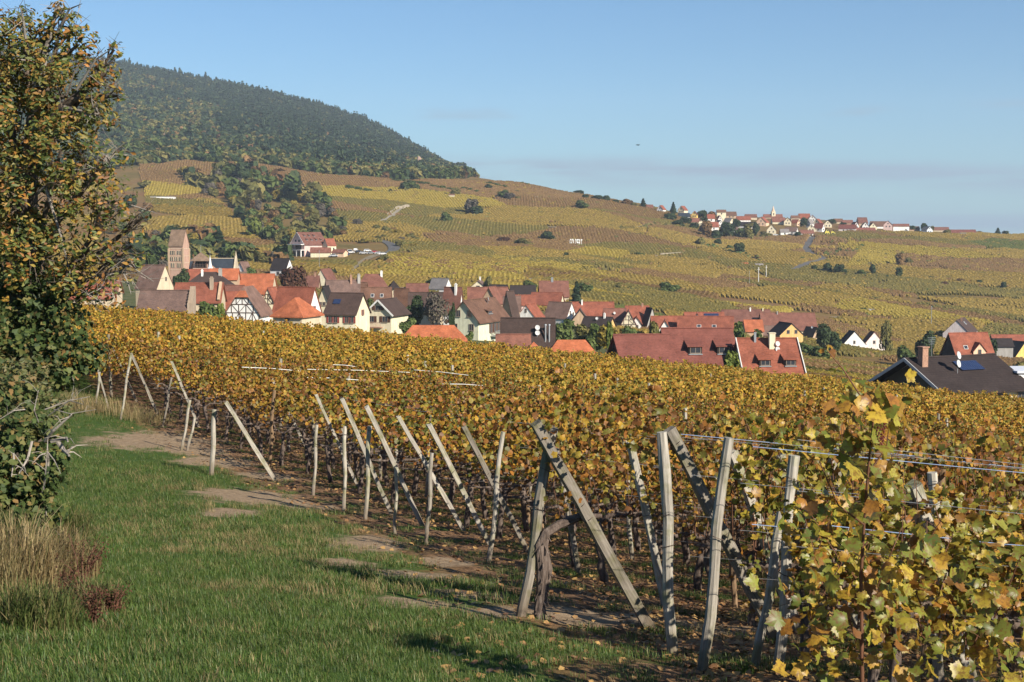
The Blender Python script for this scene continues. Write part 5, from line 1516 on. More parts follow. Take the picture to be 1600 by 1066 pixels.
    b = MB(); b.tube([(lx, ly, lz - .1), (lx, ly, lz + 2.2)], [.05, .03], 5); b.box((lx, ly, lz + 2.0), (.8, .06, .06)); b.build('cross', METAL, o)
    # slate wings and the steep pink transept gable beside the belfry
    b = MB(); e = bw * 1.1
    b.add([(lx - e - .8, ly + 2, lz - 5.6), (lx - e + .4, ly + 2, lz - 2.6), (lx - e + .4, ly + 7, lz - 2.6), (lx - e - .8, ly + 7, lz - 5.6)], [(0, 1, 2, 3)])
    b.add([(lx + .8, ly + 2, lz - 2.3), (lx + 5.2, ly + 2, lz - 5.9), (lx + .8, ly + 2, lz - 6)], [(0, 2, 1)])
    b.build('transept', WALL['sandstone'], o)
    # white spirelet
    p = at(322.5, 400, d - 22); lx, ly, lz = p.x - c.x, p.y - c.y, p.z - zg
    b = MB(); b.tube([(lx, ly, lz - 5), (lx, ly, lz - 3.7), (lx, ly, lz - 3.3), (lx, ly, lz)], [.8, .8, .55, .04], 8); b.tube([(lx, ly, lz - 9), (lx, ly, lz - 5)], [.5, .6], 8); b.build('spirelet', WALL['white'], o)
    b = MB(); b.tube([(lx, ly, lz - .1), (lx, ly, lz + 1.7)], [.04, .03], 5); b.box((lx, ly, lz + 1.4), (.7, .05, .05)); b.build('cross', METAL, o)
church()

# ---- hotel on the slope with its terraces
def hotel():
    V('hotel', 'hillside hotel with big red brown roof, pink gable and open terraces', 457, 508, 26, 'L', 363, 381, 640, 'pink', 'brownred', wr('g', [-1.2, 1.2], .9, 1.2, 1.0) + wr('g', [-3.2], -2.0, 1.0, 1.4), over=.5, name='hotel', cat='hotel', group=None, verge='white', yaw=48, L=13.5, W=9.8)
    h = ALL['hotel']; o = h['o']
    b = MB(); xx = -h['a']
    for z in (h['he'] - .3, h['he'] - 3.2): b.box((xx - 1.2, 0, z), (2.4, h['w2'] * 2, .35))
    for q in (-1, -.33, .33, 1): b.box((xx - 2.2, q * (h['w2'] - .3), h['he'] - 5), (.5, .5, 3.4))
    b.build('terrace', WALL['white'], o)
    balcony(h, 'g', 0.8, h['he'] - 2.9, 4.2, 1.3, TIMBER)
    b = MB(); b.box((xx - .05, 0, h['he'] - 5), (.12, h['w2'] * 1.8, 2.7)); b.build('glazed_front', GLASS, o)
    b = MB(); b.box((xx - .06, -.8, h['he'] - 1.8), (.12, 4.6, 2.2)); b.build('glazed_front', GLASS, o)
    for t, n in ((.35, 3), (.7, 4)):
        for k in range(n): dormer(h, -4.5 + k * 3.2, t, 1.1, .8, ROOF['brownred'])
    V('hotelw', 'cream wing of the hotel with small red roof', 504, 525, 9, 'L', 373, 383, 640, 'cream', 'red', wr('e', [-1, 1], -2.2, .9, 1.0), over=.25)
    V('kiosk', 'peach low building with red roof beside the hotel car park', 519, 543, 5, 'R', 390, 394, 600, 'peach', 'brownred', [('e', -1, -1.8, 1.8, .8)])
    V('kiosk2', 'low red roofed lean building in front of the hotel', 486, 516, 0, 'L', 387, 393, 600, 'cream', 'brownred')
hotel()

# ================================================================== trees
TRUNK = plain('tree_bark', (0.11, 0.085, 0.065), 0.95, 0.35, 5)
PALEBARK = plain('grey_bark', (0.24, 0.21, 0.18), 0.95, 0.3, 5)
def tmat(name, stops, wcol=None, trans=0.15):
    return leafmat(name, stops, 0.06, 0.25, wcol or stops[len(stops) // 2][1], trans, 0.7, 0.15, (0.7, 1.25))
TG = {'green': tmat('leaf_green', [(0, (0.042, 0.065, 0.02)), (.5, (0.078, 0.108, 0.03)), (1, (0.13, 0.155, 0.045))]),
      'dark': tmat('leaf_dark', [(0, (0.02, 0.034, 0.014)), (.6, (0.04, 0.062, 0.024)), (1, (0.07, 0.092, 0.034))]),
      'olive': tmat('leaf_olive', [(0, (0.08, 0.08, 0.024)), (.5, (0.15, 0.14, 0.042)), (1, (0.23, 0.19, 0.06))]),
      'gold': tmat('leaf_gold', [(0, (0.13, 0.10, 0.022)), (.5, (0.24, 0.17, 0.03)), (1, (0.30, 0.25, 0.05))]),
      'rust': tmat('leaf_rust', [(0, (0.10, 0.06, 0.027)), (.5, (0.19, 0.105, 0.042)), (1, (0.26, 0.16, 0.06))]),
      'red': tmat('leaf_red', [(0, (0.05, 0.024, 0.018)), (.5, (0.095, 0.042, 0.027)), (1, (0.13, 0.075, 0.035))]),
      'grey': tmat('leaf_grey', [(0, (0.075, 0.062, 0.05)), (.6, (0.12, 0.10, 0.08)), (1, (0.15, 0.14, 0.085))]),
      'pine': tmat('leaf_pine', [(0, (0.02, 0.038, 0.02)), (.6, (0.036, 0.06, 0.03)), (1, (0.06, 0.085, 0.038))]),
      'lime': tmat('leaf_lime', [(0, (0.07, 0.095, 0.02)), (.5, (0.12, 0.15, 0.03)), (1, (0.19, 0.21, 0.05))])}
CARD = np.array([(-.5, -.5, .08), (.5, -.42, -.06), (.62, .25, .1), (.05, .62, -.05), (-.55, .4, .06)])
CARDF = np.array([(0, 1, 2), (0, 2, 3), (0, 3, 4)])
def crown_mesh(name, n, size, mat, lobes=9, flat=1.0, holes=.12, seed=0):
    """unit crown: radius about 1 across, height 0..2 * flat; leaf clumps on and inside uneven lobes"""
    r = np.random.default_rng(seed)
    C, Rr = [], []
    for k in range(lobes):
        a = r.uniform(0, 6.28); rr = r.uniform(.25, .68); z = r.uniform(.45, 1.55)
        if z > 1.2: rr *= .6
        C.append((cos(a) * rr, sin(a) * rr, z)); Rr.append(r.uniform(.28, .52))
    C.append((0, 0, 1.0)); Rr.append(.6)
    C, Rr = np.array(C), np.array(Rr)
    k = r.choice(len(C), n * 2, p=Rr ** 2 / (Rr ** 2).sum())
    d = r.normal(size=(n * 2, 3)); d /= np.linalg.norm(d, axis=1, keepdims=True)
    rad = Rr[k] * r.uniform(.62, 1.08, n * 2)
    P = C[k] + d * rad[:, None]
    inside = np.zeros(n * 2, bool)
    for c, q in zip(C, Rr): inside |= np.linalg.norm(P - c, axis=1) < q * .55
    hole = np.sin(P[:, 0] * 7 + seed) * np.sin(P[:, 1] * 6.3 + 2 * seed) * np.sin(P[:, 2] * 6.7) > .5
    sel = np.nonzero(~inside & ~(hole & (r.random(n * 2) < holes * 6)))[0][:n]
    P, d = P[sel], d[sel]
    P[:, 2] *= flat
    N = d + r.normal(0, .5, d.shape); N[:, 2] += .35
    V_, F_ = stamp(CARD, CARDF, P, rot_mats(len(P), 0, N), size * r.uniform(.55, 1.35, len(P)))
    return mesh_np(name, V_, [F_], [mat])
def conifer_mesh(name, n, size, mat, seed=0, wid=.36):
    r = np.random.default_rng(seed)
    z = 2 * r.uniform(0.04, 1, n) ** 1.15
    tier = .8 + .2 * np.cos(z * 17)
    rad = wid * (1.02 - z / 2) ** .85 * tier * r.uniform(.45, 1.05, n) + .01
    a = r.uniform(0, 6.28, n)
    P = np.stack([np.cos(a) * rad, np.sin(a) * rad, z - rad * .25], 1)
    N = np.stack([np.cos(a) * .8, np.sin(a) * .8, .8 + 0 * a], 1) + r.normal(0, .35, (n, 3))
    V_, F_ = stamp(CARD, CARDF, P, rot_mats(n, 0, N), size * (1.15 - z / 2.6) * r.uniform(.6, 1.2, n))
    return mesh_np(name, V_, [F_], [mat])
def trunk_tree(name, mat, h=1.2, r=.055, limbs=5, seed=0):
    random.seed(seed); b = MB()
    b.tube([(0, 0, -.15), (.01, .01, h * .35), (.02, -.01, h * .7), (0, 0, h)], [r * 1.3, r, r * .8, r * .35], 6)
    for k in range(limbs):
        a = 6.28 * k / limbs + random.uniform(-.4, .4); z = h * random.uniform(.4, .85); l = random.uniform(.35, .6)
        b.tube([(0, 0, z), (cos(a) * l * .5, sin(a) * l * .5, z + l * .45), (cos(a) * l, sin(a) * l, z + l * .8)], [r * .5, r * .35, r * .1], 5, 0, False)
    return b.mesh(name, mat, True)
def bare_mesh(name, mat, seed=0):
    random.seed(seed); b = MB()
    def grow(p, d, l, r, lev):
        q = p + d * l; b.tube([p, p.lerp(q, .5) + Vector((random.uniform(-.03, .03), random.uniform(-.03, .03), 0)), q], [r, r * .8, r * .6], 4 if lev else 6, 0, False)
        if lev < 4:
            for k in range(3 if lev else 5):
                nd = (d + Vector((random.uniform(-.8, .8), random.uniform(-.8, .8), random.uniform(-.1, .5)))).normalized()
                grow(p.lerp(q, random.uniform(.55, 1)), nd, l * random.uniform(.55, .8), r * .55, lev + 1)
    grow(Vector((0, 0, -.1)), Vector((0, 0, 1)), .7, .06, 0)
    return b.mesh(name, mat)
NV = 3
CROWN = {}
for k, m in TG.items():
    if k in ('pine',): continue
    CROWN[k] = [crown_mesh('crown', 900, .20, m, 8 + i * 2, 1.0, .12, 31 * i + len(k)) for i in range(NV)]
CROWN['hi_dark'] = [crown_mesh('crown', 2600, .115, TG['dark'], 10, 1, .1, 5)]
CROWN['hi_red'] = [crown_mesh('crown', 2600, .115, TG['red'], 11, 1, .1, 9)]
CROWN['hi_green'] = [crown_mesh('crown', 2600, .115, TG['green'], 11, 1, .1, 12)]
CROWN['hi_grey'] = [crown_mesh('crown', 1200, .085, TG['grey'], 12, 1.05, .3, 19)]
CROWN['conifer'] = [conifer_mesh('crown', 520, .24, TG['pine'], i, .38) for i in range(3)]
CROWN['poplar'] = [crown_mesh('crown', 700, .16, TG['olive'], 9, 1.0, .25, 77)]
TRK = [trunk_tree('trunk', TRUNK, 1.2, .055, 5, i) for i in range(3)]
CTRK = trunk_tree('trunk', TRUNK, 1.8, .035, 0, 9)
BARE_T = [bare_mesh('trunk', PALEBARK, 3), bare_mesh('trunk', PALEBARK, 8)]
random.seed(5)
PROTO = {}
def tree(kind, x, y, w, h, label, group, zoff=0.0, name='tree', cat='tree', sink=0.0):
    z = h1(x, y) + zoff
    k = (kind, name)
    if k not in PROTO:
        o = empty(name, (x, y, z))
        obj('crown', CROWN[kind][0], o)
        if name != 'bush': obj('trunk', CTRK if kind == 'conifer' else (BARE_T[0] if kind in ('hi_grey', 'grey') else TRK[0]), o)
        PROTO[k] = o
    else:
        o = copy_tree(PROTO[k])
        for c in o.children:
            if c.name.startswith('crown'): c.data = random.choice(CROWN[kind])
            elif kind in ('hi_grey', 'grey'): c.data = random.choice(BARE_T)
            elif kind != 'conifer': c.data = random.choice(TRK)
    o.location = (x, y, z - sink * h)
    o.rotation_euler = (0, 0, random.uniform(0, 6.28))
    s = h / (2.0 if kind == 'conifer' else 2.0)
    wr_ = .38 if kind == 'conifer' else .95
    o.scale = (w / 2 / wr_, w / 2 / wr_, s * (1.0 if kind == 'conifer' else 1.0))
    tag(o, label, cat, group)
    return o
def tree_px(kind, x0, x1, pt, d, label, group='trees between the village houses', **k):
    c = at((x0 + x1) / 2, pt, d); g = h1(c.x, c.y); ppm = F / d
    return tree(kind, c.x, c.y, (x1 - x0) / ppm, max(1.5, c.z - g), label, group, **k)
def tree_g(kind, px, pb, wpx, hpx, label, group, **k):
    g = ground(px, pb, 105); ppm = F / g.y
    return tree(kind, g.x, g.y, wpx / ppm, hpx / ppm, label, group, **k)
# ---- in and around the village
tree_px('hi_dark', 266, 297, 417, 380, 'dense dark green round tree below the church tower')
tree_px('hi_red', 434, 480, 417, 440, 'broad red brown tree left of the big cream gable')
tree_px('hi_dark', 632, 668, 459, 305, 'dark evergreen tree left of the bare grey tree')
tree_px('hi_grey', 660, 708, 452, 300, 'bare grey tree between the dark evergreen and three storey house')
tree_px('conifer', 889, 913, 440, 500, 'dark spruce beside the pale graveyard wall')
tree_px('green', 816, 840, 437, 585, 'round green tree beside the roofs of the car park')
tree_px('hi_green', 562, 586, 465, 330, 'green garden tree between the solar panel house and cream gable')
tree_px('hi_dark', 700, 712, 470, 270, 'thin dark shrub tree left of the three storey cream house')
tree_px('green', 622, 650, 495, 270, 'low green bush left of the orange hip roof', name='bush', cat='bush')
tree_px('hi_dark', 1268, 1312, 503, 440, 'broad dark evergreen left of the bright white gable')
tree_px('green', 1240, 1275, 533, 400, 'green shrub below the small tan house', name='bush', cat='bush')
tree_px('green', 1262, 1300, 538, 380, 'dark green shrub beneath the broad dark evergreen', name='bush', cat='bush')
tree_px('poplar', 1372, 1396, 498, 480, 'slim pale olive tree right of the pale pink gable')
tree_px('hi_dark', 1430, 1464, 514, 420, 'round dark green tree left of the pink gabled house')
tree_px('green', 1400, 1432, 538, 400, 'low green shrub left of the round dark green tree', name='bush', cat='bush')
tree_px('green', 1140, 1168, 500, 300, 'green tree between the two dormer roofs')
tree_px('dark', 1134, 1146, 515, 270, 'dark slim tree at the corner of the taller red roof')
tree_px('lime', 1128, 1158, 545, 168, 'yellow green shrub between the big red roofs')
tree_px('green', 1170, 1196, 512, 320, 'green tree behind the small roofs left of the ochre house')
tree_px('gold', 928, 968, 505, 260, 'golden yellow tree in the gardens left of the joined red roofs')
tree_px('lime', 946, 958, 498, 250, 'slim yellow green tree beside the golden tree')
tree_px('green', 862, 900, 498, 300, 'grey green hedge right of the dark barn roof', name='bush', cat='bush')
tree_px('olive', 895, 932, 505, 285, 'olive garden shrub left of the golden tree', name='bush', cat='bush')
tree_px('green', 915, 950, 500, 280, 'green garden shrub under the dark low roof', name='bush', cat='bush')
tree_px('green', 965, 1000, 503, 300, 'green shrub under the half timbered cream gable', name='bush', cat='bush')
tree_px('olive', 1010, 1036, 500, 290, 'olive shrub beneath the grey pointed gable', name='bush', cat='bush')
tree_px('green', 305, 340, 466, 235, 'green bush in front of the long red roof', name='bush', cat='bush')
tree_px('lime', 336, 352, 472, 235, 'lime green bush right of the long red roof', name='bush', cat='bush')
tree_px('green', 725, 740, 517, 230, 'green shrub at the foot of the three storey cream house', name='bush', cat='bush')
tree_px('olive', 755, 770, 430, 560, 'olive shrub behind the white two windowed gable')
tree_px('rust', 566, 590, 426, 520, 'rust coloured tree at the back of the village')
tree_px('green', 380, 402, 414, 560, 'green tree in front of the small white gable')
tree_px('green', 402, 430, 425, 480, 'green tree left of the broad red brown tree')
tree_px('olive', 455, 475, 420, 540, 'olive tree behind the broad red brown tree')
tree_px('green', 664, 690, 434, 590, 'green tree beside the grey roofed white gable')
tree_px('dark', 1545, 1560, 530, 420, 'dark tree right of the yellow dormer house')
tree_px('olive', 1575, 1625, 560, 330, 'olive shrub in front of the bright yellow gable', name='bush', cat='bush')
tree_px('gold', 1455, 1490, 545, 360, 'golden shrub behind the dark brown roof', name='bush', cat='bush')
# ---- trees on the fields, each where it stands
FIELD = [('green', 915, 461, 26, 20), ('green', 1045, 462, 34, 22), ('olive', 965, 456, 16, 14), ('olive', 985, 458, 18, 12), ('dark', 745, 337, 22, 16), ('grey', 738, 336, 26, 26), ('green', 697, 349, 20, 18),
         ('dark', 856, 377, 22, 16), ('olive', 815, 385, 26, 13), ('red', 787, 381, 22, 12), ('green', 907, 327, 22, 14), ('green', 786, 311, 20, 14), ('grey', 795, 313, 18, 12), ('dark', 885, 404, 10, 10),
         ('dark', 1293, 428, 16, 18), ('dark', 1312, 430, 20, 18), ('green', 1345, 433, 18, 12), ('dark', 1364, 432, 12, 20), ('dark', 1405, 436, 14, 18), ('rust', 1405, 418, 16, 22), ('olive', 1420, 414, 14, 12),
         ('dark', 1155, 398, 22, 18), ('dark', 1122, 385, 14, 12), ('red', 1182, 408, 10, 10), ('green', 1140, 392, 14, 10), ('dark', 1272, 425, 12, 10), ('red', 1475, 449, 16, 9), ('dark', 1568, 453, 12, 12),
         ('olive', 1455, 438, 12, 8), ('dark', 1530, 446, 14, 8), ('olive', 600, 410, 20, 12), ('green', 1000, 402, 16, 8), ('rust', 1104, 372, 22, 26), ('olive', 1095, 385, 18, 16), ('olive', 505, 398, 22, 12),
         ('dark', 720, 270, 22, 16), ('dark', 762, 276, 16, 9), ('olive', 712, 307, 18, 12), ('green', 640, 297, 30, 16), ('rust', 1500, 443, 14, 8), ('olive', 1365, 470, 18, 8), ('dark', 1348, 489, 16, 8)]
for k, px, pb, w, hh in FIELD:
    tree_g(k, px, pb, w, hh, 'lone %s tree standing among the vineyard parcels on the far slope' % {'dark': 'dark green', 'red': 'reddish brown', 'rust': 'rust brown', 'grey': 'greyish'}.get(k, k), 'single trees among the hillside vineyards')
for px, pb, w, hh in ((640, 288, 60, 7), (690, 297, 40, 7), (735, 300, 30, 6), (775, 292, 36, 6), (815, 289, 24, 5), (560, 299, 40, 8), (800, 310, 30, 5)):
    for k in range(3):
        tree_g('green', px + (k - 1) * w / 3, pb + (k - 1) * 2.2, w / 2.4, hh, 'low green hedge clump along a terrace edge high on the slope', 'hedge clumps on the terraces', name='bush', cat='bush')
# ---- skyline trees on the spur and ridge
for k, px, pb, w, hh in (('dark', 905, 304, 18, 7), ('dark', 935, 309, 24, 10), ('dark', 948, 309, 14, 12), ('dark', 962, 312, 14, 7), ('rust', 978, 317, 22, 12), ('conifer', 1005, 322, 14, 16), ('olive', 990, 320, 18, 8), ('dark', 915, 305, 14, 8)):
    tree_g(k, px, pb, w, hh, 'skyline %s tree at the top of the spur' % {'dark': 'dark green', 'rust': 'brown', 'conifer': 'pointed conifer'}.get(k, k), 'skyline trees on the spur')
for k, px, pb, w, hh in (('dark', 1443, 362, 12, 14), ('olive', 1455, 362, 12, 9), ('conifer', 1559, 368, 12, 12), ('dark', 1571, 368, 14, 7), ('dark', 1530, 366, 12, 5), ('conifer', 1052, 330, 12, 16), ('conifer', 1051, 338, 10, 12),
        ('dark', 1098, 335, 20, 14), ('rust', 1112, 336, 20, 14), ('dark', 1108, 330, 16, 8), ('dark', 1070, 352, 20, 14), ('dark', 1046, 347, 24, 14), ('dark', 1060, 355, 22, 12), ('dark', 1100, 352, 16, 12), ('dark', 1135, 372, 26, 26),
        ('dark', 1118, 376, 22, 16), ('green', 1155, 374, 22, 18), ('olive', 1168, 376, 24, 22), ('dark', 1180, 372, 14, 26), ('dark', 1150, 356, 14, 14), ('olive', 1170, 358, 20, 10), ('dark', 1256, 355, 14, 16), ('olive', 1196, 372, 20, 10),
        ('dark', 1218, 350, 14, 10), ('dark', 1247, 372, 12, 10), ('dark', 1300, 350, 16, 8), ('dark', 1318, 346, 14, 8), ('dark', 1278, 358, 10, 8), ('olive', 1480, 362, 14, 7), ('dark', 1425, 361, 16, 8), ('dark', 1405, 361, 14, 8), ('dark', 1085, 360, 20, 12)):
    tree_g(k, px, pb, w, hh, 'tree among the far ridge village houses, %s' % {'dark': 'dark green', 'rust': 'russet', 'conifer': 'pointed and dark'}.get(k, k), 'trees of the far ridge village')
# ---- the copse on the slope above the church and the belt of wood under the mountain
COPSE = [(283, 276), (330, 284), (372, 270), (440, 282), (495, 312), (530, 345), (545, 370), (500, 377), (462, 392), (425, 384), (378, 352), (350, 322), (300, 292)]
WOODS2 = [(205, 405), (240, 372), (330, 368), (340, 390), (420, 404), (450, 408), (440, 420), (390, 416), (330, 408), (260, 422), (200, 425)]
def fill_poly(poly, n, kinds, wr__, hr_, label, group, seed, sink=0.0, name='tree'):
    r = random.Random(seed); xs = [p[0] for p in poly]; ys = [p[1] for p in poly]; c = 0; pts = []
    while c < n:
        px, py = r.uniform(min(xs), max(xs)), r.uniform(min(ys), max(ys))
        if not inpoly(np.array([px]), py, poly)[0]: continue
        c += 1; pts.append((py, px))
    for py, px in sorted(pts):
        k = r.choice(kinds); g = ground(px, py, 105); ppm = F / g.y
        nm = {'dark': 'dark green', 'green': 'green', 'olive': 'olive', 'rust': 'russet', 'gold': 'golden', 'lime': 'lime green', 'conifer': 'pointed dark', 'red': 'reddish', 'grey': 'leafless grey'}[k]
        tree(k, g.x, g.y, r.uniform(*wr__) / ppm, r.uniform(*hr_) / ppm, label % nm, group, sink=sink, name=name, cat=name)
fill_poly(COPSE, 115, ['green', 'olive', 'olive', 'olive', 'rust', 'gold', 'olive', 'grey', 'green', 'rust'], (14, 24), (13, 22), '%s tree within the mixed copse on the slope above the church', 'trees of the copse on the slope', 3)
fill_poly(WOODS2, 45, ['green', 'olive', 'olive', 'rust', 'green', 'dark', 'gold', 'grey'], (14, 24), (12, 20), '%s tree in the scrubby wood right behind the church', 'trees of the wood behind the church', 4)
tree_g('conifer', 345, 395, 24, 34, 'dark pointed spruce on the slope right of the church tower', 'single trees among the hillside vineyards')
tree_g('dark', 380, 290, 30, 36, 'tallest dark green tree at the top of the mixed copse', 'trees of the copse on the slope')
tree_g('lime', 398, 372, 26, 34, 'bright lime green tree low in the mixed copse', 'trees of the copse on the slope')
BELT = [(205, 246), (215, 215), (300, 216), (420, 222), (520, 238), (600, 246), (660, 256), (745, 272), (720, 275), (640, 266), (560, 259), (470, 250), (390, 244), (320, 241), (250, 242)]

SCRUB = [(180, 250), (215, 245), (235, 330), (225, 400), (170, 420), (150, 330)]
fill_poly(SCRUB, 16, ['green', 'olive', 'dark', 'rust', 'grey'], (14, 24), (12, 22), '%s tree on the rough bank left of the hillside fields', 'trees on the rough bank', 8)
SCR2 = [(520, 330), (585, 352), (660, 372), (700, 380), (660, 392), (560, 380), (520, 372)]
fill_poly(SCR2, 26, ['olive', 'rust', 'gold', 'olive', 'grey'], (12, 22), (7, 13), '%s scrub bush on the terraces right of the copse', 'scrub bushes on the terraces', 9, name='bush')
# ---- the forest on the mountain, one mass
def forest():
    protos = []
    for i in range(3): protos.append(conifer_mesh('pine', 46, .62, TG['pine'], 40 + i, .46))
    protos += [crown_mesh('broadleaf', 70, .62, TG['dark'], 5, .8, 0, 50), crown_mesh('broadleaf', 70, .62, TG['olive'], 5, .8, 0, 51), crown_mesh('broadleaf', 70, .62, TG['green'], 5, .8, 0, 52), crown_mesh('broadleaf', 60, .62, TG['rust'], 5, .8, 0, 53)]
    P = []
    y = 1180.0
    while y < 3250:
        st = 7.2 + 3.0 * (y - 1180) / 2000
        xs = np.arange(-0.50 * y, 0.0 * y, st); xs = xs + rng.uniform(-st * .45, st * .45, len(xs)); yy = y + rng.uniform(-st * .6, st * .6, len(xs))
        px = CX + F * xs / yy
        k = (yy > forest_y(px)) & (px < 752)
        P.append(np.stack([xs[k], yy[k]], 1)); y += st * 1.15
    main = sum(len(q) for q in P)
    for poly, m_, y0_, y1_ in ((BELT, 1100, 1180, 1420), (COPSE, 60, 640, 1300), (WOODS2, 60, 480, 900)):
        yy = rng.uniform(y0_, y1_, m_ * 14); xs = rng.uniform(-.30, .0, m_ * 14) * yy
        a_, b_ = pix(xs, yy, H(xs, yy)); k = inpoly(a_, b_, poly)
        P.append(np.stack([xs[k], yy[k]], 1)[:m_])
    P = np.concatenate(P); n = len(P)
    px, py = pix(P[:, 0], P[:, 1], H(P[:, 0], P[:, 1]))
    wob = np.sin(P[:, 0] / 70 + 2 * np.sin(P[:, 1] / 110)) * 18 + np.sin(P[:, 0] / 23 + P[:, 1] / 31) * 6
    dec = sstep(-14, 14, (py + wob) - np.interp(px, [0, 170, 250, 330, 360, 480, 760], [120, 135, 150, 172, 215, 240, 262]))     # broadleaved woods low on the left
    isdec = (rng.random(n) < 0.16 + 0.75 * dec + 0.25 * (np.sin(P[:, 0] / 55 + np.sin(P[:, 1] / 90)) * np.sin(P[:, 1] / 75) > .45)) | (np.arange(n) >= main)
    kind = np.where(isdec, 3 + rng.choice(4, n, p=[.30, .34, .26, .10]), rng.integers(0, 3, n))
    isbelt = np.arange(n) >= main
    kind = np.where(isbelt, rng.choice([3, 4, 5, 6], n, p=[.16, .36, .38, .10]), kind)
    pts = []
    for k in range(7):
        q = P[kind == k]; m = len(q)
        z = H(q[:, 0], q[:, 1]) - 0.5
        s = rng.uniform(4.2, 9.8, m) * np.where(rng.random(m) < .06, 1.3, 1) * np.interp(px[kind == k], [580, 745], [1, .5]) if k < 3 else rng.uniform(4.2, 6.8, m) * np.where(q[:, 1] < 1050, .62, 1) * np.where(isbelt[kind == k], 1.45, 1)
        pts.append((np.stack([q[:, 0], q[:, 1], z], 1), np.stack([np.zeros(m), np.zeros(m), rng.uniform(0, 6.28, m)], 1), s))
    gn_scatter('forest', protos, pts, 'dark pine and autumn broadleaf forest covering the mountain at upper left', 'forest')
    print('forest', n)
forest()
# rock outcrops in the woods
ROCK = plain('red_rock', (0.36, 0.24, 0.18), 0.95, 0.3, .3, 0, .5, 'World')
def rock(px, py, w, h_, label, d=None):
    g = ground(px, py, 105); ppm = F / g.y
    b = MB(); n = 9; rings = []
    V_ = []
    for j in range(5):
        t = j / 4; r_ = (1 - .75 * t ** 1.6)
        for k in range(n):
            a = 6.28 * k / n; q = random.uniform(.75, 1.2)
            V_.append((cos(a) * w / ppm / 2 * r_ * q, sin(a) * w / ppm / 2.5 * r_ * q, (h_ / ppm) * t * random.uniform(.9, 1.08) - .8))
    f = [(j * n + k, j * n + (k + 1) % n, (j + 1) * n + (k + 1) % n, (j + 1) * n + k) for j in range(4) for k in range(n)] + [tuple(4 * n + k for k in range(n))]
    b.add(V_, f); o = b.build('rock_outcrop', ROCK); o.location = g; tag(o, label, 'rock')
rock(341, 204, 6, 13, 'tall pink rock face amid the mountain woods'); rock(183, 226, 10, 10, 'pale rock outcrop low in the woods at the left'); rock(258, 222, 14, 14, 'small rock outcrop in the woods left of the tall rock face')
rock(655, 262, 14, 18, 'orange rock scar near the right end of the mountain')

# ================================================================== the overhanging tree and the ivy bank at the left
LENS = (np.array([(0, -.9, 0), (.42, -.15, .14), (0, .0, 0), (-.42, -.15, .14), (.3, .45, .1), (-.3, .45, .1), (0, 1.0, -.12)]), np.array([(0, 1, 2), (0, 2, 3), (1, 4, 2), (3, 2, 5), (4, 6, 2), (5, 2, 6)]))
HEART = (np.array([(0, -.35, 0), (.5, -.65, .12), (.85, -.1, .16), (.45, .5, .04), (0, 1, -.12), (-.45, .5, .04), (-.85, -.1, .16), (-.5, -.65, .12)]), np.array([(0, 1, 2), (0, 2, 3), (0, 3, 4), (0, 4, 5), (0, 5, 6), (0, 6, 7)]))
TLEAF = leafmat('orchard_leaf', [(0, (0.05, 0.078, 0.02)), (.30, (0.10, 0.125, 0.03)), (.50, (0.19, 0.17, 0.04)), (.70, (0.34, 0.23, 0.045)), (.87, (0.37, 0.16, 0.038)), (1, (0.17, 0.07, 0.03))], .5, .35, (0.07, 0.09, 0.024), .28, .5, .3)
ILEAF = leafmat('ivy_leaf', [(0, (0.026, 0.045, 0.015)), (.4, (0.056, 0.085, 0.025)), (.72, (0.105, 0.125, 0.036)), (.88, (0.15, 0.135, 0.045)), (1, (0.22, 0.13, 0.05))], .7, .3, (0.07, 0.08, 0.028), .2, .55, .15)
BLEAF = leafmat('bank_leaf', [(0, (0.04, 0.06, 0.018)), (.5, (0.085, 0.10, 0.03)), (.85, (0.14, 0.125, 0.045)), (1, (0.2, 0.14, 0.06))], .9, .4, (0.13, 0.105, 0.05), .22, .55, .3)
DEADWOOD = plain('dead_wood', (0.27, 0.235, 0.20), 0.9, 0.3, 5, 0, .5)
def lobes_leaves(lobes, g, per, size, templ, mat, name, root, dens_edge=.5, droop=.2):
    Ps, Ns, Ss = [], [], []
    for px, py, d, r_, q in lobes:
        c = at(px, py, d) - g; R_ = r_ * d / F
        n = int(per * q * (r_ / 60.0) ** 2)
        v = rng.normal(size=(n, 3)); v /= np.linalg.norm(v, axis=1, keepdims=True)
        rad = R_ * rng.uniform(.35, 1.12, n) ** .75
        # leaves gather on twigs: pull towards a few spokes
        sp = rng.normal(size=(16, 3)); sp /= np.linalg.norm(sp, axis=1, keepdims=True)
        near = sp[np.argmax(v @ sp.T, axis=1)]; v = v * .62 + near * .38 * rng.uniform(.6, 1.4, (n, 1)); v /= np.linalg.norm(v, axis=1, keepdims=True)
        P = np.array(c)[None] + v * rad[:, None] * np.array([1, 1.15, 1])
        Ps.append(P); Ns.append(v * .6 + rng.normal(0, .55, (n, 3)) + np.array([0.25, -.3, droop])); Ss.append(np.full(n, size))
    P, N = np.concatenate(Ps), np.concatenate(Ns)
    V_, F_ = stamp(templ[0], templ[1], P, rot_mats(len(P), 0, N), size * rng.uniform(.6, 1.3, len(P)))
    o = obj(name, mesh_np(name, V_, [F_], [mat]), root); o['kind'] = 'stuff'
    return o
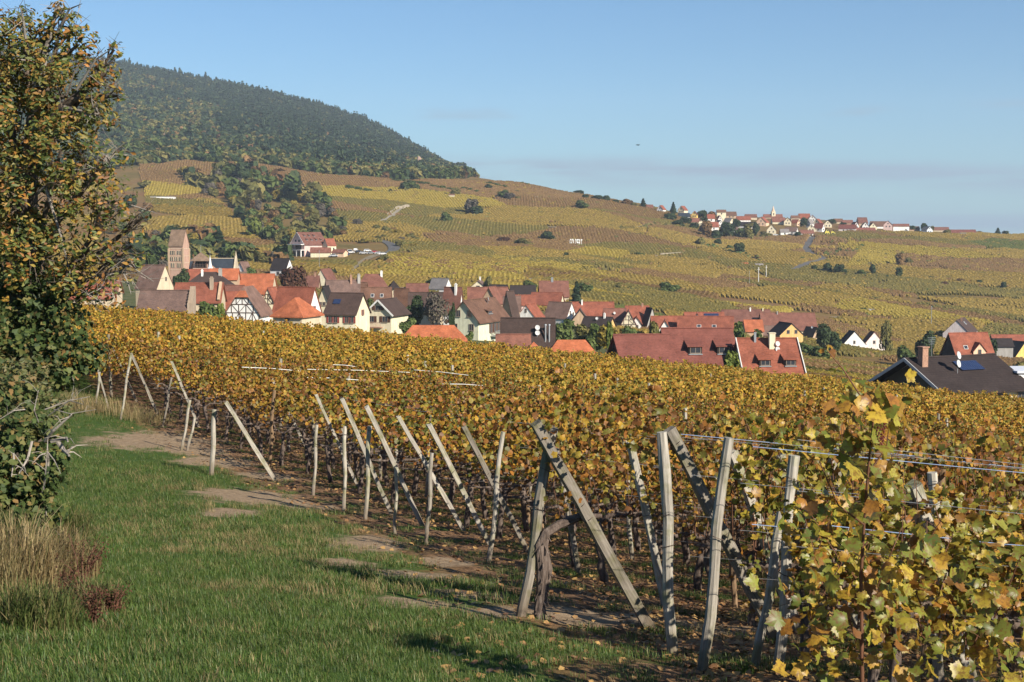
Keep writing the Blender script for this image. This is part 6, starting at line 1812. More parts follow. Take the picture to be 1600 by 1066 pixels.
def big_tree():
    g = ground(40, 640); g = Vector((at(30, 600, 21).x, 21, 0)); g.z = h1(g.x, g.y)
    o = empty('tree', g); tag(o, 'large orchard tree in orange and olive autumn leaf overgrown by ivy at the left edge', 'tree')
    UP = [(55, 95, 20.5, 62, 1.15), (105, 150, 20, 60, 1.1), (20, 190, 20.5, 80, 1.2), (95, 235, 19.5, 58, .9), (155, 180, 19.6, 32, .7), (165, 115, 20, 24, .6), (40, 300, 20, 74, .9), (130, 300, 19.3, 50, .7),
          (172, 250, 19.3, 34, .4), (180, 315, 19, 36, .32), (150, 380, 19, 44, .42), (205, 385, 19, 32, .14), (195, 425, 19, 32, .14), (120, 430, 19, 42, .55), (60, 400, 19.5, 64, .9), (-40, 120, 21, 110, 1), (-60, 330, 21, 120, 1),
          (95, 40, 20.3, 30, .8), (35, 45, 20.6, 34, .8), (120, 72, 20.2, 34, .9), (90, 12, 20.3, 13, .6), (178, 78, 20, 15, .45), (183, 150, 19.6, 15, .4), (222, 340, 19, 18, .12), (165, 460, 19, 28, .3)]
    lobes_leaves(UP, g, 1150, .046, LENS, TLEAF, 'foliage', o)
    IV = [(20, 470, 19.8, 70, 1.2), (85, 485, 19.3, 48, 1.2), (10, 560, 19, 80, 1.2), (70, 555, 18.8, 46, 1.2), (118, 520, 18.8, 30, 1), (140, 555, 18.5, 30, 1.1), (105, 578, 18.5, 30, 1), (35, 385, 20.3, 54, .8), (-60, 500, 20, 110, 1), (40, 610, 18.5, 46, 1)]
    lobes_leaves(IV, g, 760, .045, HEART, ILEAF, 'ivy', o)
    b = MB(); random.seed(21)
    c0 = Vector((0, 0, -.2)); top = at(45, 330, 20.6) - g
    b.tube([c0, c0.lerp(top, .4) + Vector((.1, 0, 0)), c0.lerp(top, .75) + Vector((-.12, 0, 0)), top, at(50, 200, 20.6) - g, at(60, 90, 20.5) - g, at(92, 5, 20.3) - g], [.26, .2, .17, .13, .09, .05, .01], 9, 0, False, .1)
    b.build('trunk', TRUNK, o, True)
    for i, (px, py, d, r_, q) in enumerate(UP):
        b = MB(); c = at(px, py, d) - g
        s = c0.lerp(top, random.uniform(.5, 1)) if py > 180 else top.lerp(at(60, 90, 20.5) - g, random.uniform(.1, .8))
        mid = s.lerp(c, .5) + Vector((0, 0, random.uniform(.0, .35)))
        b.tube([s, mid, c], [.06, .045, .02], 6, 0, False)
        R_ = r_ * d / F
        for k in range(13 if py > 230 else 6):
            a = Vector((random.gauss(.2, 1), random.gauss(-.2, 1), random.gauss(.25 if py < 260 else -.25, .9))).normalized() * R_ * random.uniform(.8, 1.3)
            st = mid.lerp(c, random.uniform(.4, 1)); e = c + a
            m_ = st.lerp(e, .5) + Vector((random.uniform(-.08, .08), 0, random.uniform(-.02, .12)))
            b.tube([st, m_, e], [.013, .009, .003], 4, 0, False)
            for w in range(2):
                t_ = m_.lerp(e, random.random()); b.tube([t_, t_ + Vector((random.uniform(-.25, .25), random.uniform(-.25, .25), random.uniform(-.2, .25)))], [.005, .002], 3, 0, False)
        b.build('branch', PALEBARK if i % 4 == 0 else TRUNK, o)
    # a few long bare twigs leaning out
    for (p, q) in (((150, 330), (250, 335)), ((140, 400), (240, 440)), ((120, 140), (182, 72)), ((90, 50), (128, 6)), ((40, 60), (30, 8)), ((100, 440), (200, 410)), ((60, 300), (150, 262)), ((70, 290), (120, 470))):
        b = MB(); A, B_ = at(*p, 19.6) - g, at(*q, 19.2) - g
        b.tube([A, A.lerp(B_, .5) + Vector((0, 0, .12)), B_], [.022, .014, .004], 5, 0, False)
        for k in range(7):
            t_ = A.lerp(B_, random.uniform(.3, .95)); b.tube([t_, t_ + Vector((random.uniform(-.2, .25), random.uniform(-.2, .2), random.uniform(-.22, .22)))], [.006, .002], 3, 0, False)
        b.build('branch', PALEBARK, o)
big_tree()
def ivy_bank():
    g = ground(40, 860); o = empty('ivy_bush', g); tag(o, 'dense ivy covered bush at the left edge with bare pale branches sticking out', 'ivy bush')
    L1 = [(20, 645, 15.8, 56, 1.1), (70, 690, 15.3, 40, 1.1), (15, 720, 15, 66, 1.2), (60, 750, 14.8, 42, 1.2), (88, 720, 15, 22, 1), (25, 790, 14.6, 56, 1.2), (72, 800, 14.5, 32, .9), (-60, 720, 15, 90, 1.1), (10, 850, 14.3, 44, .6), (60, 840, 14.3, 26, .5)]
    lobes_leaves(L1, g, 640, .042, HEART, ILEAF, 'ivy', o)
    L2 = [(30, 612, 16.3, 50, 1.1), (-20, 600, 16.5, 60, 1.1), (75, 640, 16, 34, .9), (55, 590, 16.8, 40, .9), (100, 640, 16, 24, .5), (45, 660, 15.5, 40, .6)]
    lobes_leaves(L2, g, 700, .036, LENS, BLEAF, 'foliage', o)
    random.seed(33)
    SK = 0
    b = MB(); base = at(40, 800, 14.9) - g
    b.tube([Vector((0, 0, -.2)), base, at(50, 700, 15.2) - g], [.12, .09, .05], 7, 0, False, .1); b.build('stem', TRUNK, o, True)
    for p, q, r_ in (((62, 800), (74, 700), .012), ((74, 740), (74, 702), .02), ((60, 660), (108, 630), .022), ((70, 690), (112, 648), .02), ((80, 690), (106, 690), .022), ((85, 700), (96, 740), .018), ((90, 690), (108, 712), .03), ((50, 690), (30, 740), .016),
                     ((80, 660), (98, 600), .012), ((70, 640), (130, 632), .008), ((75, 650), (140, 620), .007), ((72, 655), (120, 600), .007), ((60, 660), (60, 610), .008), ((40, 640), (0, 655), .008), ((30, 620), (-10, 630), .007), ((84, 640), (150, 640), .006), ((20, 700), (18, 745), .014), ((58, 760), (48, 840), .01), ((66, 780), (60, 850), .008)):
        SK += 1
        if SK % 3 == 0: continue
        r_ *= .8
        b = MB(); A, B_ = at(*p, 14.7) - g, at(*q, 14.5) - g; m_ = A.lerp(B_, .5) + Vector((random.uniform(-.06, .06), random.uniform(-.1, .1), random.uniform(-.04, .07)))
        b.tube([A, m_, B_], [r_ * 1.1, r_, r_ * .5], 6, 0, True, .1)
        for k in range(3):
            t_ = m_.lerp(B_, random.uniform(0, 1)); e = t_ + Vector((random.uniform(-.22, .28), random.uniform(-.2, .1), random.uniform(-.2, .2)))
            b.tube([t_, t_.lerp(e, .5) + Vector((0, 0, .03)), e], [r_ * .45, r_ * .3, .002], 4, 0, False)
        b.build('dead_branch', DEADWOOD, o)
ivy_bank()
def grass_clump(px, py, w, n, hmin, hmax, mat, name, label, cat, group=None, spread=.5):
    g = ground(px, py, 5); o = None
    rad = w * g.y / F / 2; Vv, Fc = [], []
    for i in range(n):
        a = random.uniform(0, 6.28); r_ = rad * sqrt(random.random()); b_ = random.uniform(0, 6.28); hh = random.uniform(hmin, hmax) * (1 - .45 * (r_ / rad) ** 2); l = random.uniform(.1, spread + (.15 if random.random() < .75 else .6)) * hh; wd = .0034
        x, y = r_ * cos(a), r_ * sin(a); z0 = h1(g.x + x, g.y + y) - g.z - .02
        dx, dy = cos(b_) * l, sin(b_) * l; c, s = -sin(b_) * wd, cos(b_) * wd; k = len(Vv)
        Vv += [(x - c, y - s, z0), (x + c, y + s, z0), (x + dx * .3 + c, y + dy * .3 + s, z0 + hh * .6), (x + dx * .3 - c, y + dy * .3 - s, z0 + hh * .6), (x + dx * .7 + c * .6, y + dy * .7 + s * .6, z0 + hh * .9), (x + dx * .7 - c * .6, y + dy * .7 - s * .6, z0 + hh * .9), (x + dx, y + dy, z0 + hh * random.uniform(.85, 1.02))]
        Fc += [(k, k + 1, k + 2), (k, k + 2, k + 3), (k + 3, k + 2, k + 4), (k + 3, k + 4, k + 5), (k + 5, k + 4, k + 6)]
    o = obj(name, mesh_np(name, Vv, [np.array(Fc)], [mat]), None, g)
    return tag(o, label, cat, group)
random.seed(44)
DG = leafmat('dry_weed', [(0, (0.17, 0.115, 0.05)), (.5, (0.32, 0.235, 0.115)), (.8, (0.44, 0.34, 0.18)), (1, (0.12, 0.14, 0.035))], .9, .3, (0.10, 0.105, 0.035), .25, .7, .15)
SORREL = leafmat('sorrel_seed', [(0, (0.05, 0.022, 0.016)), (.6, (0.10, 0.042, 0.028)), (1, (0.15, 0.075, 0.042))], .9, .2, (0.1, 0.05, 0.03), .15, .8, .1)
MIXG = leafmat('rank_grass', [(0, (0.05, 0.085, 0.02)), (.5, (0.09, 0.125, 0.03)), (.8, (0.18, 0.16, 0.06)), (1, (0.28, 0.22, 0.11))], .9, .3, (0.16, 0.13, 0.06), .3, .6, .2)
for i, (px, py, w, n, a, b_, mt, lb) in enumerate(((30, 930, 120, 1700, .30, .75, DG, 'tall dry straw coloured grass clump in front of the ivy bush'), (100, 905, 100, 1200, .25, .6, DG, 'dry tawny grass clump right of the ivy foot, under the red seed heads'),
        (-40, 950, 140, 1200, .35, .8, DG, 'dry grass clump at the very left edge of the frame'), (60, 985, 130, 1300, .18, .45, MIXG, 'half green rank grass clump below the straw coloured clump'), (150, 960, 90, 800, .14, .36, MIXG, 'low half green grass clump beneath the red seed heads'),
        (10, 880, 90, 900, .3, .7, MIXG, 'greenish tall grass clump against the ivy'), (110, 840, 70, 700, .2, .5, MIXG, 'thin pale grass clump at the right foot of the ivy bush'),
        (175, 648, 130, 900, .25, .7, DG, 'dry brown weeds round the foot of the left row ends'), (235, 660, 80, 500, .2, .55, DG, 'dry brown weeds beside the peaked left posts'), (120, 640, 90, 700, .3, .8, DG, 'dry weeds under the overhanging tree'))):
    grass_clump(px, py, w, n, a, b_, mt, 'grass_clump', lb, 'grass clump', 'rank grass clumps along the bank')
def dock(px, py, hpx, label):
    g = ground(px, py, 5); o = empty('dock_plant', g); tag(o, label, 'dock plant', 'dock plants by the ivy bank')
    hm = hpx * g.y / F; b = MB(); P, N = [], []
    for k in range(9):
        a = random.uniform(0, 6.28); l = random.uniform(.15, .5) * hm; hh = hm * random.uniform(.6, 1)
        e = Vector((cos(a) * l, sin(a) * l * .6, hh)); m_ = Vector((cos(a) * l * .35, sin(a) * l * .2, hh * .55))
        b.tube([(0, 0, -.03), m_, e], [.006, .005, .002], 4, 0, False)
        for q in range(60):
            t = random.uniform(.35, 1); c = (m_.lerp(e, (t - .5) * 2) if t > .5 else Vector((0, 0, 0)).lerp(m_, t * 2)) + Vector((random.gauss(0, .03), random.gauss(0, .03), random.gauss(0, .025)))
            P.append(tuple(c)); N.append((random.gauss(0, 1), random.gauss(0, 1), random.gauss(0, 1)))
    b.build('stem', plain('dock_stem', (0.13, 0.06, 0.04), .8, .2), o)
    V_, F_ = stamp(CARD, CARDF, np.array(P), rot_mats(len(P), 0, np.array(N)), .011 * rng.uniform(.6, 1.3, len(P)))
    s = obj('seed_head', mesh_np('seed_head', V_, [F_], [SORREL]), o); s['kind'] = 'stuff'
for px, py, hh, lb in ((128, 925, 95, 'tallest dark red dock plant gone to seed beside the ivy foot'), (150, 985, 70, 'dark red dock plant nearest the camera on the grass edge'), (110, 945, 60, 'short dark red dock plant amid tawny grass'), (178, 965, 55, 'dark red dock plant furthest right on the grass'), (95, 900, 60, 'dark red dock plant half hidden by dry grass'), (150, 905, 40, 'small red dock plant behind the tallest one')):
    dock(px, py, hh, lb)

# ================================================================== vineyards on the slope: one mass of low vine clumps in parcels
def hill_vines():
    cls = {'gold': tmat('hill_gold', [(0, (0.15, 0.11, 0.025)), (.5, (0.215, 0.15, 0.035)), (1, (0.30, 0.205, 0.046))]),
           'olive': tmat('hill_olive', [(0, (0.095, 0.085, 0.022)), (.5, (0.14, 0.115, 0.03)), (1, (0.20, 0.155, 0.04))]),
           'brown': tmat('hill_brown', [(0, (0.13, 0.075, 0.03)), (.5, (0.19, 0.112, 0.048)), (1, (0.25, 0.16, 0.06))]),
           'green': tmat('hill_green', [(0, (0.055, 0.072, 0.02)), (.5, (0.095, 0.11, 0.028)), (1, (0.15, 0.15, 0.038))]),
           'yellow': tmat('hill_yellow', [(0, (0.22, 0.165, 0.028)), (.5, (0.275, 0.205, 0.038)), (1, (0.34, 0.26, 0.05))])}
    names = list(cls)
    def clump(mat, n, size, seed):
        r = np.random.default_rng(seed); x = r.uniform(-1, 1, n); z = r.uniform(.25, 1.15, n); y = r.normal(0, .36, n)
        N = np.stack([r.normal(0, .5, n), np.sign(y) + r.normal(0, .4, n), r.uniform(.1, 1.2, n)], 1)
        V_, F_ = stamp(CARD, CARDF, np.stack([x, y, z], 1), rot_mats(n, 0, N), size * r.uniform(.6, 1.3, n))
        return mesh_np('vine_clump', V_, [F_], [mat])
    protos = []
    for c in names: protos += [clump(cls[c], 40, .36, 3), clump(cls[c], 12, .72, 5)]
    r = np.random.default_rng(77)
    ns = 330
    sy = np.exp(r.uniform(math.log(115), math.log(1330), ns)); sx = r.uniform(-.36, .40, ns) * sy
    spx = CX + F * sx / sy
    base = np.array([.44, .26, .20, .04, .06])
    scls = r.choice(5, ns, p=base)
    scls = np.where((sy > 900) & (r.random(ns) < .35), 2, scls)                     # browner high on the slope
    sang = np.where(r.random(ns) < .99, r.normal(.10, .10, ns), r.normal(1.35, .12, ns))
    dirs = np.round(sang / .2).astype(int)
    pts = [[] for _ in protos]
    BROWN = [(213, 252), (300, 243), (430, 250), (522, 263), (575, 275), (560, 282), (500, 279), (400, 262), (330, 262), (285, 292), (225, 284)]
    YEL = [(1322, 419), (1345, 389), (1405, 399), (1404, 416)]
    YEL2 = [(560, 432), (600, 402), (800, 405), (940, 422), (960, 440), (820, 448), (700, 440)]
    TAN = [(1280, 376), (1345, 374), (1352, 386), (1320, 405), (1290, 402), (1270, 392)]
    total = 0
    for dk in np.unique(dirs):
        a = dk * .2; ca, sa = cos(a), sin(a)
        for y0, y1, rs, vs, far in ((112, 300, 1.7, 1.5, 0), (300, 620, 1.9, 1.8, 1), (620, 1340, 2.5, 2.3, 1)):
            n = int(1.0 * y1 * .86 * (y1 - y0) / (rs * vs)) 
            ext = y1 * 1.3
            gu = np.arange(-ext, ext, vs); gv = np.arange(-ext - 200, ext + 1400, rs)
            # rows of this heading that cross the band
            m_seed = np.nonzero(dirs == dk)[0]
            for s in m_seed:
                if sy[s] < y0 - 190 or sy[s] > y1 + 190: continue
                u0, v0 = sx[s] * ca + sy[s] * sa, -sx[s] * sa + sy[s] * ca
                rad = min(150, 40 + sy[s] * .16)
                U, Vv = np.meshgrid(gu[(gu > u0 - rad) & (gu < u0 + rad)], gv[(gv > v0 - rad) & (gv < v0 + rad)])
                U = U.ravel() + r.uniform(-.2, .2, U.size); Vv = Vv.ravel() + r.uniform(-.12, .12, Vv.size)
                x = U * ca - Vv * sa; y = U * sa + Vv * ca
                k = (y > y0) & (y <= y1) & (np.abs(x / np.maximum(y, 1)) < .40)
                x, y = x[k], y[k]
                if not len(x): continue
                near = np.nonzero((np.abs(sx - sx[s]) < 2.2 * rad) & (np.abs(sy - sy[s]) < 2.2 * rad))[0]
                D = np.hypot(x[:, None] - sx[near][None], 1.5 * (y[:, None] - sy[near][None]))
                own = D[:, list(near).index(s)].copy()
                D[:, list(near).index(s)] = 1e9
                oth = D.min(1)
                k = own < oth - (2.2 + 2.5 * (s % 3 == 0))
                x, y = x[k], y[k]
                if not len(x): continue
                z = H(x, y); px, py = pix(x, y, z)
                k = ~in_village(px, y) & (y < forest_y(px) - 4) & (road_dist(x, y) > .6)
                for poly in (COPSE, WOODS2, SCRUB, BELT): k &= ~inpoly(px, py, poly)
                k &= ~((px > 1008) & (py < np.interp(px, [1008, 1060, 1110, 1200, 1290, 1340, 1500, 1540], [322, 338, 374, 372, 368, 362, 368, 340])) & (y > 880))
                k &= ~((px > 452) & (px < 608) & (py < 412) & (py > 374) & (y < 860))
                for hx, hy, hr_ in HOUSES:
                    if abs(hy - sy[s]) < 200: k &= np.hypot(x - hx, y - hy) > hr_ + 1
                x, y, z, px, py = x[k], y[k], z[k], px[k], py[k]
                if not len(x): continue
                c = np.full(len(x), scls[s])
                c[inpoly(px, py, BROWN)] = 2; c[inpoly(px, py, YEL)] = 4
                q = inpoly(px, py, YEL2); c[q & (r.random(len(x)) < .75)] = 4 if s % 2 else 0
                tan_ = inpoly(px, py, TAN); keep = ~(tan_ & (r.random(len(x)) < .75))
                mixin = r.random(len(x)) < .08; c = np.where(mixin, r.choice(5, len(x), p=base), c)
                keep &= r.random(len(x)) > .06
                sc = {0: 1.0, 1: 1.1}[far] * (1.35 if y0 >= 620 else 1.0)
                for ci in range(5):
                    kk = keep & (c == ci); m = int(kk.sum()); total += m
                    if m: pts[2 * ci + far].append(np.stack([x[kk], y[kk], z[kk] - .05, np.full(m, a) + r.uniform(-.06, .06, m), sc * r.uniform(.8, 1.15, m)], 1))
    out = []
    for q in pts:
        q = np.concatenate(q) if q else np.zeros((0, 5))
        out.append((q[:, :3], np.stack([q[:, 0] * 0, q[:, 0] * 0, q[:, 3]], 1), q[:, 4]))
    gn_scatter('hillside_vines', protos, out, 'patchwork of gold, olive and brown vineyard parcels over the far slope', 'vineyards')
    print('hill vines', total)
hill_vines()

# ------------------------------------------------------------------ pale retaining walls and banks
DRYSTONE = plain('dry_stone', (0.29, 0.245, 0.185), 0.95, 0.35, 0.6, 0, 0.4, 'World')
def terrace_wall(pts, hpx, label):
    P = [ground(*p) for p in pts]; Q = []
    for a, b in zip(P[:-1], P[1:]):
        n = max(2, int((b - a).length / 4)); Q += [a.lerp(b, i / n) for i in range(n)]
    Q.append(P[-1]); b = MB(); n = len(Q); V_ = []
    for i, p in enumerate(Q):
        z = h1(p.x, p.y); hh = hpx * p.y / F * random.uniform(.75, 1.15); j = random.uniform(-.15, .15)
        V_ += [(p.x, p.y + j - .35, z - 1), (p.x, p.y + j - .25, z + hh), (p.x, p.y + j + .45, z + hh), (p.x, p.y + j + .5, z - 1)]
    f = [(4 * i + k, 4 * i + k + 4, 4 * i + k + 5, 4 * i + k + 1) for i in range(n - 1) for k in range(3)] + [(0, 1, 2, 3), (4 * n - 1, 4 * n - 2, 4 * n - 3, 4 * n - 4)]
    b.add(V_, f); tag(b.build('retaining_wall', DRYSTONE), label, 'wall', 'terrace walls on the slope')
random.seed(12)
for pts, hp, lb in (([(605, 338), (618, 328), (640, 325)], 5, 'bright pale retaining wall curving above the gravel track'), ([(545, 350), (570, 348)], 3, 'short pale wall left of the curving bright wall'),
        ([(700, 317), (760, 315), (790, 322)], 3, 'pale terrace wall below the hut high on the spur'), ([(820, 324), (860, 325), (885, 329)], 3.5, 'long pinkish terrace wall in the middle of the spur'),
        ([(828, 310), (848, 313)], 4, 'small bright scar of stones near the top of the spur'), ([(693, 305), (710, 311)], 4, 'short pale wall beside the hut high on the spur'),
        ([(925, 382), (985, 382)], 3, 'pale terrace wall right of the white letters'), ([(1032, 399), (1070, 398)], 3, 'pale bank below the little golden terraces'),
        ([(858, 462), (905, 456), (950, 454)], 5, 'pale sunlit graveyard wall at the village edge'), ([(1042, 462), (1068, 463)], 2.5, 'small pale wall beside the bush in the fields'),
        ([(1160, 424), (1180, 424)], 2.5, 'short pale bank among the valley fields'), ([(1345, 489), (1372, 487)], 3, 'whitish low wall in the valley fields at the right'), ([(1510, 418), (1545, 416)], 3, 'whitish stony patch wall among the striped rows at far right'),
        ([(300, 319), (345, 323)], 2.5, 'pale terrace edge right of the white hillside shed'), ([(885, 375), (960, 362)], 2, 'faint stony terrace edge above the white letters')):
    terrace_wall(pts, hp, lb)
# ------------------------------------------------------------------ hedgerows along the banks and field edges
def hedgerow(pts, hpx, kind, label, gap=.25):
    P = [ground(*p) for p in pts]; C_ = []
    for a, b in zip(P[:-1], P[1:]):
        m = int((b - a).length / 1.6) + 1
        for k in range(m):
            if random.random() > gap: C_.append(a.lerp(b, (k + random.random()) / m))
    pos, nor = [], []
    for c in C_:
        hh = hpx * c.y / F * random.uniform(.3, 1.25) * (1.7 if random.random() < .08 else 1)
        for q in range(9):
            x, y = c.x + random.gauss(0, .9), c.y + random.gauss(0, .9)
            pos.append((x, y, h1(x, y) + hh * random.random() + .1)); nor.append((random.gauss(0, .6), -.5 + random.gauss(0, .6), random.uniform(.1, 1)))
    pos, nor = np.array(pos), np.array(nor)
    V_, F_ = stamp(CARD, CARDF, pos, rot_mats(len(pos), 0, nor), pos[:, 1] / 1000 * 1.5 * rng.uniform(.6, 1.3, len(pos)))
    tag(obj('hedgerow', mesh_np('hedgerow', V_, [F_], [TG[kind]])), label, 'hedge', 'hedgerows along banks and field edges')
random.seed(61)
for pts, hp, kd, lb in (([(560, 301), (640, 300), (700, 305), (762, 317)], 3, 'olive', 'ragged olive hedge along the track high on the spur'), ([(650, 330), (740, 340), (830, 349), (905, 353), (1000, 359), (1060, 352)], 3, 'olive', 'long olive hedge along the middle terrace of the spur'),
        ([(640, 392), (720, 389), (800, 389), (880, 397), (940, 406)], 2.5, 'green', 'dark hedge line below the scrub terraces'), ([(480, 424), (560, 427), (640, 432), (720, 441)], 2, 'dark', 'thin dark hedge line above the back row of the village'),
        ([(905, 386), (960, 386), (1010, 384), (1066, 392)], 2.5, 'olive', 'olive hedge right of the white letters'), ([(1102, 386), (1130, 393), (1160, 402), (1192, 413)], 5, 'green', 'green hedge running down from the far village trees'),
        ([(1150, 442), (1220, 450), (1300, 461)], 2, 'olive', 'low hedge line right of the white poles'), ([(965, 470), (1080, 482), (1200, 498)], 2, 'olive', 'low hedge line behind the long red brown roofs'),
        ([(1282, 430), (1330, 434), (1380, 437), (1420, 439)], 3, 'dark', 'dark hedge linking the lone dark trees in the valley'), ([(1330, 470), (1420, 474), (1500, 484), (1590, 486)], 2, 'rust', 'rusty hedge line in the fields at the right'),
        ([(742, 347), (800, 350), (880, 353)], 4, 'rust', 'russet scrub line left of the middle terrace'), ([(600, 352), (640, 356), (700, 366), (760, 372)], 4, 'olive', 'scrubby bank right of the gravel track'),
        ([(780, 380), (830, 381), (884, 384)], 4, 'rust', 'reddish scrub line left of the white letters'), ([(1290, 399), (1340, 394), (1348, 386)], 3, 'green', 'green hedge round the bright yellow parcel'), ([(1408, 400), (1470, 396), (1530, 392), (1600, 398)], 3, 'olive', 'olive hedge across the right hand ridge slope'),
        ([(1450, 412), (1500, 408), (1560, 420)], 3, 'dark', 'dark hedge beside the striped rows at far right'), ([(820, 445), (860, 438), (920, 431)], 2.5, 'dark', 'dark hedge along the track above the graveyard'), ([(1340, 376), (1400, 372), (1460, 376)], 2, 'olive', 'thin hedge just under the right end of the far village'),
        ([(330, 321), (400, 330)], 3, 'rust', 'rusty hedge right of the white hillside shed'), ([(700, 421), (800, 424), (900, 434)], 1.6, 'dark', 'fine dark hedge through the golden field behind the village')):
    hedgerow(pts, hp, kd, lb)
# white shed, hut
def hut(px, py, wpx, hpx, wall, roof, label, cat, flat=False):
    g = ground(px, py, 105); m = g.y / F; w, h_ = wpx * m, hpx * m
    o = empty('hut', g, .05); tag(o, label, cat)
    b = MB(); b.box((0, 0, h_ / 2 - 1), (w, w * .5, h_ + 2)); b.build('wall', WALL[wall], o)
    b = MB(); d_ = w * .25 + .3
    if flat: b.box((0, 0, h_ + .12), (w + .4, w * .5 + .4, .22))
    else: b.add([(-w / 2 - .2, -d_, h_), (w / 2 + .2, -d_, h_), (w / 2 + .2, d_, h_), (-w / 2 - .2, d_, h_), (-w / 2 - .2, 0, h_ + d_ * .8), (w / 2 + .2, 0, h_ + d_ * .8)], [(0, 1, 5, 4), (2, 3, 4, 5), (0, 4, 3), (1, 2, 5), (3, 2, 1, 0)])
    b.build('roof', ROOF[roof], o)
    add_window(o, (w * .2, -w * .25 - .03, .3), 0, min(1.2, w * .2), min(1.4, h_ * .6)); add_window(o, (-w * .2, -w * .25 - .03, .3), 0, min(1.2, w * .2), min(1.4, h_ * .6))
hut(255, 314, 36, 6, 'white', 'grey', 'long white flat roofed shed high on the slope at left', 'shed', True)
hut(706, 311, 9, 5, 'cream', 'brown', 'tiny cream vineyard hut high on the spur', 'hut'); hut(948, 459, 8, 3, 'white', 'grey', 'small white van like shelter at the end of the graveyard wall', 'shelter', True)
hut(1164, 417, 9, 4, 'peach', 'orange', 'tiny orange roofed hut in the valley', 'hut'); hut(1186, 419, 12, 4, 'grey', 'grey', 'tiny grey hut right of the orange roofed hut', 'hut')
hut(1358, 489, 14, 5, 'white', 'grey', 'small white cabin in the fields above the pale pink gable', 'cabin', True); hut(448, 398, 0.1 * 80, 4, 'white', 'grey', 'small white shelter left of the hillside hotel', 'shelter', True)
# the letters on the slope
def hill_sign():
    g0 = ground(890, 385, 105); d = g0.y; m = d / F
    o = empty('hillside_sign', g0); tag(o, 'tall white letters spelling GOLDERT standing on the vineyard slope', 'letter sign')
    wm = bpy.data.materials.new('letter_white'); wm.use_nodes = True; wm.node_tree.nodes['Principled BSDF'].inputs['Base Color'].default_value = (.82, .82, .80, 1)
    w = 20.0 * m / 7; hh = 10.5 * m
    dg = bpy.context.evaluated_depsgraph_get
    for i, ch in enumerate('GOLDERT'):
        cu = bpy.data.curves.new('letter', 'FONT'); cu.body = ch; cu.align_x = 'CENTER'; cu.extrude = .12; cu.offset = .012; cu.size = 1.0
        t = bpy.data.objects.new('letter_curve', cu); COL.objects.link(t); bpy.context.view_layer.update()
        me = bpy.data.meshes.new_from_object(t.evaluated_get(dg())); bpy.data.objects.remove(t); me.name = 'letter'
        co = np.zeros(len(me.vertices) * 3, np.float32); me.vertices.foreach_get('co', co); co = co.reshape(-1, 3)
        mn, mx = co.min(0), co.max(0)
        co[:, 0] = (co[:, 0] - (mn[0] + mx[0]) / 2) * (w * .86 / (mx[0] - mn[0])); co[:, 1] = (co[:, 1] - mn[1]) * hh / (mx[1] - mn[1])
        me.vertices.foreach_set('co', co.ravel()); me.materials.clear(); me.materials.append(wm); me.update()
        x = (i + .5) * w
        obj('letter', me, o, (x, 0, h1(g0.x + x, g0.y) - g0.z + .2 + 0.3), (pi / 2, 0, 0))
    b = MB(); b.box((3.5 * w, .3, .15), (7 * w, .25, .5)); b.build('footing', WALL['grey'], o)
hill_sign()
# poles
def pole(px, pt, pb, label, mat, r_=.16):
    g = ground(px, pb, 105); t = at(px, pt, g.y); b = MB(); L_ = t.z - g.z
    b.tube([(0, 0, -.5), (0, 0, L_)], [r_, r_ * .8], 7); b.tube([(0, 0, L_ - .05), (0, 0, L_ + .4)], [r_ * 1.5, r_ * 1.2], 7); b.box((0, 0, L_ - .7), (r_ * 7, r_ * .8, r_ * .8))
    o = b.build('utility_pole', mat); o.location = g; tag(o, label, 'pole', 'poles in the valley')
pole(1185, 419, 446, 'nearer tall white pole in the valley fields', WALL['white'], .2); pole(1197, 416, 438, 'white pole just right of the nearer white pole', WALL['white'], .2)
pole(1455, 480, 512, 'thin grey lattice mast behind the pink gabled house', METAL, .14); pole(1171, 425, 446, 'faint grey pole left of the two white poles', METAL, .1); pole(499, 393, 424, 'grey lamp pole below the hotel car park', METAL, .1)
# cars on the hotel car park and by the graveyard
CARM = {k: plain('car_' + k, c, .35, .05) for k, c in (('white', (.7, .7, .7)), ('grey', (.28, .29, .3)), ('dark', (.03, .03, .035)), ('red', (.35, .03, .03)), ('blue', (.05, .09, .22)), ('silver', (.5, .51, .53)))}
TYRE = plain('tyre', (.02, .02, .02), .8, .1)
def car(px, py, col, label, ang, van=False, group='cars on the hotel car park'):
    g = ground(px, py, 105); o = empty('parked_car', (g.x, g.y, g.z + .25), ang); tag(o, label, 'car', group)
    hb, hc = (.9, 2.0) if van else (.85, 1.42); b = MB()
    prof = [(-2.1, .3), (-2.15, .75), (-1.9, hb), (-1.5, hc if van else hc * .98), (.5, hc), (1.15, hb + .05), (2.0, .78), (2.1, .35)]
    n = len(prof); b.add([(x, -.85, z) for x, z in prof] + [(x, .85, z) for x, z in prof], [tuple(range(n)), tuple(range(2 * n - 1, n - 1, -1))] + [(k, k + n, (k + 1) % n + n, (k + 1) % n) for k in range(n)])
    b.build('body', CARM[col], o)
    b = MB(); w0 = hb + .06
    for s in (-1, 1): b.add([(-1.6, s * .865, w0), (1.0, s * .865, w0), (.45, s * .865, hc - .1), (-1.35, s * .865, hc - .1)], [(0, 1, 2, 3)])
    b.add([(1.13, -.7, w0 + .03), (1.13, .7, w0 + .03), (.57, .7, hc - .06), (.57, -.7, hc - .06)], [(0, 1, 2, 3)]); b.build('window', GLASS, o)
    for x in (-1.35, 1.3):
        for s in (-1, 1):
            b = MB(); b.tube([(x, s * .7, .32), (x, s * .9, .32)], [.33, .33], 10); b.build('wheel', TYRE, o)
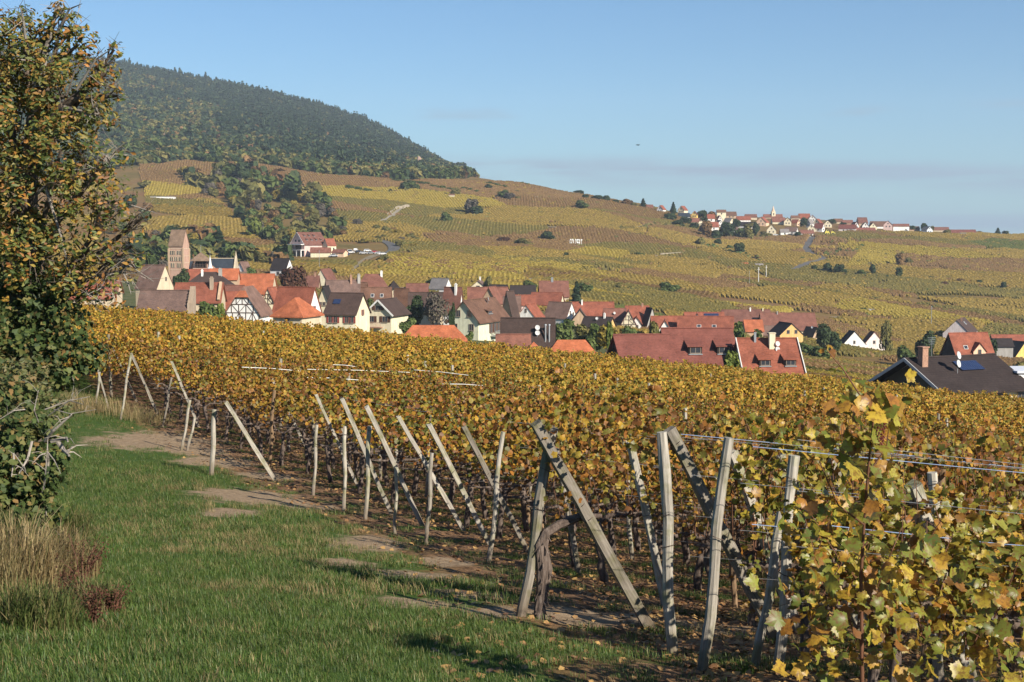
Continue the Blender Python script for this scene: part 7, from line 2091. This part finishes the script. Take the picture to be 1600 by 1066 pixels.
for i, (px, py, c, a, v, lb) in enumerate(((548, 397, 'white', .1, 1, 'white van at the left of the hotel car park'), (556, 393, 'white', 1.5, 0, 'white car behind the dark car on the car park'), (561, 396, 'dark', .2, 0, 'dark car beside a white one mid car park'), (568, 398, 'silver', 0, 0, 'silver car right of the dark car'),
        (574, 394, 'white', .3, 0, 'white car at the back of the car park'), (580, 398, 'grey', 0, 0, 'grey car right of the silver car'), (586, 396, 'red', .2, 0, 'red car towards the right of the car park'), (592, 398, 'silver', 0, 0, 'silver car near the right end of the car park'), (598, 399, 'white', .1, 0, 'white car last on the right of the car park'),
        (512, 401, 'white', 0, 1, 'white van below the hotel terraces'), (522, 402, 'silver', 0, 0, 'silver car below the peach kiosk'), (532, 401, 'white', .1, 0, 'white car below the peach kiosk'), (540, 400, 'blue', .1, 0, 'blue car right of the peach kiosk'))):
    car(px, py, c, lb, a, bool(v))
for px, py, c, a, v, lb in ((852, 459, 'white', .3, 0, 'white car by the trees near the graveyard'), (822, 452, 'dark', 0, 0, 'dark car behind the village back row'), (832, 450, 'silver', .2, 0, 'silver car behind the village back row'), (955, 459, 'white', .2, 0, 'white car at the far end of the graveyard wall'), (1308, 553, 'white', .1, 0, 'white car in front of the bright white gable')):
    car(px, py, c, lb, a, bool(v), 'cars at the village edge')

# ------------------------------------------------------------------ the village on the far ridge
FARV = [  # left, right, base row, ridge row, eave row, gable px (L/R), wall, roof, label
 (1008, 1020, 327, 320, 324, 0, 'L', 'tan', 'brownred', 'lowest left red roofed house beside the pointed skyline conifer'),
 (1026, 1041, 333, 321, 327, 9, 'L', 'white', 'red', 'white gabled house left of the two dark conifers on the far ridge'),
 (1059, 1075, 334, 322, 328, 9, 'L', 'cream', 'red', 'cream and white house at the upper left of the far village'),
 (1060, 1077, 342, 333, 338, 0, 'L', 'white', 'slate', 'white walled house with long dark slate roof, upper left of far village'),
 (1080, 1091, 340, 330, 335, 8, 'L', 'yellow', 'brownred', 'small yellow gable among brown trees on the far ridge'),
 (1066, 1092, 350, 341, 346, 0, 'L', 'tan', 'brownred', 'long low brown red roof under the slate roofed house'),
 (1088, 1098, 352, 343, 347, 7, 'R', 'cream', 'brownred', 'cream gable at the end of the long low roof'),
 (1091, 1105, 367, 352, 361, 9, 'R', 'darkwood', 'brown', 'dark wooden house lowest at the left of far village'),
 (1120, 1134, 338, 328, 331, 0, 'L', 'cream', 'brown', 'cream block house with hipped brown roof on the skyline'),
 (1105, 1116, 346, 335, 341, 0, 'L', 'white', 'red', 'narrow red roof left of the cream skyline block'),
 (1119, 1128, 348, 337, 343, 7, 'R', 'white', 'brownred', 'white gable just under the cream skyline block'),
 (1107, 1122, 361, 347, 354, 0, 'L', 'white', 'red', 'white house with pinkish red front roof, left lower row'),
 (1118, 1130, 354, 344, 349, 9, 'R', 'white', 'grey', 'grey roofed white house above the pinkish red roof'),
 (1130, 1147, 352, 341, 347, 8, 'R', 'cream', 'grey', 'cream gable with grey roof in the middle left'),
 (1134, 1150, 341, 331, 336, 0, 'L', 'tan', 'brown', 'brown roofed house right of the cream skyline block'),
 (1151, 1172, 347, 338, 343, 0, 'L', 'white', 'red', 'wide red roof in the upper middle of the far village'),
 (1152, 1184, 356, 347, 352, 9, 'R', 'white', 'dark', 'long dark roofed white house in the middle'),
 (1164, 1182, 343, 335, 339, 0, 'L', 'beige', 'brownred', 'low brown roof behind the wide red roof'),
 (1180, 1203, 353, 339, 347, 15, 'L', 'peach', 'red', 'large peach gable with red roof in the centre'),
 (1193, 1222, 341, 335, 339, 0, 'L', 'beige', 'brownred', 'long red nave roof behind the yellow steeple'),
 (1197, 1214, 365, 351, 359, 14, 'L', 'cream', 'brown', 'cream gable in the lower middle row'),
 (1206, 1226, 350, 340, 346, 0, 'L', 'cream', 'brownred', 'red brown roof below the steeple'),
 (1224, 1237, 352, 340, 346, 11, 'L', 'cream', 'brownred', 'cream gable right of the steeple'),
 (1219, 1232, 367, 358, 362, 0, 'L', 'white', 'grey', 'low white hall with rounded grey front at the road'),
 (1225, 1248, 366, 355, 361, 6, 'R', 'white', 'mauve', 'greyish pink roofed white house in the lower row'),
 (1236, 1250, 353, 343, 348, 6, 'R', 'peach', 'red', 'small peach house in the middle right'),
 (1248, 1265, 346, 334, 341, 0, 'L', 'cream', 'red', 'big red roof highest at the right of the steeple'),
 (1263, 1276, 347, 336, 341, 10, 'L', 'white', 'red', 'bright white gable right of the highest red roof'),
 (1259, 1272, 356, 343, 349, 6, 'L', 'white', 'grey', 'white house stepping down from the bright white gable'),
 (1270, 1286, 353, 342, 348, 9, 'L', 'cream', 'red', 'cream gable with red roof right of the steps'),
 (1261, 1275, 362, 351, 356, 11, 'L', 'cream', 'mauve', 'cream gable above the white road side house'),
 (1272, 1289, 362, 349, 356, 6, 'R', 'white', 'deepred', 'deep red roof with white gable by the road'),
 (1250, 1271, 369, 360, 364, 0, 'L', 'white', 'brownred', 'long white house at the road with dark openings'),
 (1286, 1300, 355, 344, 350, 12, 'L', 'cream', 'brown', 'cream gable right of the deep red roof'),
 (1288, 1296, 369, 357, 362, 7, 'L', 'brightyellow', 'brown', 'bright yellow house at the end of the road'),
 (1298, 1306, 369, 358, 362, 6, 'L', 'brightyellow', 'brownred', 'second bright yellow house right of the first'),
 (1309, 1340, 362, 351, 357, 6, 'R', 'palepink', 'deepred', 'long deep red roof right of the yellow houses'),
 (1330, 1341, 357, 347, 352, 8, 'R', 'white', 'red', 'white gable behind the long deep red roof'),
 (1333, 1367, 363, 356, 360, 0, 'L', 'white', 'deepred', 'longest low red roof on the right half'),
 (1340, 1354, 350, 340, 348, 0, 'L', 'tan', 'brownred', 'tall brown red roof breaking the skyline at right'),
 (1346, 1358, 357, 347, 353, 10, 'L', 'white', 'grey', 'pale green white gable below the tall brown red roof'),
 (1357, 1369, 358, 348, 354, 11, 'L', 'cream', 'brown', 'cream gable right of the pale gable'),
 (1360, 1386, 357, 346, 353, 0, 'L', 'white', 'brown', 'wide brown roof on the right skyline'),
 (1379, 1396, 355, 345, 351, 13, 'L', 'pink', 'brown', 'pink gable at the end of the wide brown roof'),
 (1395, 1420, 357, 350, 353, 0, 'L', 'white', 'brownred', 'long white house with low roof right of the pink gable'),
 (1411, 1420, 365, 358, 361, 7, 'L', 'white', 'grey', 'tiny white gable below the long white house'),
 (1441, 1456, 364, 354, 359, 10, 'R', 'paleblue', 'grey', 'pale blue white gable right of the dark tree'),
 (1454, 1482, 362, 355, 359, 0, 'L', 'beige', 'brownred', 'rust brown roofs right of the pale blue gable'),
 (1483, 1524, 366, 359, 363, 0, 'L', 'white', 'deepred', 'long red roof at the right end of the far village'),
 (1500, 1509, 369, 364, 366, 0, 'L', 'white', 'grey', 'small white shed at the far right end'),
 (1302, 1316, 350, 342, 346, 0, 'L', 'beige', 'brown', 'brown roof behind the yellow houses on the skyline'),
 (1316, 1332, 352, 344, 348, 0, 'L', 'tan', 'brownred', 'brownish red roof on the skyline left of the tall roof'),
 (1420, 1436, 361, 354, 358, 0, 'L', 'tan', 'brown', 'low brown roofs left of the dark tree at right'),
 (1140, 1152, 364, 355, 360, 0, 'L', 'white', 'mauve', 'greyish house half hidden by lower trees'),
 (1236, 1249, 342, 337, 340, 0, 'L', 'beige', 'brown', 'dark low roof left of the highest red roof')]
random.seed(8)
for x0, x1, pb, pr, pe, gp, sd, wl, rfc, lb in FARV:
    d = ground((x0 + x1) / 2, pb, 700).y
    m = d / F; n_e = max(1, int((x1 - x0 - gp) * m / 4))
    wins = []
    if gp: wins += [('g', -.2 * gp * m, -2.2, 1.0, 1.2), ('g', .2 * gp * m, -2.2, 1.0, 1.2), ('g', 0, .4, .9, 1.1)]
    if x1 - x0 - gp > 8 and pb - pe > 4: wins += [('e', (k - (n_e - 1) / 2) * 3, -2.3, 1.1, 1.3) for k in range(min(n_e, 4))]
    house(lb, x0, x1, gp, sd, pr, pe, d, wl, rfc, wins, group='houses of the far ridge village', over=.4)
def steeple():
    g = ground(1208, 341, 700); m = g.y / F; o = empty('steeple', g, .1); tag(o, 'slim cream church steeple rising over the far ridge village', 'steeple')
    t = at(1208, 322, g.y).z - g.z; w = 6.0 * m; zb = t - 9 * m
    b = MB(); b.box((0, 0, zb / 2 - 1), (w, w, zb + 2)); b.build('tower_wall', WALL['cream'], o)
    b = MB(); b.tube([(0, 0, zb), (0, 0, zb + 1.2 * m), (0, 0, zb + 3.5 * m), (0, 0, t)], [w * .62, w * .4, w * .3, .1], 8); b.build('spire', WALL['peach'], o)
    add_window(o, (0, -w / 2 - .03, zb - 3.2), 0, 1.0, 2.0)
    b = MB(); b.tube([(0, 0, t - .1), (0, 0, t + 1.5)], [.06, .04], 5); b.build('cross', METAL, o)
steeple()
for i, (px, py, c, lb) in enumerate(((1212, 369, 'white', 'white car parked left of the rounded hall'), (1243, 369, 'silver', 'silver car at the far village road'), (1235, 369, 'dark', 'dark car at the far village road'), (1276, 370, 'white', 'white car at the bend below the yellow houses'), (1394, 364, 'white', 'white car below the long white house'))):
    car(px, py, c, lb, 0, False, 'cars in the far ridge village')
# the bird
def bird():
    d = 160; c = at(997, 227, d); o = empty('bird', c, .5); tag(o, 'small dark bird gliding in the blue sky above the spur', 'bird')
    bm = plain('feather', (.03, .03, .035), .8, .1)
    b = MB(); b.tube([(-.22, 0, 0), (-.1, 0, .02), (.1, 0, .02), (.22, 0, .03)], [.015, .05, .055, .01], 7); b.build('body', bm, o)
    for s in (-1, 1):
        b = MB(); b.add([(.1, s * .03, .03), (.06, s * .25, .10), (-.05, s * .45, .06), (-.06, s * .2, .05), (-.1, s * .03, .02)], [(0, 1, 3, 4), (1, 2, 3)]); b.add([(.1, s * .03, .04), (.06, s * .25, .11), (-.05, s * .45, .065), (-.06, s * .2, .06), (-.1, s * .03, .03)], [(4, 3, 1, 0), (3, 2, 1)]); b.build('wing', bm, o)
    b = MB(); b.box((-.27, 0, 0), (.14, .09, .012)); b.build('tail', bm, o)
bird()

# ------------------------------------------------------------------ the autumn air
def haze():
    x0, x1, y0, y1, z0, z1 = -3100, 3100, -120, 5100, -420, 480
    b = MB(); b.box(((x0 + x1) / 2, (y0 + y1) / 2, (z0 + z1) / 2), (x1 - x0, y1 - y0, z1 - z0))
    m = bpy.data.materials.new('haze'); m.use_nodes = True; nt = m.node_tree; nt.nodes.clear()
    out = nt.nodes.new('ShaderNodeOutputMaterial'); v = nt.nodes.new('ShaderNodeVolumePrincipled')
    v.inputs['Color'].default_value = (0.72, 0.84, 1.0, 1); v.inputs['Density'].default_value = 0.000085; v.inputs['Anisotropy'].default_value = 0.0
    nt.links.new(v.outputs[0], out.inputs['Volume'])
    o = b.build('haze', m); tag(o, 'thin pale blue haze over the valley', 'haze', None, 'stuff')
haze()
